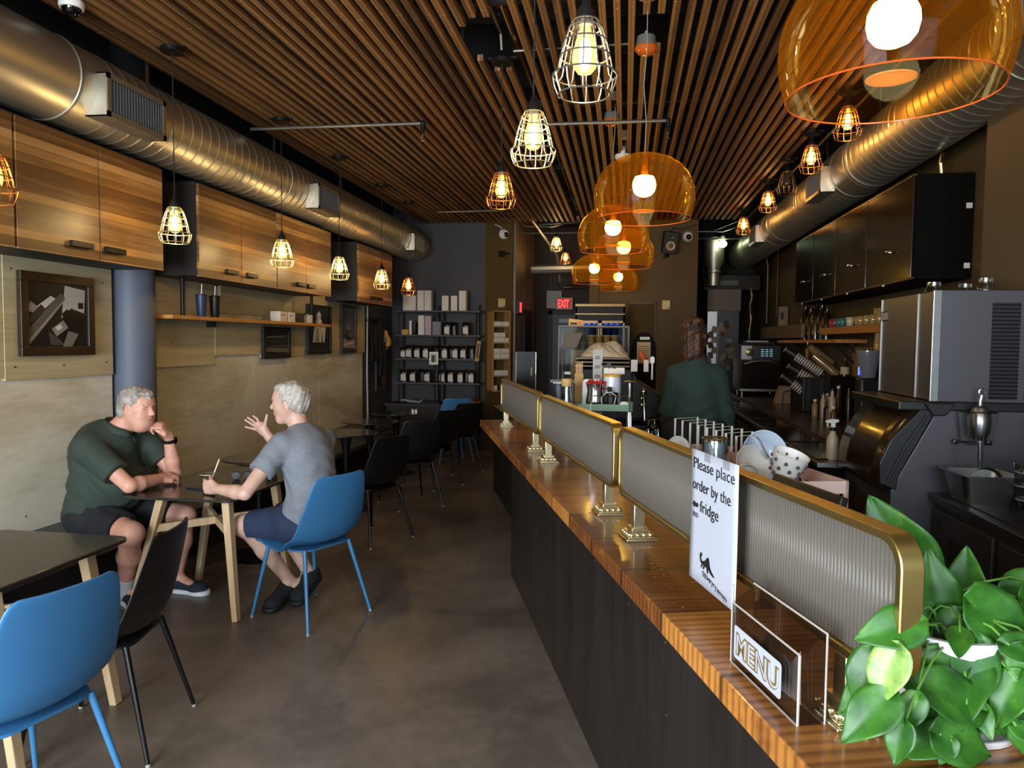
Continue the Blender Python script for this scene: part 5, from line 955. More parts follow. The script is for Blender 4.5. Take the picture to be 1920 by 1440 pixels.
# ------------------------------------------------------------------ barista
def barista():
    t = thing('person', 'woman seen from behind in a dark green sweatshirt with auburn hair in a bun', 'person', (.485, 5.2, 0)); X = .485; Y = 5.2; rot = frame_((0, 1, 0))
    nb, hc = V3(X-.01, Y, 1.44), V3(X-.015, Y+.03, 1.59); R = frame_((.25, .96, -.12)); SL, SR = V3(X-.14, Y, 1.37), V3(X+.14, Y, 1.37); EL, ER = V3(X-.185, Y+.03, 1.12), V3(X+.195, Y+.0, 1.12); WL, WR = V3(X-.09, Y+.24, 1.08), V3(X+.24, Y+.03, .89); HL, HR = V3(X-.09, Y, .94), V3(X+.09, Y, .94)
    body = head_prims(hc, R, .94, 0, .9)+[C_(nb, hc+R@V3(-.03, 0, -.05), .05, .05), E_((X, Y, 1.25), (.10, .15, .2), rot), E_((X, Y, 1.08), (.1, .14, .16), rot), C_(HL, HR, .12, k=.05), C_(SL+V3(.04, 0, 0), SR-V3(.04, 0, 0), .055, k=.05)]
    body += [C_(SL, EL, .045, .037), C_(EL, WL, .036, .024), C_(SR, ER, .045, .037), C_(ER, WR, .036, .024)]
    for s_, H_ in ((-1, HL), (1, HR)): K = V3(X+s_*.09, Y+.01, .50); A = V3(X+s_*.09, Y-.02, .09); body += [C_(H_, K, .088, .058, .04), C_(K, A, .055, .034), C_(A, A+V3(0, .12, -.05), .032, .025)]
    body += hand_prims(WR, (.05, .15, -.98), (-1, .1, 0), 1, .35, .08, s=.92)+hand_prims(WL, (.3, .9, -.2), (0, .2, -1), 1, .4, .08, s=.92)
    sdf_obj('body', body, .006, skin2, t)
    def hd(P): q = (P-hc)@R; return .006*np.sin(q[..., 0]*70+q[..., 2]*60)*np.sin(q[..., 1]*80+q[..., 2]*50)+.003*np.sin(q[..., 1]*190+q[..., 0]*60)
    hair = [E_(hc+R@V3(-.015, 0, .025), (.105, .088, .1), R), E_(hc+R@V3(-.05, 0, -.06), (.055, .070, .085), R), E_(hc+R@V3(-.045, .01, .125), (.055, .06, .042), R, .008), E_(hc+R@V3(-.08, .03, .095), (.04, .05, .035), R, .006), E_(hc+R@V3(-.06, -.03, .135), (.03, .028, .025), R, .005), E_(hc+R@V3(.10, 0, -.04), (.09, .2, .1), R, .006, '-')]
    sdf_obj('hair', hair, .0045, hairmat('auburn_hair', '120905', '2c150a', '5e3216'), t, hd)
    MB().tube([Vector((.075, .06, 1.5)), Vector((.085, .05, 1.46)), Vector((.08, .04, 1.40))], [.014, .016, .006], 8).build('hair_strand', MATS['auburn_hair'], t)
    for k in range(3): MB().tube([Vector((-.06+k*.01, -.05-.01*k, 1.66+.02*k)), Vector((-.01, -.075-.005*k, 1.69+.012*k)), Vector((.05, -.05, 1.66+.02*k))], .006, 6).build('hair_lock', MATS['auburn_hair'], t)
    g = fabric('green_sweater', '20332e'); w1, w2 = WR, WL; d1 = (WR-ER)/np.linalg.norm(WR-ER); d2 = (WL-EL)/np.linalg.norm(WL-EL)
    sdf_obj('sweatshirt', [E_((X, Y, 1.26), (.125, .16, .2), rot), E_((X, Y, 1.12), (.125, .165, .13), rot, .05), C_((X-.07, Y, 1.10), (X+.07, Y, 1.10), .105, k=.04), C_(SL+V3(.04, 0, -.005), SR-V3(.04, 0, .005), .072, k=.05), C_(nb-V3(0, 0, .05), nb+V3(0, .01, .085), .075, .062, .04, cut=((nb+V3(0, 0, .075), (0, 0, 1)),)), C_(SL, EL, .066, .056, .04), C_(EL, WL, .054, .04, cut=((WL, d2),)), C_(SR, ER, .066, .056, .04), C_(ER, WR, .054, .04, cut=((WR, d1),)), C_(nb+V3(0, .02, 0), nb+V3(0, .03, .12), .046, .05, .005, '-')], .007, g, t, fold(.0045, (0, 0, 1), 60, ((0, 0, 1.12), .12)), cuts=(((0, 0, 1.05), (0, 0, -1)),) if False else ())
    MB().lathe([(.137, 1.035), (.142, 1.045), (.142, 1.095), (.136, 1.105)], 40, R=Matrix(((1.12, 0, 0), (0, .82, 0), (0, 0, 1)))).build('hem_band', g, t)
    pts = [C_(HL+V3(0, 0, .04), HR+V3(0, 0, .04), .135, k=.05)]
    for s_, H_ in ((-1, HL), (1, HR)): K = V3(X+s_*.09, Y+.01, .50); A = V3(X+s_*.09, Y-.02, .12); pts += [C_(H_, K, .105, .075, .04), C_(K, A, .072, .055)]
    sdf_obj('trousers', pts, .008, fabric('black_trousers', '121016'), t, cuts=(((0, 0, .1), (0, 0, -1)), ((0, 0, 1.08), (0, 0, 1))))
    for s_ in (-1, 1): shoe(t, (X+s_*.09, Y-.08, 0), (X+s_*.1, Y+.17, 0), black_matte, mat('black_sole', '101214', .6))
barista()
# ================================================================== COUNTER
CROT = CANG
top_wood = wood('varnished_fir', '74411a', 'c07e38', 'Y', 22, plank=.29, paxis='X', rough=.36, coat=.35, knots=False, hi='c8904c', seed=5, wave=13)
m, nt, b = _nt('charcoal_ply'); v = coords(nt, (1, 1, .12)); n1 = noise(nt, v, 9, 6, .65, .6)
nt.links.new(ramp(nt, n1, [(.3, '161312'), (.7, '2a2522')]), b.inputs['Base Color']); b.inputs['Roughness'].default_value = .42; bump(nt, b, n1, .15, .003); char_m = m
t = thing('bar_counter', 'long bar counter with dark plywood front and thick varnished fir top', 'counter', CO, CROT)
MB().bx(.24, .195, 0, 6.1, .38, .985).build('front_panel', char_m, t, smooth=False)
MB().bx(-0.0, -.0, .985, 6.1, .40, 1.03).build('countertop', top_wood, t, smooth=False, bevel=.003)
mb = MB(); random.seed(9)
for i in range(14):
    for z in (.12, .33, .55, .76, .92): mb.ell((.45+i*.41+random.uniform(-.06, .06), .1945, z+random.uniform(-.03, .03)), (.004, .0015, .004), 8, 4)
mb.build('screw', mat('screw_metal', 'b9ad96', .3, 1), t)
t = thing('staff_worktop', 'dark staff-side worktop behind the bar counter', 'worktop', CO, CROT)
MB().bx(-2.7, .42, 0, 5.0, 1.08, .87).build('body', mat('worktop_body', '15110e', .5), t, smooth=False)
MB().bx(-2.7, .405, .87, 5.0, 1.12, .90).build('top', mat('worktop_top', '2f241b', .22), t, smooth=False, bevel=.003)
# divider screens
m, nt, b = _nt('reeded_glass'); b.inputs['Base Color'].default_value = lin('8a847a'); b.inputs['Roughness'].default_value = .3; b.inputs['Transmission Weight'].default_value = .0
o_ = nt.nodes['Material Output']; ms = node(nt, 'ShaderNodeMixShader'); tr = node(nt, 'ShaderNodeBsdfTransparent'); tr.inputs[0].default_value = (.8, .78, .75, 1); tl = node(nt, 'ShaderNodeBsdfTranslucent'); tl.inputs[0].default_value = lin('968f84'); ms2 = node(nt, 'ShaderNodeMixShader'); ms2.inputs[0].default_value = .4
nt.links.new(b.outputs[0], ms2.inputs[1]); nt.links.new(tl.outputs[0], ms2.inputs[2]); ms.inputs[0].default_value = .32; nt.links.new(ms2.outputs[0], ms.inputs[1]); nt.links.new(tr.outputs[0], ms.inputs[2]); nt.links.new(ms.outputs[0], o_.inputs[0]); reed = m
def screen(label, s0, s1, posts):
    T0 = .13; t = thing('divider_screen', label, 'screen', CO+CU*s0+CV*T0+Vector((0, 0, 1.03)), CROT, 'brass-framed reeded glass screens on the counter'); L = s1-s0; z0, z1 = .097, .303; w = .034
    out = rrect(L, z1-z0, .045, 8, L/2, (z0+z1)/2); inn = rrect(L-.026, z1-z0-.026, .034, 8, L/2, (z0+z1)/2); n = len(out)
    vs = [(x, y, z) for y in (-w/2, w/2) for (x, z) in out]+[(x, y, z) for y in (-w/2, w/2) for (x, z) in inn]; fs = []
    for i in range(n):
        j = (i+1) % n; fs += [(i, j, n+j, n+i), (2*n+j, 2*n+i, 3*n+i, 3*n+j), (j, i, 2*n+i, 2*n+j), (n+i, n+j, 3*n+j, 3*n+i)]
    MB().add(vs, fs).build('frame', brass, t, bevel=.002, ang=30)
    k = int((L-.03)/.0092); nu = k*5
    MB().grid(lambda u, v: (.014+(L-.028)*u, -.003-.0042*abs(math.sin(PI*u*k)), z0+.014+(z1-z0-.028)*v), nu, 1).build('glass', reed, t, ang=180, solid=.003)
    for p in posts:
        x = p-s0; q = MB().bx(x-.016, -.016, .03, x+.016, .016, z0).build('post', pale_brass, t, bevel=.002)
        mb = MB()
        for (h0, h1, r) in ((0, .007, .044), (.007, .012, .039), (.012, .022, .034), (.022, .034, .024)): mb.bx(x-r, -r, h0, x+r, r, h1)
        for sx in (-1, 1):
            for i in range(4): mb.ell((x-.027+i*.018, sx*.034, .017), .006, 8, 6); mb.ell((x+sx*.034, -.027+i*.018, .017), .006, 8, 6)
        mb.build('post_base', pale_brass, q, bevel=.0015)
    return t
screen('brass-framed reeded glass screen at the far end of the counter', .25, 1.66, (.404, 1.52))
screen('brass-framed reeded glass screen in the middle of the counter', 1.71, 3.0, (1.86, 2.89))
screen('nearest brass-framed reeded glass screen, carrying the order sign', 3.05, 4.345, (3.20, 4.215))
# order sign
ink = mat('black_ink', '101012', .6)
def fit(o, w):
    xs = [v.co.x for v in o.data.vertices]; k = w/(max(xs)-min(xs)); o.scale = (k, 1, 1); return o
t = thing('order_sign', 'white paper sign about placing orders, taped to the nearest screen', 'sign', CO+CU*3.70+CV*.085+Vector((0, 0, 1.083)), CROT)
MB().grid(lambda u, v: (u*.227, .0008*math.sin(PI*v)+.0006*math.sin(2*PI*u), v*.275), 10, 10).build('sheet', paper, t, solid=.0006, ang=180)
for tx, x, z, sz, w in (('Please place', .012, .236, .034, .198), ('order by the', .010, .192, .034, .186), ('fridge', .052, .150, .034, .092)):
    fit(text_mesh(tx, sz, 'lettering', ink, t, (x, -.0014, z), (PI/2, 0, 0), .0002, -.0002), w)
fit(text_mesh('END', .014, 'lettering', ink, t, (.014, -.0014, .134), (PI/2, 0, 0), .0002), .028)
MB().add([(x, -.0014, z) for x, z in ((.012, .160), (.024, .168), (.024, .164), (.042, .164), (.042, .156), (.024, .156), (.024, .152))], [tuple(range(6, -1, -1))]).build('arrow', ink, t, smooth=False)
mb = MB()   # prowling big cat on scribbled letters
cat_ = [(.062, .048), (.058, .058), (.060, .066), (.067, .068), (.070, .062), (.066, .061), (.064, .056), (.068, .051), (.078, .053), (.088, .058), (.096, .066), (.103, .066), (.107, .058), (.110, .049), (.120, .042), (.132, .037), (.130, .034), (.118, .036), (.107, .040), (.100, .044), (.102, .034), (.097, .033), (.094, .044), (.084, .044), (.080, .036), (.075, .037), (.079, .045), (.072, .044), (.070, .037), (.065, .038), (.068, .046)]
mb.add([(x, -.0014, z) for x, z in cat_], [tuple(range(len(cat_)-1, -1, -1))]); random.seed(2)
for i in range(15):
    x = .075+i*.008; z = .032-i*.0012; mb.tube([(x, -.0014, z), (x+random.uniform(-.002, .004), -.0014, z-random.uniform(.006, .012))], .0007, 4); mb.tube([(x, -.0014, z-random.uniform(0, .004)), (x+.006, -.0014, z-random.uniform(0, .006))], .0006, 4)
mb.build('cat_logo', ink, t, smooth=False)
for x in (.07, .16): MB().bx(x, -.0016, .258, x+.03, -.0010, .286).build('tape', clear('tape_clear', 'fafafa', .0, .3, .3), t, smooth=False)
# menu holder
acr = clear('acrylic_clear', 'f2efec', .25, .02, .5)
t = thing('menu_holder', 'clear acrylic brochure holder with a menu label on the counter edge', 'holder', CO+CU*4.01+CV*.040+Vector((0, 0, 1.03)), CROT); w = .222
MB().bx(0, .0, .0, w, .044, .003).build('base', acr, t, smooth=False, bevel=.001); MB().bx(-.004, .041, 0, w, .044, .135).build('back_panel', acr, t, smooth=False)
MB().bx(0, 0, .006, w, .003, .105).build('front_panel', acr, t, smooth=False)
for x in (0, w-.003): MB().prism([(0, .003), (.044, .003), (.044, .135), (0, .105)], x, x+.003, Matrix(((0, 0, 1, 0), (1, 0, 0, 0), (0, 1, 0, 0), (0, 0, 0, 1)))).build('side_panel', acr, t, smooth=False)
mb = MB()
for z in (.105,): mb.tube([(0, .001, z), (w, .001, z)], .0018, 6)
mb.tube([(-.004, .042, .135), (w, .042, .135)], .0018, 6); mb.tube([(0, .001, .135), (0, .001, 0), (w, .001, 0), (w, .001, .105)], .0022, 6); mb.tube([(0, .043, 0), (w, .043, 0), (w, .043, .135)], .0018, 6)
mb.build('edge', mat('acrylic_edge', 'b4aca4', .08, spec=1), t)
l = MB().prism(rrect(.16, .056, .006, 4, .10, .046), .0042, .005, Matrix(((1, 0, 0, 0), (0, 0, -1, .001), (0, 1, 0, 0), (0, 0, 0, 1)))).build('label', paper, t, smooth=False)
fit(text_mesh('MENU', .05, 'lettering', mat('gold_ink', '7a6034', .5), l, (.028, -.0046, .028), (PI/2, 0, 0), .0004, .0022), .144)
fit(text_mesh('MENU', .05, 'lettering', paper, l, (.029, -.0052, .0285), (PI/2, 0, 0), .0004, -.0006), .141)
for i, (x0, z1) in enumerate(((.02, .075), (.12, .085))): MB().add([(x0, .03, .004), (x0+.05, .035, .004), (x0+.045, .035, z1), (x0+.02, .033, z1-.03), (x0+.005, .03, z1-.02)], [(0, 1, 2, 3, 4)]).build('torn_insert', mat('insert_paper', '9a9290', .8) if i else mat('insert_dark', '2a2626', .6), t, smooth=False, solid=.001)
# coins of glitter / spilled beads near the middle screen: small water drops
m_drop = clear('water_drop', 'f4e6d0', .9, .02); t = thing('water_spill', 'scattered water drops on the varnished counter', 'spill', CO+CU*2.4+CV*.12+Vector((0, 0, 1.03)), CROT); random.seed(11); t['kind'] = 'stuff'
mb = MB()
for i in range(70):
    s_ = random.choice((-.75, .42, .95, 1.2))+random.gauss(0, .09); mb.ell((s_, -.03+random.gauss(0, .03), 0), (random.uniform(.002, .006),)*2+(.0015,), 8, 5)
mb.build('drops', mat('drop_gloss', '6a3a18', .04, coat=1), t)
# ------------------------------------------------------------------ pothos
m, nt, b = _nt('pothos_leaf'); v = coords(nt); n1 = noise(nt, v, 22, 3); oi = node(nt, 'ShaderNodeObjectInfo')
nt.links.new(ramp(nt, n1, [(.35, '1e4a14'), (.62, '356a1c'), (.76, '688c36')]), b.inputs['Base Color']); b.inputs['Roughness'].default_value = .42; b.inputs['Specular IOR Level'].default_value = .4; b.inputs['Subsurface Weight'].default_value = .0
wv = node(nt, 'ShaderNodeTexNoise'); wv.inputs['Scale'].default_value = 60; nt.links.new(coords(nt, (1, .4, 1)), wv.inputs['Vector']); bump(nt, b, wv.outputs[0], .25, .002); leaf_m = m
leaf_v = mat('pothos_leaf_variegated', '2f6a28', .4, col2='9ab45e', vscale=38); stem_m = mat('pothos_stem', '5f8f3a', .45)
pt = thing('potted_pothos', 'trailing green pothos plant in a white pot on the near end of the counter', 'plant', (.478, 1.17, 1.03))
PO = Vector((.478, 1.17, 1.03))
po = MB().lathe([(.001, 0), (.06, 0), (.066, .006), (.082, .12), (.088, .128), (.088, .142), (.08, .142), (.076, .12), (.06, .11), (.001, .11)], 36).build('pot', mat('white_ceramic', 'e4e2e2', .2, coat=.4), pt)
MB().lathe([(.001, .112), (.05, .12), (.077, .112)], 20, cap=False).build('soil', mat('soil', '1e1712', .9, bmp=.8, bscale=150), po)
MB().lathe([(.001, .001), (.098, .001), (.105, .014), (.101, .014), (.095, .004)], 32).build('saucer', MATS['white_ceramic'], pt)
LV = [[[0.494, 1.339, 1.193], [0.429, 1.335, 1.301]], [[0.466, 1.162, 1.182], [0.454, 1.165, 1.266]], [[0.482, 1.144, 1.188], [0.448, 1.136, 1.138]], [[0.56, 1.296, 1.165], [0.556, 1.3, 1.24]], [[0.493, 1.117, 1.215], [0.574, 1.126, 1.165]], [[0.64, 1.271, 1.21], [0.59, 1.261, 1.18]], [[0.376, 1.019, 1.219], [0.315, 1.008, 1.203]], [[0.351, 1.003, 1.184], [0.328, 0.996, 1.127]], [[0.333, 1.029, 1.166], [0.31, 1.023, 1.11]], [[0.339, 0.993, 1.127], [0.289, 0.982, 1.083]], [[0.461, 1.055, 1.101], [0.384, 1.045, 1.138]], [[0.383, 1.014, 1.12], [0.358, 1.008, 1.083]], [[0.481, 1.077, 1.081], [0.414, 1.065, 1.054]], [[0.418, 1.026, 1.07], [0.485, 1.035, 1.045]], [[0.479, 1.088, 1.103], [0.527, 1.093, 1.057]], [[0.527, 1.067, 1.133], [0.5, 1.06, 1.078]], [[0.461, 1.088, 1.141], [0.406, 1.08, 1.155]], [[0.557, 1.275, 1.151], [0.583, 1.276, 1.095]], [[0.359, 0.989, 1.096], [0.349, 0.985, 1.053]], [[0.427, 1.046, 1.06], [0.374, 1.037, 1.036]], [[0.534, 1.07, 1.174], [0.534, 1.067, 1.124]], [[0.532, 1.064, 1.074], [0.539, 1.063, 1.037]], [[0.496, 1.318, 1.187], [0.491, 1.314, 1.124]], [[0.57, 1.224, 1.104], [0.526, 1.217, 1.097]], [[0.575, 1.325, 1.094], [0.504, 1.315, 1.113]], [[0.422, 1.088, 1.071], [0.481, 1.095, 1.045]], [[0.346, 1.039, 1.128], [0.298, 1.03, 1.094]], [[0.587, 1.228, 1.134], [0.62, 1.23, 1.092]], [[0.433, 1.028, 1.062], [0.419, 1.024, 1.036]], [[0.6, 1.14, 1.12], [0.66, 1.1, 1.07]], [[0.56, 1.12, 1.07], [0.6, 1.06, 1.04]], [[0.52, 1.3, 1.16], [0.5, 1.36, 1.12]], [[0.6, 1.2, 1.2], [0.67, 1.22, 1.17]], [[0.45, 1.25, 1.15], [0.4, 1.3, 1.1]], [[0.48, 1.1, 1.14], [0.45, 1.04, 1.09]]]
VARI = (7,); random.seed(21)
for _ in range(26):
    th = random.uniform(PI*.95, PI*1.95); r_ = random.uniform(.07, .12); z_ = random.uniform(1.07, 1.19); a_ = PO+Vector((r_*math.cos(th), r_*math.sin(th), z_-1.03)); d_ = Vector((math.cos(th)*.04+random.uniform(-.03, .03), -.02+random.uniform(-.02, .01), random.uniform(-.07, .0)))
    c_ = a_+d_; c_.z = max(c_.z, 1.045)
    if (c_-CO).dot(CV) > .19: LV.append([list(a_), list(c_)])
for i, (a, c) in enumerate(LV):
    a, c = Vector(a)-PO, Vector(c)-PO; d = c-a; L = d.length; dn = d.normalized(); cam = (Vector((0, 0, 1.58))-PO-a).normalized()
    nrm = (cam*1.2+Vector((random.uniform(-.4, .4), random.uniform(-.3, .3), .35+random.uniform(-.2, .3)))); nrm = (nrm-dn*nrm.dot(dn)).normalized(); sd = dn.cross(nrm); W = L*random.uniform(.44, .50); c = a+dn*L*1.18; L *= 1.18; cu = random.uniform(.08, .22); a0 = a-dn*L*.06
    def lf(u, v, a0=a0, dn=dn, nrm=nrm, sd=sd, L=L, W=W, cu=cu):
        s_ = 2*u-1; wid = W*(max(0, math.sin(PI*min(1, v**.62)))**.8)*(1-.25*v); back = -.16*L*max(0, 1-v*3.2)*abs(s_)**.8*1.2
        y = L*1.06*v+back*(1 if v < .35 else 0); return a0+dn*y+sd*(s_*wid)+nrm*(abs(s_)*W*.22*(1-v*.5)-cu*L*v*v-.04*L*math.sin(9*v)*abs(s_)**2)
    MB().grid(lf, 10, 16).build('leaf', leaf_v if i in VARI else leaf_m, pt, ang=180, solid=.0007)
    r0 = Vector((random.uniform(-.04, .04), random.uniform(-.04, .04), .115)); mid = (r0+a)/2+Vector((0, 0, .035))
    MB().tube([r0, r0.lerp(mid, .5)+Vector((0, 0, .015)), mid, a.lerp(mid, .4)+Vector((0, 0, .008)), a], .0018, 6).build('stem', stem_m, pt)
vine = [(.06, -.05, .13), (.1, -.09, .1), (.115, -.12, .05), (.12, -.14, .02)]; MB().tube(vine, .004, 8).build('vine', stem_m, pt)
# ------------------------------------------------------------------ staff side: rack, dishes, tablet
WT = .90
def wt(s, t_, z=WT): return CO+CU*s+CV*t_+Vector((0, 0, z))
t = thing('wooden_board', 'warm wooden board standing on edge behind the nearest screen', 'board', CO+CU*2.38+CV*.33+Vector((0, 0, 1.03)), CROT); MB().bx(0, 0, 0, 1.1, .02, .2).build('board', shelf_wood, t, smooth=False, bevel=.002)
t = thing('wire_rack', 'chrome wire plate rack with upright loops behind the screens', 'rack', wt(2.13, .62), CROT)
for k in range(8): MB().tube([(.04+k*.085, 0, .02), (.04+k*.085, 0, .36), (.04+k*.085, .1, .365), (.04+k*.085, .1, .02)], .0045, 6).build('loop', white_p, t)
MB().tube([(0, 0, .02), (.68, 0, .02), (.68, .1, .02), (0, .1, .02)], .005, 6, closed=True).build('base_wire', chrome, t)
for x in (.01, .67): MB().tube([(x, .05, 0), (x, .05, .02)], .006, 6).build('foot', black_plastic, t)
bluewhite = mat('bluewhite_ceramic', 'b9c8d8', .25, coat=.4)
t = thing('dish_crate', 'pale pink plastic crate holding drying dishes', 'crate', wt(2.80, .44), CROT); pk = mat('pink_plastic', 'd8b4a4', .5); L, Wd, H = .54, .24, .29
MB().bx(0, 0, 0, L, Wd, .01).build('bottom', pk, t, smooth=False)
for (a, b_, c, d) in ((0, 0, L, .008), (0, Wd-.008, L, Wd), (0, 0, .008, Wd), (L-.008, 0, L, Wd)):
    mb = MB().bx(a, b_, .01, c, d, .235); mb.bx(a, b_, .275, c, d, H+.02)
    n = 12 if c-a > .1 else 5
    for k in range(n+1):
        f = k/n
        if c-a > .1: x = a+f*(c-a-.012); mb.bx(x, b_, .235, x+.012, d, .275)
        else: y = b_+f*(d-b_-.012); mb.bx(a, y, .235, c, y+.012, .275)
    mb.build('side', pk, t, smooth=False)
def bowl(name, label, cat, s, t_, z, r, h, rot, m_, g='dishes drying in the crate'):
    t = thing(name, label, cat, wt(s, t_, z), group=g, rot=rot)
    MB().lathe([(.001, 0), (r*.45, 0), (r*.5, .004), (r*.8, h*.45), (r, h), (r*.97, h), (r*.76, h*.5), (r*.4, .01), (.001, .008)], 36).build('body', m_, t); return t
bowl('serving_bowl', 'large pale blue-white bowl standing on edge in the crate', 'bowl', 2.93, .62, 1.215, .082, .045, (1.35, .2, .3), bluewhite)
bowl('serving_bowl', 'smaller white bowl leaning in front of the large one', 'bowl', 2.99, .55, 1.19, .062, .04, (1.15, .3, .35), white_p)
bowl('serving_bowl', 'white plate edge showing beside the wire rack', 'plate', 2.52, .5, 1.185, .045, .01, (1.3, 0, .3), white_p)
t = bowl('paper_cup', 'white cup patterned with grey dots lying tilted on the crate', 'cup', 3.27, .52, 1.20, .05, .085, (.28, .22, .2), white_p, None)
mb = MB()
for i in range(9):
    for k in range(3):
        a = 2*PI*(i+.5*(k % 2))/9; r = .0385+.004*k; mb.ell((r*math.cos(a), r*math.sin(a), .025+k*.02), (.0055,)*3, 8, 6)
mb.build('dots', mat('dot_grey', '4c4448', .5), t)
t = thing('upturned_glass', 'clear glass with brass-toned rim standing upside down in the crate', 'glass', wt(2.86, .5, 1.13)); MB().lathe([(.042, 0), (.042, .13), (.039, .138), (.001, .138)], 32, cap=False).build('body', clear('glass_clear', 'd8e4e6', .5), t); MB().tube([(.04*math.cos(2*PI*k/24), .04*math.sin(2*PI*k/24), .137) for k in range(24)], .003, 6, closed=True).build('rim', brass, t)
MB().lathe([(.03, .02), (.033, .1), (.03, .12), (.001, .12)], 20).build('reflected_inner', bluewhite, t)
bowl('espresso_cup', 'small upturned white cup wedged beside the bowls', 'cup', 3.08, .5, 1.205, .035, .05, (1.9, .5, .2), white_p)
t = thing('plastic_strap', 'pale grey-blue strap lying over the bowls', 'strap', wt(3.05, .56, 1.27), CROT); MB().grid(lambda u, v: (-.05+u*.13, (v-.5)*.018, .02-.05*u+.01*math.sin(6*u)), 10, 2).build('band', bluewhite, t, solid=.003, ang=180)
t = thing('order_tablet', 'black-framed tablet screen seen from behind the counter rail', 'tablet', wt(3.38, .42), CROT); MB().box((.155, .0, .23), (.31, .02, .23), R=Matrix.Rotation(-.25, 3, 'X')).build('housing', black_plastic, t, bevel=.004); MB().box((.155, -.012, .225), (.28, .002, .2), R=Matrix.Rotation(-.25, 3, 'X')).build('screen', mat('tablet_grey', '8d9096', .3), t, smooth=False)
MB().tube([(.155, .03, .12), (.155, .06, 0.01)], .012, 8).build('stand', steel, t); MB().bx(.08, .0, 0, .23, .12, .012).build('stand_foot', steel, t, bevel=.003)
# ------------------------------------------------------------------ caddy shelf
sage = mat('sage_enamel', '7f9c82', .4); cx0, cx1, cy0, cy1 = -.255, .05, 4.02, 4.24
t = thing('wire_caddy', 'sage green tray on a chrome pole stand with wire rails', 'caddy', (cx0, cy0, WT)); w, d = cx1-cx0, cy1-cy0
for z in (.31, .10):
    mb = MB(); out = rrect(w, d, .03, 5, w/2, d/2); mb.prism(out, z, z+.004); n = len(out)
    mb.add([(x, y, z+zz) for zz in (0, .04) for x, y in out], [(i, (i+1) % n, n+(i+1) % n, n+i) for i in range(n)]); mb.build('tray', sage, t, ang=30)
MB().tube([(w-.02, d+.02, 0), (w-.02, d+.02, .46)], .014, 14).build('pole', chrome, t); MB().lathe([(.03, .455), (.036, .46), (.03, .466), (.001, .468)], 20, (w-.02, d+.02, 0)).build('pole_cap', steel, t)
for x in (.01, w-.01):
    for y in (.0, d): MB().tube([(x, y, 0), (x, y, .31)], .005, 6).build('foot_post', chrome, t)
MB().tube([(.08, -.004, .33), (.08, -.004, .395), (w-.02, -.004, .395), (w-.02, -.004, .2), (.08, -.004, .2)], .003, 6, closed=True).build('rail', chrome, t)
def onT(name, lb, cat, x, z, dy=.1): return thing(name, lb, cat, (x, cy0+dy, z), group=None)
TZ2 = WT+.314
t = onT('milk_pitcher', 'polished steel pitcher full of red sachets on the sage tray', 'pitcher', -.158, TZ2); MB().lathe([(.001, 0), (.044, 0), (.05, .01), (.05, .05), (.042, .1), (.046, .14), (.043, .14), (.04, .1), (.046, .05), (.001, .02)], 32).build('body', chrome, t); MB().tube([(.045, -.01, .12), (.072, -.02, .11), (.075, -.02, .06), (.05, -.01, .03)], .005, 8).build('handle', chrome, t)
random.seed(8)
for i in range(9):
    q = thing('sugar_sachet', 'red sachets standing in the steel pitcher', 'sachet', (-.158+random.uniform(-.03, .03), cy0+.1+random.uniform(-.025, .025), TZ2+.1), rot=(random.uniform(-.4, .4), random.uniform(-.5, .5), random.uniform(0, 3)), group='red sachets in the pitcher'); MB().bx(-.02, -.002, 0, .02, .002, .055+random.uniform(0, .01)).build('packet', mat('red_packet', 'b0262c', .5), q, smooth=False)
t = onT('straw_cup', 'black cup of dark utensils on the sage tray', 'cup', -.07, TZ2, .08); MB().lathe([(.001, 0), (.034, 0), (.038, .095), (.035, .095), (.03, .01)], 24).build('body', black_plastic, t)
for i in range(5): MB().tube([(0, 0, .06), (random.uniform(-.02, .02), random.uniform(-.02, .02), .125)], .006, 6).build('utensil', mat('dark_tips', '2c1a14', .4), t)
MB().tube([(-.045, -.05, .0), (-.05, -.05, .07), (-.03, -.05, .095), (.0, -.05, .1), (.028, -.05, .08), (.01, -.05, .0)], .003, 6).build('wire_hook', white_p, t)
t = onT('enamel_canister', 'white enamel canister with yellow lid behind the black cup', 'canister', -.068, TZ2, .17); MB().lathe([(.001, 0), (.048, 0), (.05, .15), (.047, .18)], 32).build('body', mat('cool_white_enamel', 'c8ced6', .25, coat=.4), t); MB().lathe([(.052, .178), (.053, .188), (.04, .192), (.001, .192)], 32).build('lid', mat('yellow_lid', 'c8922c', .4), t)
for k in range(3): MB().lathe([(.0505, .03+k*.035), (.0515, .032+k*.035), (.0505, .034+k*.035)], 28, cap=False).build('rib', MATS['cool_white_enamel'], t)
t = onT('white_board', 'white rounded cutting board standing behind the pitcher', 'board', -.18, TZ2, .2); MB().prism(rrect(.105, .16, .02, 5, 0, .08), 0, .012, Matrix(((1, 0, 0, 0), (0, 0, -1, .01), (0, 1, 0, 0), (0, 0, 0, 1)))).build('board', white_p, t)
t = onT('container_lid', 'small round white lid standing at the right end of the sage tray', 'lid', 0.0, TZ2+.026, .03); MB().lathe([(.001, 0), (.024, 0), (.026, .006), (.001, .01)], 24, R=Matrix.Rotation(PI/2, 3, 'X')).build('disc', white_p, t)
t = thing('glass_shaker', 'tapered glass jug with cork top left of the sage tray', 'jug', (-.31, 4.08, 1.03)); MB().lathe([(.001, .0), (.042, .0), (.042, .18), (.034, .23), (.024, .30), (.022, .32)], 24, cap=False).build('body', clear('glass_clear', 'd8e4e6', .5), t); MB().lathe([(.028, .31), (.03, .315), (.03, .35), (.001, .355)], 20).build('cork', mat('cork', 'c09a5c', .7), t)
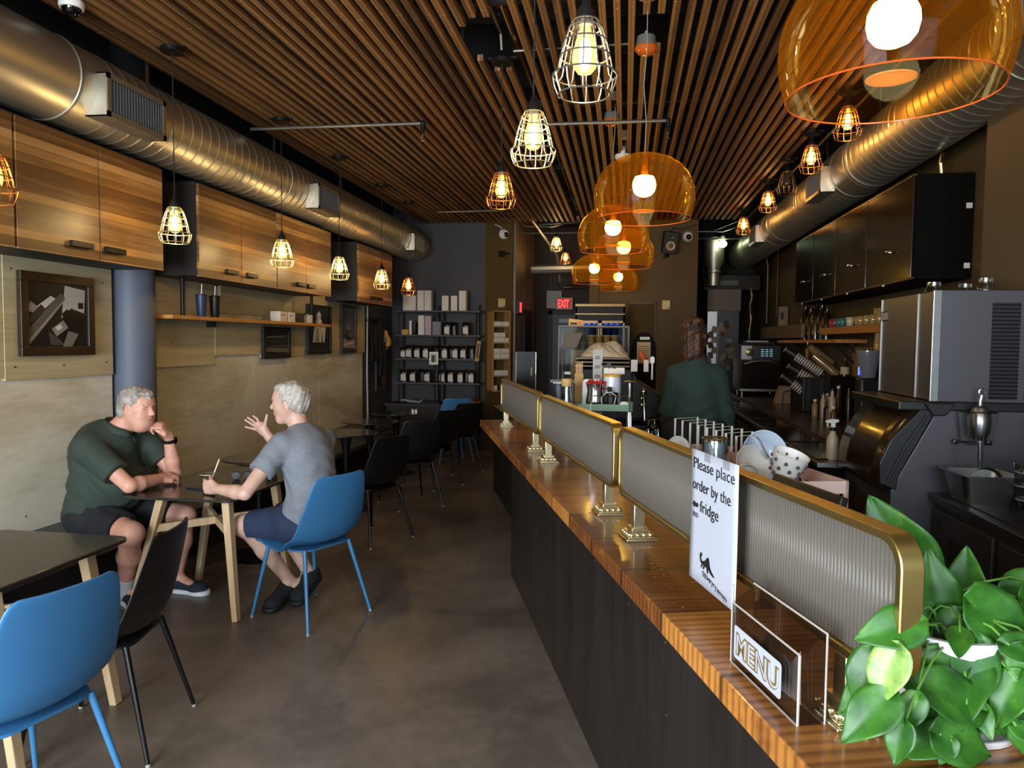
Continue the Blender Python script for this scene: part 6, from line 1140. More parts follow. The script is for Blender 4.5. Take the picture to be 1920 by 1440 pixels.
MB().lathe([(.001, .01), (.037, .01), (.037, .17), (.001, .17)], 20).build('contents', mat('pale_syrup', '8a7450', .3), t)
t = thing('navy_tub', 'dark navy tub of white lids on the counter behind the screens', 'tub', (-.36, 4.2, 1.03)); MB().lathe([(.001, 0), (.046, 0), (.052, .315), (.05, .32), (.047, .30), (.001, .29)], 28).build('body', mat('navy_plastic', '1c2533', .4), t); MB().lathe([(.001, .30), (.043, .31), (.038, .325), (.001, .33)], 16).build('contents', white_p, t)
t = thing('stirrer_box', 'tall kraft box of wooden stirrers behind the glass jug', 'box', (-.26, 4.35, WT)); MB().bx(-.025, -.02, 0, .025, .02, .5).build('box', kraft, t, smooth=False)
for i in range(6): MB().bx(-.02+i*.007, -.01, .5, -.016+i*.007, -.006, .555+random.uniform(0, .02)).build('stirrer', shelf_wood, t, smooth=False)
t = thing('acrylic_card_stand', 'narrow acrylic stand with a grey printed card strip above the sage tray', 'sign', (-.157, 4.42, WT)); MB().bx(-.03, -.02, 0, .03, .03, .01).build('foot', acr, t, smooth=False); MB().bx(-.028, 0, .0, .028, .003, .64).build('card', mat('grey_print', '8e887e', .5), t, smooth=False)
for k in range(3):
    for j_ in range(2): MB().bx(-.018+.002*j_, -.0012, .585-k*.055+j_*.010, .016-.004*((k+j_) % 2), -.0004, .590-k*.055+j_*.010).build('print_line', mat('print_dark', '3a3632', .8), t, smooth=False)
t = thing('name_card', 'small white card with a black prowling cat emblem above the canister', 'card', (-.06, 4.36, WT+.5)); MB().bx(-.06, 0, 0, .06, .003, .036).build('card', white_box, t, smooth=False); MB().bx(-.004, .003, -.5, .004, .006, 0).build('stem', black_metal, t, smooth=False)
mb = MB(); mb.add([((x-.097)*1.15-.03, -.002, (z-.034)*1.15+.03) for x, z in cat_], [tuple(range(len(cat_)-1, -1, -1))]); mb.build('cat_emblem', ink, t, smooth=False)
t = thing('acrylic_poster_stand', 'upright clear acrylic frame at the far end of the counter', 'frame', ct(.02, .32, 1.03), CROT+PI/2-.2); MB().bx(-.065, 0, 0, .065, .02, .01).build('foot', acr, t, smooth=False)
MB().bx(-.07, .0, .0, .07, .004, .48).build('sheet', clear('smoked_clear', 'cfc8bc', .03, .2, .2), t, smooth=False); mb = MB(); mb.tube([(-.07, .002, .0), (-.07, .002, .48), (.07, .002, .48), (.07, .002, 0)], .0025, 6); mb.build('edge', MATS['acrylic_edge'], t)
# ================================================================== BACK BAR (right side)
gloss_blk = mat('black_lacquer', '14100d', .14, coat=.5); dk = mat('dark_cabinet', '080706', .8, spec=.1)
t = thing('back_worktop', 'long dark brown worktop along the right wall', 'worktop', (1.16, 4.70, 0))
MB().bx(.04, 0, .12, 1.07, 6.1, .84).build('body', dk, t, smooth=False); MB().bx(.08, .02, 0, 1.0, 6.0, .12).build('plinth', black_matte, t, smooth=False)
MB().bx(0, 0, .84, .30, 6.1, .87).build('front_edge', steel, t, smooth=False, bevel=.003)
MB().bx(.30, -.0, .84, 1.08, 6.1, .90).build('top', mat('brown_top', '4c3826', .22), t, smooth=False, bevel=.003)
for k in range(7): MB().bx(.02, .12+k*.84, .871, .28, .88+k*.84, .879).build('well_lid', mat('well_lid', '2c2019', .1, .4), t, smooth=False, bevel=.003)
for k in range(7): MB().bx(.02, .1+k*.85, .2, .04, .88+k*.85, .8).build('door', gloss_blk, t, smooth=False, bevel=.004)
t = thing('steel_leg_post', 'short steel post with square cap standing in the staff aisle', 'post', (1.06, 4.62, 0)); MB().tube([(0, 0, 0), (0, 0, .86)], .016, 12).build('post', steel, t); MB().bx(-.025, -.025, .86, .025, .025, .90).build('cap', steel, t, bevel=.003)
# ice machine
ice = mat('ice_steel', '77726a', .36, .75, var=.04, vscale=2, stretch=(1, 1, .2)); side_m = mat('ice_side', '545356', .42, .5, var=.04, vscale=2)
t = thing('ice_machine', 'tall steel ice machine with slanted dark bin door', 'ice machine', (1.31, 3.89, 0)); IY = .77
YZ = Matrix(((1, 0, 0, 0), (0, 0, 1, 0), (0, 1, 0, 0), (0, 0, 0, 1)))   # (x,z) profile extruded along y
prof = [(0, .12), (0, .86), (.03, .93), (.2, 1.27), (.8, 1.27), (.8, .12)]
MB().prism(prof, 0, IY, YZ).build('bin', side_m, t, smooth=False, bevel=.004)
for x in (.06, .74):
    for y in (.06, IY-.06): MB().lathe([(.02, 0), (.025, .02), (.018, .12)], 12, (x, y, 0)).build('foot', steel, t)
h = MB().bx(.19, 0, 1.31, .80, IY, 1.85).build('head', side_m, t, smooth=False, bevel=.004)
MB().bx(.165, .004, 1.315, .19, .20, 1.845).build('front_panel', ice, h, smooth=False, bevel=.004); MB().bx(.165, .21, 1.315, .19, IY-.004, 1.845).build('front_panel', ice, h, smooth=False, bevel=.004)
MB().bx(.16, .195, 1.315, .17, .215, 1.845).build('trim_strip', steel, h, smooth=False); MB().bx(.16, -.003, 1.31, .2, .012, 1.85).build('corner_trim', steel, h, smooth=False, bevel=.003); MB().bx(.16, IY-.03, 1.315, .166, IY-.02, 1.845).build('trim_strip', steel, h, smooth=False)
MB().bx(.162, IY-.15, 1.72, .165, IY-.04, 1.775).build('badge', black_plastic, h, smooth=False); MB().bx(.1615, IY-.14, 1.727, .162, IY-.05, 1.768).build('badge_face', mat('badge_face', '8d877c', .4), h, smooth=False)
for x0 in (.425, .58):
    for k in range(25): MB().box((x0+.062, -.004, 1.335+k*.0185), (.125, .010, .004), R=Matrix.Rotation(.5, 3, 'X')).build('louvre', mat('louvre_dark', '2c2a2a', .5, .4), h, smooth=False)
    MB().bx(x0, -.0015, 1.325, x0+.125, .0, 1.79).build('vent_back', mat('vent_dark', '17161a', .6), h, smooth=False)
MB().bx(.02, -.004, 1.265, .82, IY+.004, 1.31).build('seam', black_plastic, t, smooth=False, bevel=.006)
def lid(u, v):
    a = v; x = .135*(1-a)**1.0-.035*a-.055*math.sin(PI*a); z = 1.275*(1-a)+.865*a; return (x, .012+u*(IY-.024), z)
MB().grid(lid, 4, 16).build('bin_door', mat('bin_lid', '2a1f12', .22, .2, coat=.3), t, ang=180, solid=.02)
MB().prism([(.02, .87), (-.055, .90), (-.06, 1.0), (-.01, 1.12), (.12, 1.27), (.19, 1.27), (.03, .94)], -.012, .014, YZ).build('door_end', black_plastic, t, smooth=False, bevel=.004)
MB().tube([(-.02, -.016, .92), (.05, -.016, 1.08), (.15, -.016, 1.25)], .006, 6).build('door_end_edge', black_metal, t)
MB().prism([(.13, 1.305), (.27, 1.305), (.23, 1.245), (.17, 1.24)], -.03, .0, YZ).build('hinge_cap', black_plastic, t, smooth=False, bevel=.006)
MB().bx(-.004, .08, .2, .0, IY-.08, .78).build('kick_panel', mat('kick_brown', '2b1e15', .5), t, smooth=False); MB().bx(-.006, .5, .72, -.004, .66, .8).build('grille', black_matte, t, smooth=False)
def canning(label, loc, r=.045, h=.07):
    t = thing('glass_jar', label, 'jar', loc, group='glass jars on top of the ice machine'); MB().lathe([(.001, 0), (r, 0), (r*1.02, .01), (r*1.02, h*.7), (r*.75, h*.85), (r*.8, h)], 24, cap=False).build('body', clear('glass_clear', 'd8e4e6', .5), t, ang=180); MB().lathe([(r*.82, h), (r*.82, h+.015), (.001, h+.016)], 20).build('lid', clear('glass_clear', 'd8e4e6', .5), t)
canning('clear glass jar on the ice machine, nearest the black cabinets', (1.70, 4.5, 1.85)); canning('low clear glass jar on the ice machine behind another', (1.78, 4.3, 1.85), .04, .045); canning('clear glass jar on the ice machine near its louvred side', (1.80, 4.12, 1.85), .04, .06)
# near prep counter with numbered drawers
ncm = mat('prep_steel', '4a4744', .4, .7, var=.05); t = thing('prep_counter', 'low steel prep counter with numbered compartments, front right', 'counter', (1.48, .9, 0))
MB().bx(.03, 0, .0, .5, 2.96, .83).build('body', ncm, t, smooth=False); MB().bx(0, -.0, .83, .5, 2.97, .87).build('top', mat('prep_top_edge', '5a5a58', .3, .9), t, smooth=False, bevel=.004); MB().bx(.05, 0, .868, .5, 2.9, .876).build('mat', mat('rubber_mat', '15100d', .35), t, smooth=False)
for k, y in enumerate((2.36, 1.72, 1.08, .44)):
    d = MB().bx(.012, y, .12, .03, y+.58, .80).build('door', ncm, t, smooth=False, bevel=.004)
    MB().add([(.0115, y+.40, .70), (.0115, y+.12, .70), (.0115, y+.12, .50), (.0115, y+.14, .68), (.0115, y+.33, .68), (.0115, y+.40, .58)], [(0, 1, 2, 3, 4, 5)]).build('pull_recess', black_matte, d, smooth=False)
    MB().add([(.011, y+.38, .69), (.011, y+.28, .69), (.011, y+.38, .56)], [(0, 1, 2)]).build('pull_shadow', black_matte, d, smooth=False)  # flat black triangle: shade inside the pull painted onto the door
    if k < 2: text_mesh(('10', '11')[k], .07, 'number', mat('ink_brown', '14100d', .6), d, (.0108, y+.54, .71), (PI/2, 0, -PI/2), .0005, .002, sx=.75)
MB().bx(.0105, 2.28, .3, .012, 2.32, .56).build('orange_tag', mat('orange_tag', 'a86a12', .5), t, smooth=False)
t = thing('steam_pan', 'square steel pan holding an ice scoop beside the ice machine', 'pan', (1.62, 3.66, .876)); 
W0, W1, H = .095, .125, .13; o1 = rrect(2*W0, 2*W0, .03, 4); o2 = rrect(2*W1, 2*W1, .03, 4); n = len(o1)
vs = [(x, y, .0) for x, y in o1]+[(x, y, H) for x, y in o2]+[(x*1.12, y*1.12, H) for x, y in o2]; MB().add(vs, [tuple(range(n-1, -1, -1))]+[(i, (i+1) % n, n+(i+1) % n, n+i) for i in range(n)]+[(n+i, n+(i+1) % n, 2*n+(i+1) % n, 2*n+i) for i in range(n)]).build('body', steel, t, solid=.0015, ang=40)
t = thing('ice_scoop', 'steel scoop standing handle-up in the square pan', 'scoop', (1.63, 3.66, .98)); MB().grid(lambda u, v: (.075*math.cos(PI*u), .0+.03*v-.02, .075*math.sin(PI*u)*(1-.2*v)-.02), 16, 6).build('bowl', steel, t, solid=.002, ang=180); MB().tube([(-.02, 0, .05), (-.025, -.01, .10), (-.03, -.015, .17)], [.008, .012, .009], 10).build('handle', steel, t)
t = thing('wire_basket', 'black wire wall basket holding an upside-down scoop on the ice machine side', 'basket', (1.66, 3.875, 1.12))
for z, r in ((0, .05), (.15, .07)): MB().tube([(-r, -.10, z), (r, -.10, z), (r, -.005, z), (-r, -.005, z)], .003, 6, closed=True).build('ring', wire_black, t)
for i, x in enumerate((-1, -.4, .2, 1)): MB().tube([(x*.07, -.10, .15), (x*.05, -.10, 0)], .0028, 6).build('wire', wire_black, t)
for x in (-1, 1): MB().tube([(x*.07, -.005, .15), (x*.05, -.005, 0)], .0028, 6).build('wire', wire_black, t)
for x in (-.075, .075): MB().lathe([(.012, 0), (.012, .015), (.001, .018)], 12, (x, -.002, .0), Matrix.Rotation(PI/2, 3, 'X')).build('suction_cup', black_plastic, t)
t = thing('steel_scoop', 'round-backed steel scoop hanging in the wire basket', 'scoop', (1.67, 3.82, 1.12)); MB().lathe([(.03, .02), (.045, .05), (.05, .1), (.046, .14), (.03, .17), (.008, .18)], 24, cap=False).build('bowl', steel, t); MB().tube([(0, 0, .175), (0, 0, .2), (.005, 0, .23)], .009, 10).build('handle', mat('clear_handle', '8c8c8a', .2, .5), t); MB().tube([(.005+.014*math.sin(2*PI*k/12), 0, .245+.014*math.cos(2*PI*k/12)) for k in range(12)], .004, 6, closed=True).build('loop', chrome, t)
t = thing('measuring_jug', 'clear plastic jug with whisks at the right edge', 'jug', (1.76, 3.52, .876)); MB().lathe([(.001, 0), (.055, 0), (.07, .2), (.072, .2)], 28, cap=False).build('body', clear('glass_clear', 'd8e4e6', .5), t, ang=180)
for k in range(3): MB().tube([(.07*math.cos(2*PI*i/20)*(.83+k*.06), .07*math.sin(2*PI*i/20)*(.83+k*.06), .04+k*.06) for i in range(20)], .0012, 5, closed=True).build('marking', white_p, t)
t = thing('balloon_whisk', 'steel balloon whisk leaning in the clear jug', 'whisk', (1.76, 3.52, .9), rot=(0, .38, .1))
for k in range(6):
    a = PI*k/6; MB().tube([(.035*math.sin(PI*j/12)*math.cos(a)*(1 if j < 6 else 1), .035*math.sin(PI*j/12)*math.sin(a), .18-.16*math.sin(PI*j/12/1.0*.5)) if False else (.036*math.cos(a)*math.sin(2*PI*j/14), .036*math.sin(a)*math.sin(2*PI*j/14), .14+.13*math.cos(2*PI*j/14)*-1) for j in range(15)], .0013, 5).build('wire', chrome, t)
MB().tube([(0, 0, .26), (0, 0, .42)], .011, 10).build('handle', steel, t)
t = thing('steel_container', 'tall steel container cut by the right edge of the photo', 'container', (1.90, 3.36, .876)); MB().lathe([(.001, 0), (.075, 0), (.08, .22), (.075, .22), (.07, .01)], 28).build('body', mat('brown_steel', '5c5048', .35, .8), t)
# black wall cabinets
def black_cab(label, y0, y1, T):
    t = thing('black_wall_cabinet', label, 'cabinet', (1.87, y0, 2.025), group='glossy black cabinets on the right wall'); w = y1-y0
    MB().bx(.022, 0, 0, .37, w, .69).build('body', dk, t, smooth=False)
    d = MB().bx(0, .006, .012, .022, w-.006, .68).build('door', gloss_blk, t, smooth=False, bevel=.003)
    for z_ in (0, .678): MB().bx(-.003, .003, z_, .022, w-.003, z_+.012).build('edge_trim', mat('door_trim', '5a4630', .35, .6), t, smooth=False)
    hy = w*.42; R = Matrix.Rotation(-PI/2, 3, 'Y'); MB().lathe([(.016, 0), (.01, .01), (.008, .03), (.014, .035), (.001, .04)], 14, (0, hy, .22), R).build('knob', chrome, d)
    MB().tube([(-.03, hy-.05, .222), (-.034, hy, .22), (-.03, hy+.05, .218)], .006, 8).build('handle', chrome, d)
    MB().bx(-.004, w*.55, -.012, .004, w*.55+.03, .0).build('magnet_tab', white_p, t, smooth=False)
for i, (a, c, lb) in enumerate(((5.34, 6.285, 'nearest glossy black wall cabinet, its door catching amber light'), (6.295, 7.155, 'second glossy black wall cabinet from the ice machine'), (7.165, 7.975, 'third glossy black wall cabinet from the ice machine'), (7.985, 8.78, 'fourth glossy black wall cabinet, darkest door, far end'))): black_cab(lb, a, c, i)
for lb, z in (('small white sensor tag on the black cabinet side, upper', 2.50), ('small white sensor tag on the black cabinet side, lower', 2.11)):
    t = thing('wall_tag', lb, 'sensor', (2.21, 5.325, z), group='white tags by the black cabinet'); MB().bx(-.018, 0, -.018, .018, .012, .018).build('body', white_p, t, bevel=.002)
t = thing('pipe_stub', 'short bright pipe fitting above the black cabinet near the pillar', 'pipe', (2.1, 5.5, 2.74)); MB().tube([(0, 0, -.02), (-.01, 0, .08), (-.02, -.05, .13)], .014, 8).build('tube', pale_brass, t)
# shelves
def plank(label, x0, x1, y0, y1, z0, z1, m_): 
    t = thing('wall_shelf', label, 'shelf', (X1, y0, z0), group='wooden shelves over the back bar'); MB().bx(x0-X1, 0, 0, x1-X1, y1-y0, z1-z0).build('board', m_, t, smooth=False, bevel=.003)
    for y in (.35, y1-y0-.4): MB().bar((-.01, y, -.2), (-.2, y, -.005), .02).build('bracket', black_metal, t, smooth=False)
or_w = wood('amber_plank', '8a5420', 'b87a34', 'Y', 12, rough=.45, knots=False)
plank('thick orange-lit wooden shelf of glasses beside the ice machine', 1.99, X1, 6.2, 8.1, 1.685, 1.752, or_w)
plank('lower long wooden shelf under the dark bottles', 1.97, X1, 7.45, 10.2, 1.60, 1.635, or_w)
t = thing('wooden_beam', 'heavy pale wooden beam box on the right wall toward the kitchen', 'beam', (2.02, 9.1, 1.66)); MB().bx(0, 0, 0, .23, 2.6, .165).build('box', wood('beam_wood', '5a4630', '7e6648', 'Y', 10, rough=.6, knots=False), t, smooth=False, bevel=.004)
def glass(label, y, z, r, h, m_, g, x=2.1):
    t = thing('drinking_glass', label, 'glass', (x, y, z), group=g); MB().lathe([(.001, .004), (r*.8, 0), (r, h), (r*.94, h), (r*.75, .01)], 18, cap=False).build('body', m_, t, ang=180); return t
gw = mat('warm_glass', 'b89a60', .1, .3, coat=.5); g0 = glass('clear tumbler glass among those on the orange-lit shelf', 7.1, 1.752, .034, .085, gw, 'clear glasses on the orange-lit shelf', 2.06)
for i in range(9): dup(g0, (2.06+.08*(i % 2), 7.02-.085*i, 1.752))
g1 = glass('tall clear glass standing behind the short ones on the orange-lit shelf', 6.95, 1.752, .03, .15, gw, 'tall glasses on the orange-lit shelf', 2.17)
for i in range(6): dup(g1, (2.17, 6.85-.09*i, 1.752))
for lb, y, c in (('red patterned small glass at the far end of the orange-lit shelf', 7.9, '9a3a30'), ('second red patterned glass on the orange-lit shelf', 7.8, '8a4438'), ('blue-green patterned glass on the orange-lit shelf', 7.66, '3f6a68'), ('second blue-green glass on the orange-lit shelf', 7.53, '44706a'), ('cream mug between the coloured and clear glasses', 7.3, 'c8b890')): glass(lb, y, 1.752, .038, .085, mat('glass_'+c, c, .2, coat=.4), 'coloured glasses on the orange-lit shelf', 2.05)
for i, (y, x) in enumerate(((6.48, 2.04), (6.38, 2.09))):
    t = thing('stacked_cups', ('nearer', 'farther')[1-i]+' stack of ribbed clear cups below the orange-lit shelf', 'cups', (x, y, .90), group='stacks of ribbed cups'); MB().lathe([(.001, .6)]+[(.034+.008*(k % 2)-.001*k, .6+.012*k) for k in range(16)]+[(.001, .8)], 18).build('cups', gw, t); MB().bx(-.03, -.03, 0, .03, .03, .6).build('stand', black_matte, t, smooth=False)
t = thing('coffee_grinder', 'black grinder with clear hopper and blue light beside the ice machine', 'grinder', (1.93, 6.35, .90)); MB().bx(-.09, -.1, 0, .09, .12, .06).build('base', black_plastic, t, bevel=.01); MB().bx(-.07, -.06, .06, .08, .1, .42).build('body', black_plastic, t, bevel=.02); MB().lathe([(.06, .42), (.095, .62), (.095, .64), (.001, .65)], 24).build('hopper', mat('hopper_grey', '7c8086', .15, .3), t); MB().bx(-.074, -.02, .44, -.07, 0, .56).build('status_light', emit('blue_led', '3a48d8', 3), t)
t = thing('knock_box', 'black canister on a dark saucer in front of the bin door', 'canister', (1.72, 5.55, .90)); MB().lathe([(.001, 0), (.11, 0), (.115, .012), (.07, .015), (.065, .02), (.07, .2), (.065, .2), (.001, .18)], 28).build('body', black_plastic, t)
t = thing('spray_bottle', 'cream spray bottle with white trigger on the corner of the back worktop', 'bottle', (1.281, 4.84, .872)); MB().lathe([(.001, 0), (.034, 0), (.036, .01), (.036, .12), (.03, .14), (.017, .165), (.015, .18)], 28).build('body', mat('cream_bottle', 'b5a68c', .4), t); MB().lathe([(.017, .178), (.018, .195), (.014, .2)], 20).build('neck', black_plastic, t)
MB().prism([(.014, .2), (-.014, .2), (-.012, .225), (-.045, .23), (-.045, .24), (-.01, .252), (.03, .25), (.035, .236), (.012, .226)], -.009, .009, YZ).build('trigger_head', white_p, t, smooth=False, bevel=.003); MB().tube([(-.03, 0, .228), (-.034, 0, .212), (-.026, 0, .2)], .004, 6).build('trigger', white_p, t)
# cup organiser with striped cup stacks
t = thing('cup_organizer', 'tall black angled cup and lid organiser on the back worktop', 'organizer', (1.94, 8.0, .90)); MB().bx(-.16, -.14, 0, .16, .3, .35).build('body', black_plastic, t, smooth=False, bevel=.01)
for x in (-.1, .02, .12): MB().bx(x-.012, -.146, 0.01, x+.012, -.14, .34).build('divider_trim', mat('organizer_trim', '3c2f22', .3), t, smooth=False)
stripe = mat('stripe_band', 'c9c2bc', .5)
for i, (a, c, lb) in enumerate((((1.665, 8.2, 1.53), (2.05, 8.15, 1.27), 'uppermost tilted stack of black-and-white striped cups'), ((1.68, 8.1, 1.36), (1.98, 8.05, 1.17), 'middle tilted stack of black-and-white striped cups'), ((1.60, 8.0, 1.26), (1.86, 7.95, 1.06), 'lowest tilted stack of black-and-white striped cups'))):
    A, B_ = Vector(a), Vector(c); d = (B_-A); L = d.length; q = d.to_track_quat('Z', 'Y'); t = thing('cup_stack', lb, 'cups', A, group='striped paper cup stacks'); t.rotation_euler = q.to_euler()
    MB().lathe([(.001, 0), (.032, 0), (.034, .015), (.042, .10), (.044, .11), (.044, L), (.001, L)], 24).build('cups', mat('cup_black', '17120f', .5), t); MB().lathe([(.001, -.003), (.031, -.003), (.033, .018)], 20, cap=False).build('base_cap', white_p, t)
    for k in range(int((L-.13)/.026)): MB().lathe([(.0445, .13+k*.026), (.0462, .135+k*.026), (.0462, .143+k*.026), (.0445, .146+k*.026)], 24, cap=False).build('rim', stripe, t)
for i, (a, c) in enumerate((((1.93, 8.3, 1.56), (2.16, 8.3, 1.38)), ((1.95, 8.2, 1.47), (2.18, 8.15, 1.27)), ((1.9, 8.35, 1.42), (2.1, 8.3, 1.22)))):
    A, B_ = Vector(a), Vector(c); q = (B_-A).to_track_quat('Z', 'Y'); t = thing('clear_cup_stack', ('highest', 'middle', 'lowest')[i]+' of the tilted stacks of clear plastic cups', 'cups', A, group='clear cup stacks'); t.rotation_euler = q.to_euler(); MB().lathe([(.001, 0), (.035, 0), (.046, .1), (.048, (B_-A).length), (.001, (B_-A).length)], 20).build('cups', mat('warm_clear', '8c7448', .12, .2, coat=.5), t)
t = thing('napkin_holder', 'stack of pale napkins in a wire holder by the oven', 'napkins', (1.80, 9.0, .90)); MB().prism([(-.08, 0), (.09, 0), (.09, .2), (-.02, .2)], -.08, .08, YZ).build('napkins', mat('napkin', 'a08c74', .9), t, smooth=False, bevel=.004); MB().tube([(.0, -.085, .0), (.0, -.085, .12), (.04, -.085, .15), (.1, -.085, .15)], .006, 6).build('wire', black_metal, t)
t = thing('dropper_bottle', 'dark bottle with cream label among the syrups', 'bottle', (2.10, 7.6, 1.28)); MB().lathe([(.001, 0), (.04, 0), (.04, .1), (.02, .13), (.02, .17), (.001, .172)], 20).build('body', mat('amber_bottle', '20120a', .2), t); MB().lathe([(.041, .02), (.041, .09)], 20, cap=False).build('label', mat('cream_card', 'b8a684', .7), t)
MB().bx(-.06, -.2, -.38, .1, .25, -.002).build('riser', dk, t, smooth=False)
random.seed(31)
for i in range(12):
    x, y = 1.78+random.uniform(0, .32), 6.75+i*.085; h = random.uniform(.12, .3); c = random.choice(('3a2a1c', '8a7450', '1a1412', '6a4a28', 'a8987c', '2c1a12'))
    t = thing('condiment_container', {'3a2a1c': 'dark brown', '8a7450': 'tan', '1a1412': 'black', '6a4a28': 'mid brown', 'a8987c': 'pale', '2c1a12': 'blackish brown'}[c]+' small container, '+('first', 'second', 'third', 'fourth', 'fifth', 'sixth', 'seventh', 'eighth', 'ninth', 'tenth', 'eleventh', 'last')[i]+' from the grinder along the back worktop clutter', 'container', (x, y, .90), group='clutter of containers on the back worktop'); r = random.uniform(.025, .04); MB().lathe([(.001, 0), (r, 0), (r*1.05, h*.7), (r*.5, h*.85), (r*.55, h), (.001, h)], 16).build('body', mat('cont_'+c, c, .3), t); MB().lathe([(r*.58, h-.01), (r*.58, h+.012), (.001, h+.013)], 14).build('lid', black_plastic if i % 2 else white_p, t)
t = thing('wall_print', 'pinned drawing in a thin black frame under the orange-lit shelf', 'picture', (X1-.012, 7.3, 1.2)); MB().bx(0, 0, 0, .01, .55, .36).build('sheet', mat('tan_print', '8a6a3a', .6), t, smooth=False); MB().bx(-.002, .2, .1, 0, .34, .25).build('drawing', mat('print_dark', '3a3632', .8), t, smooth=False)
t = thing('round_wall_sign', 'round clock-like disc on the wall under the shelves', 'sign', (X1-.012, 7.9, 1.57)); MB().lathe([(.06, 0), (.06, .01), (.045, .012), (.001, .012)], 24, R=Matrix.Rotation(-PI/2, 3, 'Y')).build('disc', mat('tan_print', '8a6a3a', .6), t); MB().tube([(-.014, .05*math.cos(a/10), .05*math.sin(a/10)) for a in range(-12, 22)], .004, 6).build('ring', black_matte, t)
t = thing('wall_rod', 'black wall rod with a hanging wooden brush under the lower shelf', 'hook', (2.05, 8.9, 1.55)); MB().tube([(0, 0, .05), (0, 0, .02), (.02, 0, 0), (0, 0, -.02), (-.02, 0, 0), (0, 0, .02)], .004, 6).build('hook', chrome, t); MB().lathe([(.02, -.14), (.022, -.03), (.012, -.01), (.001, 0)], 14).build('brush', or_w, t)
for i, (y, h, r) in enumerate(((9.25, .40, .07), (9.0, .36, .06), (8.75, .42, .065), (8.5, .38, .06), (8.3, .33, .055))):
    t = thing('dark_jug', ('dark bottle with a pale label, first', 'dark shiny jug, second', 'black jug, third', 'black bottle, fourth', 'dark canister, last')[i]+' in the row on the lower shelf', 'bottle', (2.10, y, 1.636), group='dark bottles on the lower shelf'); MB().lathe([(.001, 0), (r, 0), (r*1.03, h*.55), (r*.5, h*.8), (r*.4, h*.95), (r*.45, h), (.001, h)], 22).build('body', mat('dark_jug', '120c09', .2, coat=.3), t)
    if i == 0: MB().bx(-r-.002, -.03, .04, -r+.004, .03, .16).build('label', white_box, t, smooth=False)
# oven
t = thing('speed_oven', 'black and bronze countertop oven with curved steel handle', 'oven', (1.50, 10.2, .90)); ow = .54
MB().bx(0, .02, .06, ow, .6, .68).build('body', mat('bronze_case', '3a2c1a', .35, .5), t, smooth=False, bevel=.02)
MB().bx(.02, 0, .10, ow-.02, .02, .46).build('door', mat('oven_door', '231b12', .18, .4), t, smooth=False, bevel=.01)
MB().bx(.02, .0, .48, ow-.02, .02, .66).build('control_panel', black_plastic, t, smooth=False, bevel=.004); MB().bx(.02, -.004, .48, .15, .0, .66).build('panel_plate', steel, t, smooth=False)
MB().lathe([(.05, 0), (.05, .03), (.042, .035), (.001, .036)], 24, (.12, -.004, .575), Matrix.Rotation(PI/2, 3, 'X')).build('dial', mat('dial_gold', '8a7a50', .3, .8), t)
for r_ in range(4):
    for c_ in range(3): MB().bx(.27+c_*.055, -.003, .525+r_*.027, .305+c_*.055, .0, .532+r_*.027).build('display_line', emit('display_cyan', '6a9aa0', .9), t, smooth=False)
MB().tube([(.05, -.01, .40), (.06, -.05, .425), (.16, -.06, .455), (.27, -.062, .463), (.38, -.06, .455), (.48, -.05, .425), (.49, -.01, .40)], .013, 10).build('handle', steel, t)
MB().bx(.0, -.03, .055, ow, .02, .095).build('lower_trim', steel, t, smooth=False, bevel=.008)
for x in (.05, ow-.05):
    for y in (.06, .5): MB().lathe([(.02, 0), (.02, .06)], 14, (x, y, 0)).build('leg', steel, t)
t = thing('paper_tray', 'stack of flat dark trays on top of the oven', 'tray', (1.56, 10.3, 1.58)); MB().bx(0, 0, 0, .4, .35, .03).build('tray', black_metal, t, smooth=False, bevel=.005); MB().bx(.04, .02, .03, .32, .3, .045).build('upper_tray', steel, t, smooth=False)
# kitchen fridge with notes
t = thing('note_covered_fridge', 'fridge covered in pinned notes and photos in the kitchen opening', 'fridge', (1.25, 11.9, 0)); MB().bx(0, .04, 0, .48, .6, 2.09).build('body', mat('fridge_dark', '1d1713', .4), t, smooth=False); MB().bx(0, 0, .03, .15, .04, 2.08).build('door', steel, t, smooth=False, bevel=.004); MB().bx(.155, -.01, .9, .18, .02, 1.85).build('handle', mat('handle_grey', '7a7068', .4), t, smooth=False)
random.seed(13)
for i in range(22):
    x, z = random.uniform(.2, .42), random.uniform(1.2, 1.98); w, h = random.uniform(.04, .09), random.uniform(.05, .14); t2 = MB().box((x, .034-i*.0004, z), (w, .001, h), R=Matrix.Rotation(random.uniform(-.3, .3), 3, 'Y')).build('note', mat('note_%d' % (i % 4), ('6a5a48', '8a7a64', '4a3a2c', '9a8a78')[i % 4], .8), t, smooth=False)
for i in range(6): MB().box((.06+.05*(i % 2), -.001-.0004*i, 1.4+i*.08), (.08, .001, .1), R=Matrix.Rotation(random.uniform(-.3, .3), 3, 'Y')).build('note', mat('note_%d' % (i % 4), '8a7a64', .8), t, smooth=False)
t = thing('white_appliance_box', 'pale appliance box standing on the note-covered fridge', 'box', (1.25, 11.92, 2.09)); MB().bx(0, 0, 0, .50, .5, .33).build('body', mat('taupe_box', '6a5c4c', .6), t, smooth=False, bevel=.005); MB().bx(.28, -.002, .05, .45, 0, .28).build('front_grille', mat('print_grey', '6a6660', .8), t, smooth=False)
t = thing('range_hood', 'black extraction hood hanging deep in the kitchen', 'hood', (1.5, 12.6, 2.45)); MB().bx(-.25, 0, 0, .65, .8, .25).build('canopy', black_metal, t, smooth=False, bevel=.01); MB().bx(-.25, .2, .25, -.05, .5, 1.4).build('chimney', black_metal, t, smooth=False); MB().bx(.0, -.003, .08, .3, .0, .16).build('panel', mat('hood_grey', '3c4038', .4, .4), t, smooth=False)
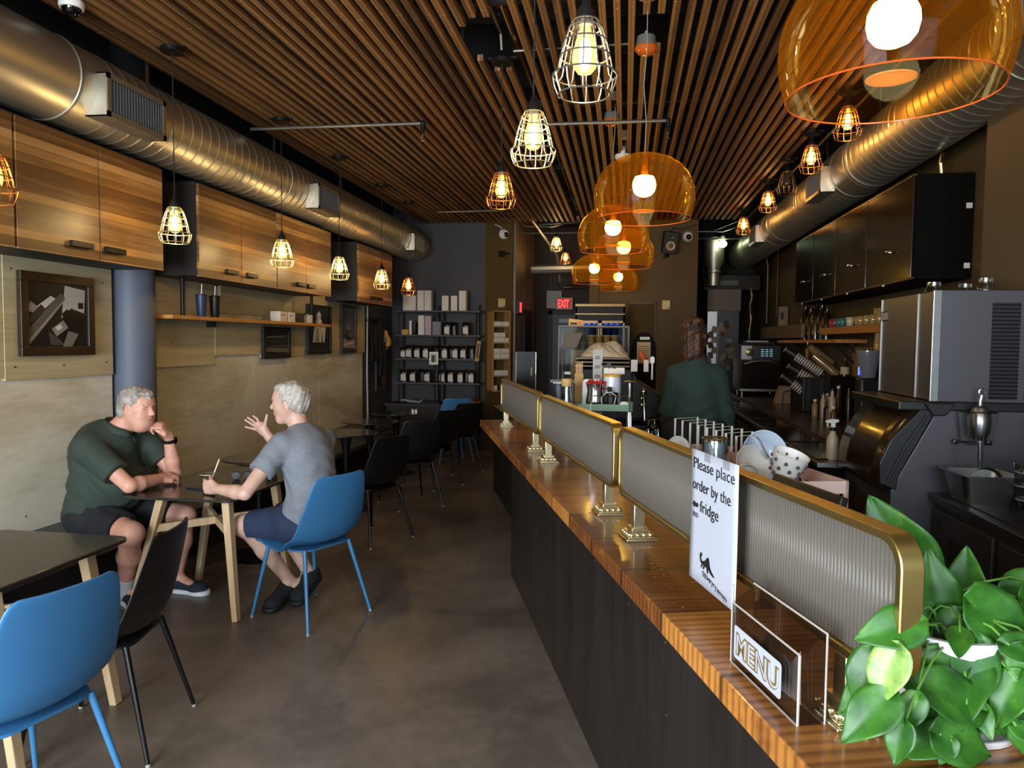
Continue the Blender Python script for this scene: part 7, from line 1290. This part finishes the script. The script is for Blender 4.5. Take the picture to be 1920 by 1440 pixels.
t = thing('light_switch_box', 'pale switch box with cover plate on the wall above the beam', 'switch', (2.12, 10.9, 1.83)); MB().bx(0, 0, 0, .12, .1, .28).build('box', mat('switch_tan', '7a684a', .5), t, smooth=False, bevel=.004); MB().bx(.02, -.003, .1, .06, 0, .2).build('switch_plate', black_plastic, t, smooth=False)
# tall glass-door fridge by the back wall
t = thing('display_fridge', 'tall bronze-trimmed double glass-door fridge with bluish drinks', 'fridge', (-.66, 9.97, 0)); w = .65; D = .6; br = mat('bronze_trim', '5a4628', .3, .8)
MB().bx(0, .02, 0, .02, D, 2.09).build('side', mat('fridge_side', '2a1f14', .4), t, smooth=False); MB().bx(w-.02, .02, 0, w, D, 2.09).build('side', MATS['fridge_side'], t, smooth=False); MB().bx(0, D-.03, 0, w, D, 2.09).build('back', mat('fridge_back', '28365c', .5), t, smooth=False); MB().bx(0, .02, 1.87, w, D, 2.09).build('header', mat('fridge_header', '1c140d', .5, spec=.2), t, smooth=False); MB().bx(0, .02, 0, w, D, .25).build('plinth', black_matte, t, smooth=False)
mb = MB()
for x0, x1 in ((.0, .32), (.33, .65)): mb.bx(x0, 0, .25, x0+.022, .03, 1.87); mb.bx(x1-.022, 0, .25, x1, .03, 1.87); mb.bx(x0, 0, 1.84, x1, .03, 1.87); mb.bx(x0, 0, .25, x1, .03, .28)
mb.build('door_frame', br, t, smooth=False); MB().bx(.02, .012, .28, w-.02, .016, 1.84).build('door_glass', clear('fridge_glass', 'c8d0d8', .0, .05, .1), t, smooth=False)
MB().bx(0, 0, 2.06, w, .02, 2.09).build('trim', br, t, smooth=False); MB().bx(0, 0, 1.95, w, .02, 1.965).build('trim', br, t, smooth=False)
for x in (.29, .36): MB().tube([(x, -.02, 1.2), (x, -.02, 1.8)], .009, 8).build('handle', steel, t)
for z in (.7, 1.05, 1.38, 1.66): MB().bx(.02, .05, z, w-.02, D-.04, z+.008).build('shelf', steel, t, smooth=False)
MB().bx(.05, D-.04, 1.835, w-.05, D-.03, 1.845).build('interior_light', emit('fridge_light', '5068e8', 2.5), t, smooth=False)
k = 0; bt = None
for zi, z in enumerate((1.058, 1.388, 1.668)):
    for i in range(8):
        if bt is None:
            bt = thing('drink_bottle', 'blue-lit bottle behind the fridge glass', 'bottle', (-.6, 10.15, z), group='bottles in the display fridge'); MB().lathe([(.001, 0), (.028, 0), (.028, .11), (.012, .15), (.012, .18), (.001, .182)], 14).build('body', mat('blue_drink', '4458b0', .2, coat=.4), bt); MB().lathe([(.014, .165), (.014, .185), (.001, .186)], 12).build('cap', white_p, bt)
        else: dup(bt, (-.6+i*.075, 10.15, z))
# ================================================================== ESPRESSO STATION AND CASE
t = thing('espresso_machine', 'large black espresso machine with dark cup tray on top', 'espresso machine', (-.36, 5.5, .90)); em = mat('machine_black', '100d0b', .55, spec=.25)
MB().bx(0, 0, .12, .42, .5, .49).build('body', em, t, smooth=False, bevel=.012); MB().prism([(0, .49), (.42, .49), (.46, .40), (.62, .30), (.62, .14), (.42, .12)], .02, .48, YZ).build('front_shroud', em, t, smooth=False, bevel=.008)
for k in range(3): MB().bx(-.01+k*.004, -.02, .50+k*.028, .40, .5, .518+k*.028).build('cup_tray', mat('tray_bronze', '3a2c1e', .3, .7), t, smooth=False, bevel=.004)
for x in (.05, .55):
    for y in (.05, .45): MB().lathe([(.02, 0), (.024, .12)], 12, (x, y, 0)).build('foot', steel, t)
MB().bx(.38, .0, .0, .66, .48, .08).build('drip_tray', black_metal, t, smooth=False, bevel=.004); MB().bx(.12, -.012, .18, .3, 0.002, .36).build('side_panel', mat('side_panel', '24201c', .3, .4), t, smooth=False, bevel=.003)
for y in (.12, .34): g = MB().lathe([(.035, .18), (.04, .24), (.032, .27)], 20, (.52, y, 0)).build('group_head', chrome, t); MB().lathe([(.036, .155), (.038, .178), (.03, .182)], 20, (.52, y, 0)).build('portafilter', chrome, g); MB().tube([(.55, y-.02, .165), (.6, y-.12, .15)], .012, 8).build('portafilter_handle', black_plastic, g)
MB().tube([(.48, -.02, .34), (.50, -.06, .3), (.51, -.07, .12)], .006, 8).build('steam_wand', chrome, t); MB().ell((.5, -.03, .33), (.024,)*3, 16, 10).build('steam_knob', chrome, t)
for z in (.22, .27, .31): MB().lathe([(.02, 0), (.024, .01), (.02, .022)], 16, (.5, -.02, z)).build('valve_ring', chrome, t)
random.seed(17)
t = thing('cup_cloth', 'heap of crumpled cream cloths covering cups on the espresso machine', 'cloth', (-.33, 5.5, 1.465))
MB().grid(lambda u, v: (.0+u*.36, .06+v*.34, (.10*math.sin(PI*u)**.6*math.sin(PI*v)**.5)*(1+.22*math.sin(8*u+1+3*v)*math.cos(6*v+4*u))+.006*math.sin(31*u+9*math.sin(6*v))+.025*math.exp(-((u-.75)**2+(v-.4)**2)*30)), 40, 30).build('cloth', mat('cream_cloth', 'b8a284', .9), t, solid=.004, ang=180)
t = thing('brush_tool', 'orange-handled brush resting on the machine', 'brush', (.12, 5.52, 1.39)); MB().tube([(.02, 0, .06), (-.01, 0, .13)], [.012, .016], 8).build('handle', mat('orange_handle', 'c8481e', .4), t); MB().tube([(.02, 0, .06), (.04, 0, .0)], .008, 8).build('ferrule', brass, t)
for lb, x, w in (('white paper tag hanging from the espresso machine edge, left one', .068, .046), ('narrow white tag hanging from the espresso machine edge, right one', .152, .034)):
    q = thing('paper_tag', lb, 'tag', (x, 5.44, 1.375), group='tags on the espresso machine'); MB().bx(-w/2, 0, 0, w/2, .002, .085).build('card', white_box, q, smooth=False); MB().tube([(0, 0, .085), (0, 0, .1)], .003, 6).build('clip', black_metal, q)
t = thing('measuring_spoon', 'pale long spatula hanging at the right of the espresso machine', 'spatula', (.195, 5.42, 1.32)); MB().prism(rrect(.03, .05, .012, 4, 0, .14), 0, .004, Matrix(((1, 0, 0, 0), (0, 0, -1, 0), (0, 1, 0, 0), (0, 0, 0, 1)))).build('blade', white_p, t); MB().tube([(0, -.002, 0), (0, -.002, .12)], .007, 8).build('handle', white_p, t)
t = thing('coffee_server', 'black glass coffee server under the steam wand', 'server', (.22, 5.35, .90)); MB().lathe([(.001, 0), (.05, 0), (.06, .05), (.045, .1), (.035, .13), (.04, .14)], 24).build('body', mat('black_glass', '08080a', .05), t); MB().tube([(.045, 0, .12), (.085, 0, .1), (.08, 0, .03), (.055, 0, .02)], .007, 8).build('handle', black_plastic, t); MB().lathe([(.036, .13), (.03, .145), (.001, .148)], 20).build('lid', chrome, t)
for i in range(3): q = thing('steel_jug', ('small steel jug left of the coffee server', 'small steel jug behind the coffee server', 'small steel jug right behind the server')[i], 'jug', (.1+i*.07, 5.2+.06*i, .90), group='small steel jugs'); MB().lathe([(.001, 0), (.03, 0), (.032, .04), (.026, .07), (.029, .09), (.026, .09)], 18).build('body', chrome, q); MB().tube([(.028, 0, .08), (.05, 0, .07), (.045, 0, .03), (.03, 0, .02)], .004, 6).build('handle', chrome, q)
# pastry case with cups
cg = clear('case_glass', 'e0e2e0', .0, .05, .2)
t = thing('pastry_case', 'glass display case holding paper cups near the fridge', 'display case', (-.57, 6.5, .90)); w = .6; mb = MB()
for x in (0, w): mb.bar((x, 0, 0), (x, 0, .82), .012); mb.bar((x, .4, 0), (x, .4, .82), .012)
mb.bar((0, 0, .82), (w, 0, .82), .012); mb.bar((0, .4, .82), (w, .4, .82), .012); mb.bar((0, 0, .82), (0, .4, .82), .012); mb.bar((w, 0, .82), (w, .4, .82), .012); mb.build('frame', mat('case_frame', '4e4a42', .5, .5), t, smooth=False)
MB().bx(0, 0, 0, w, .4, .3).build('base', black_matte, t, smooth=False)
for z in (.62,): MB().bx(.01, .01, z-.006, w-.01, .39, z).build('shelf', cg, t, smooth=False)
MB().bx(.006, -.001, .3, w-.006, .002, .81).build('front_glass', cg, t, smooth=False); MB().bx(0, .01, .82, w, .39, .825).build('top_glass', cg, t, smooth=False)
MB().add([(.03, -.06, .635), (.16, -.06, .635), (.22, .02, .80), (.08, .02, .80)], [(0, 1, 2, 3)]).build('slanted_panel', mat('grey_card2', '6a6256', .5), t, smooth=False, solid=.004)
kc = thing('deli_tub', 'kraft paper tub in the two rows inside the glass case', 'tub', (0, 0, 0), group='kraft tubs in the glass case'); MB().lathe([(.001, 0), (.028, 0), (.033, .056), (.034, .056)], 20).build('body', mat('kraft_tub', 'a87c40', .6), kc); MB().lathe([(.036, .054), (.036, .062), (.001, .063)], 20).build('lid', mat('tub_lid', 'c8b088', .5), kc)
first = True
for r_ in range(2):
    for i in range(4):
        p = (-.295+i*.068, 6.62, 1.52+r_*.064)
        if first: kc.location = p; first = False
        else: dup(kc, p)
cc = thing('clear_deli_tub', 'clear greyish tub left of the kraft ones inside the glass case', 'tub', (-.435, 6.62, 1.52), group='clear tubs in the glass case'); MB().lathe([(.001, 0), (.024, 0), (.029, .056), (.03, .056)], 18).build('body', mat('clear_tub', '7c7c6c', .25), cc); MB().lathe([(.031, .054), (.031, .062), (.001, .063)], 18).build('lid', mat('tub_lid_grey', 'a8a494', .5), cc)
for r_ in range(2):
    for i in range(2):
        if r_+i: dup(cc, (-.435+i*.062, 6.62, 1.52+r_*.064))
t = thing('yellow_snack_box', 'yellow and orange printed box on top of the glass case', 'box', (-.43, 6.62, 1.725)); MB().prism([(-.065, 0), (.07, 0), (.06, .05), (-.06, .065)], -.03, .03, YZ).build('carton', mat('yellow_print', 'd8982a', .5), t, smooth=False); MB().bx(-.05, -.032, .012, .01, -.03, .03).build('print_block', mat('print_dark', '3a3632', .8), t, smooth=False); MB().bx(.015, -.032, .01, .05, -.03, .04).build('print_orange', mat('print_orange', 'c86418', .5), t, smooth=False)
t = thing('white_menu_card', 'white card standing inside the lower part of the glass case', 'card', (-.40, 6.56, 1.2)); MB().bx(-.07, 0, 0, .07, .01, .32).build('card', mat('cream_card', 'b8a684', .7), t, smooth=False)
t = thing('register_terminal', 'dark card terminal with pale edge behind the acrylic frame', 'terminal', (-.5, 6.1, .90)); MB().bx(-.1, 0, 0, .1, .2, .35).build('body', black_plastic, t, smooth=False, bevel=.008); MB().bx(-.1, -.01, .35, .1, .1, .372).build('top_edge', mat('pale_blue_edge', '7c8790', .4), t, smooth=False); MB().tube([(0, .1, .37), (0, .1, .44)], .008, 8).build('post', steel, t)
t = thing('arched_board', 'black arched menu board with a clipped paper list by the fridge', 'sign', (.165, 6.75, .90)); pts = [(-.11, 0), (.11, 0)]+[(.11*math.cos(PI*k/20), .62+.155*math.sin(PI*k/20)) for k in range(21)]; MB().prism(pts, 0, .02, Matrix(((1, 0, 0, 0), (0, 0, 1, 0), (0, 1, 0, 0), (0, 0, 0, 1)))).build('board', mat('board_black', '0a0908', .7, spec=.1), t, smooth=False)
MB().bx(-.06, -.004, .5, .06, -.001, .69).build('paper_list', mat('list_paper', 'b89a70', .8), t, smooth=False); MB().bx(-.035, -.004, .71, .05, -.001, .735).build('chalk_title', white_box, t, smooth=False)
for k in range(8): MB().bx(-.05, -.0048, .51+k*.02, .05, -.004, .514+k*.02).build('text_line', mat('print_dark', '3a3632', .8), t, smooth=False)
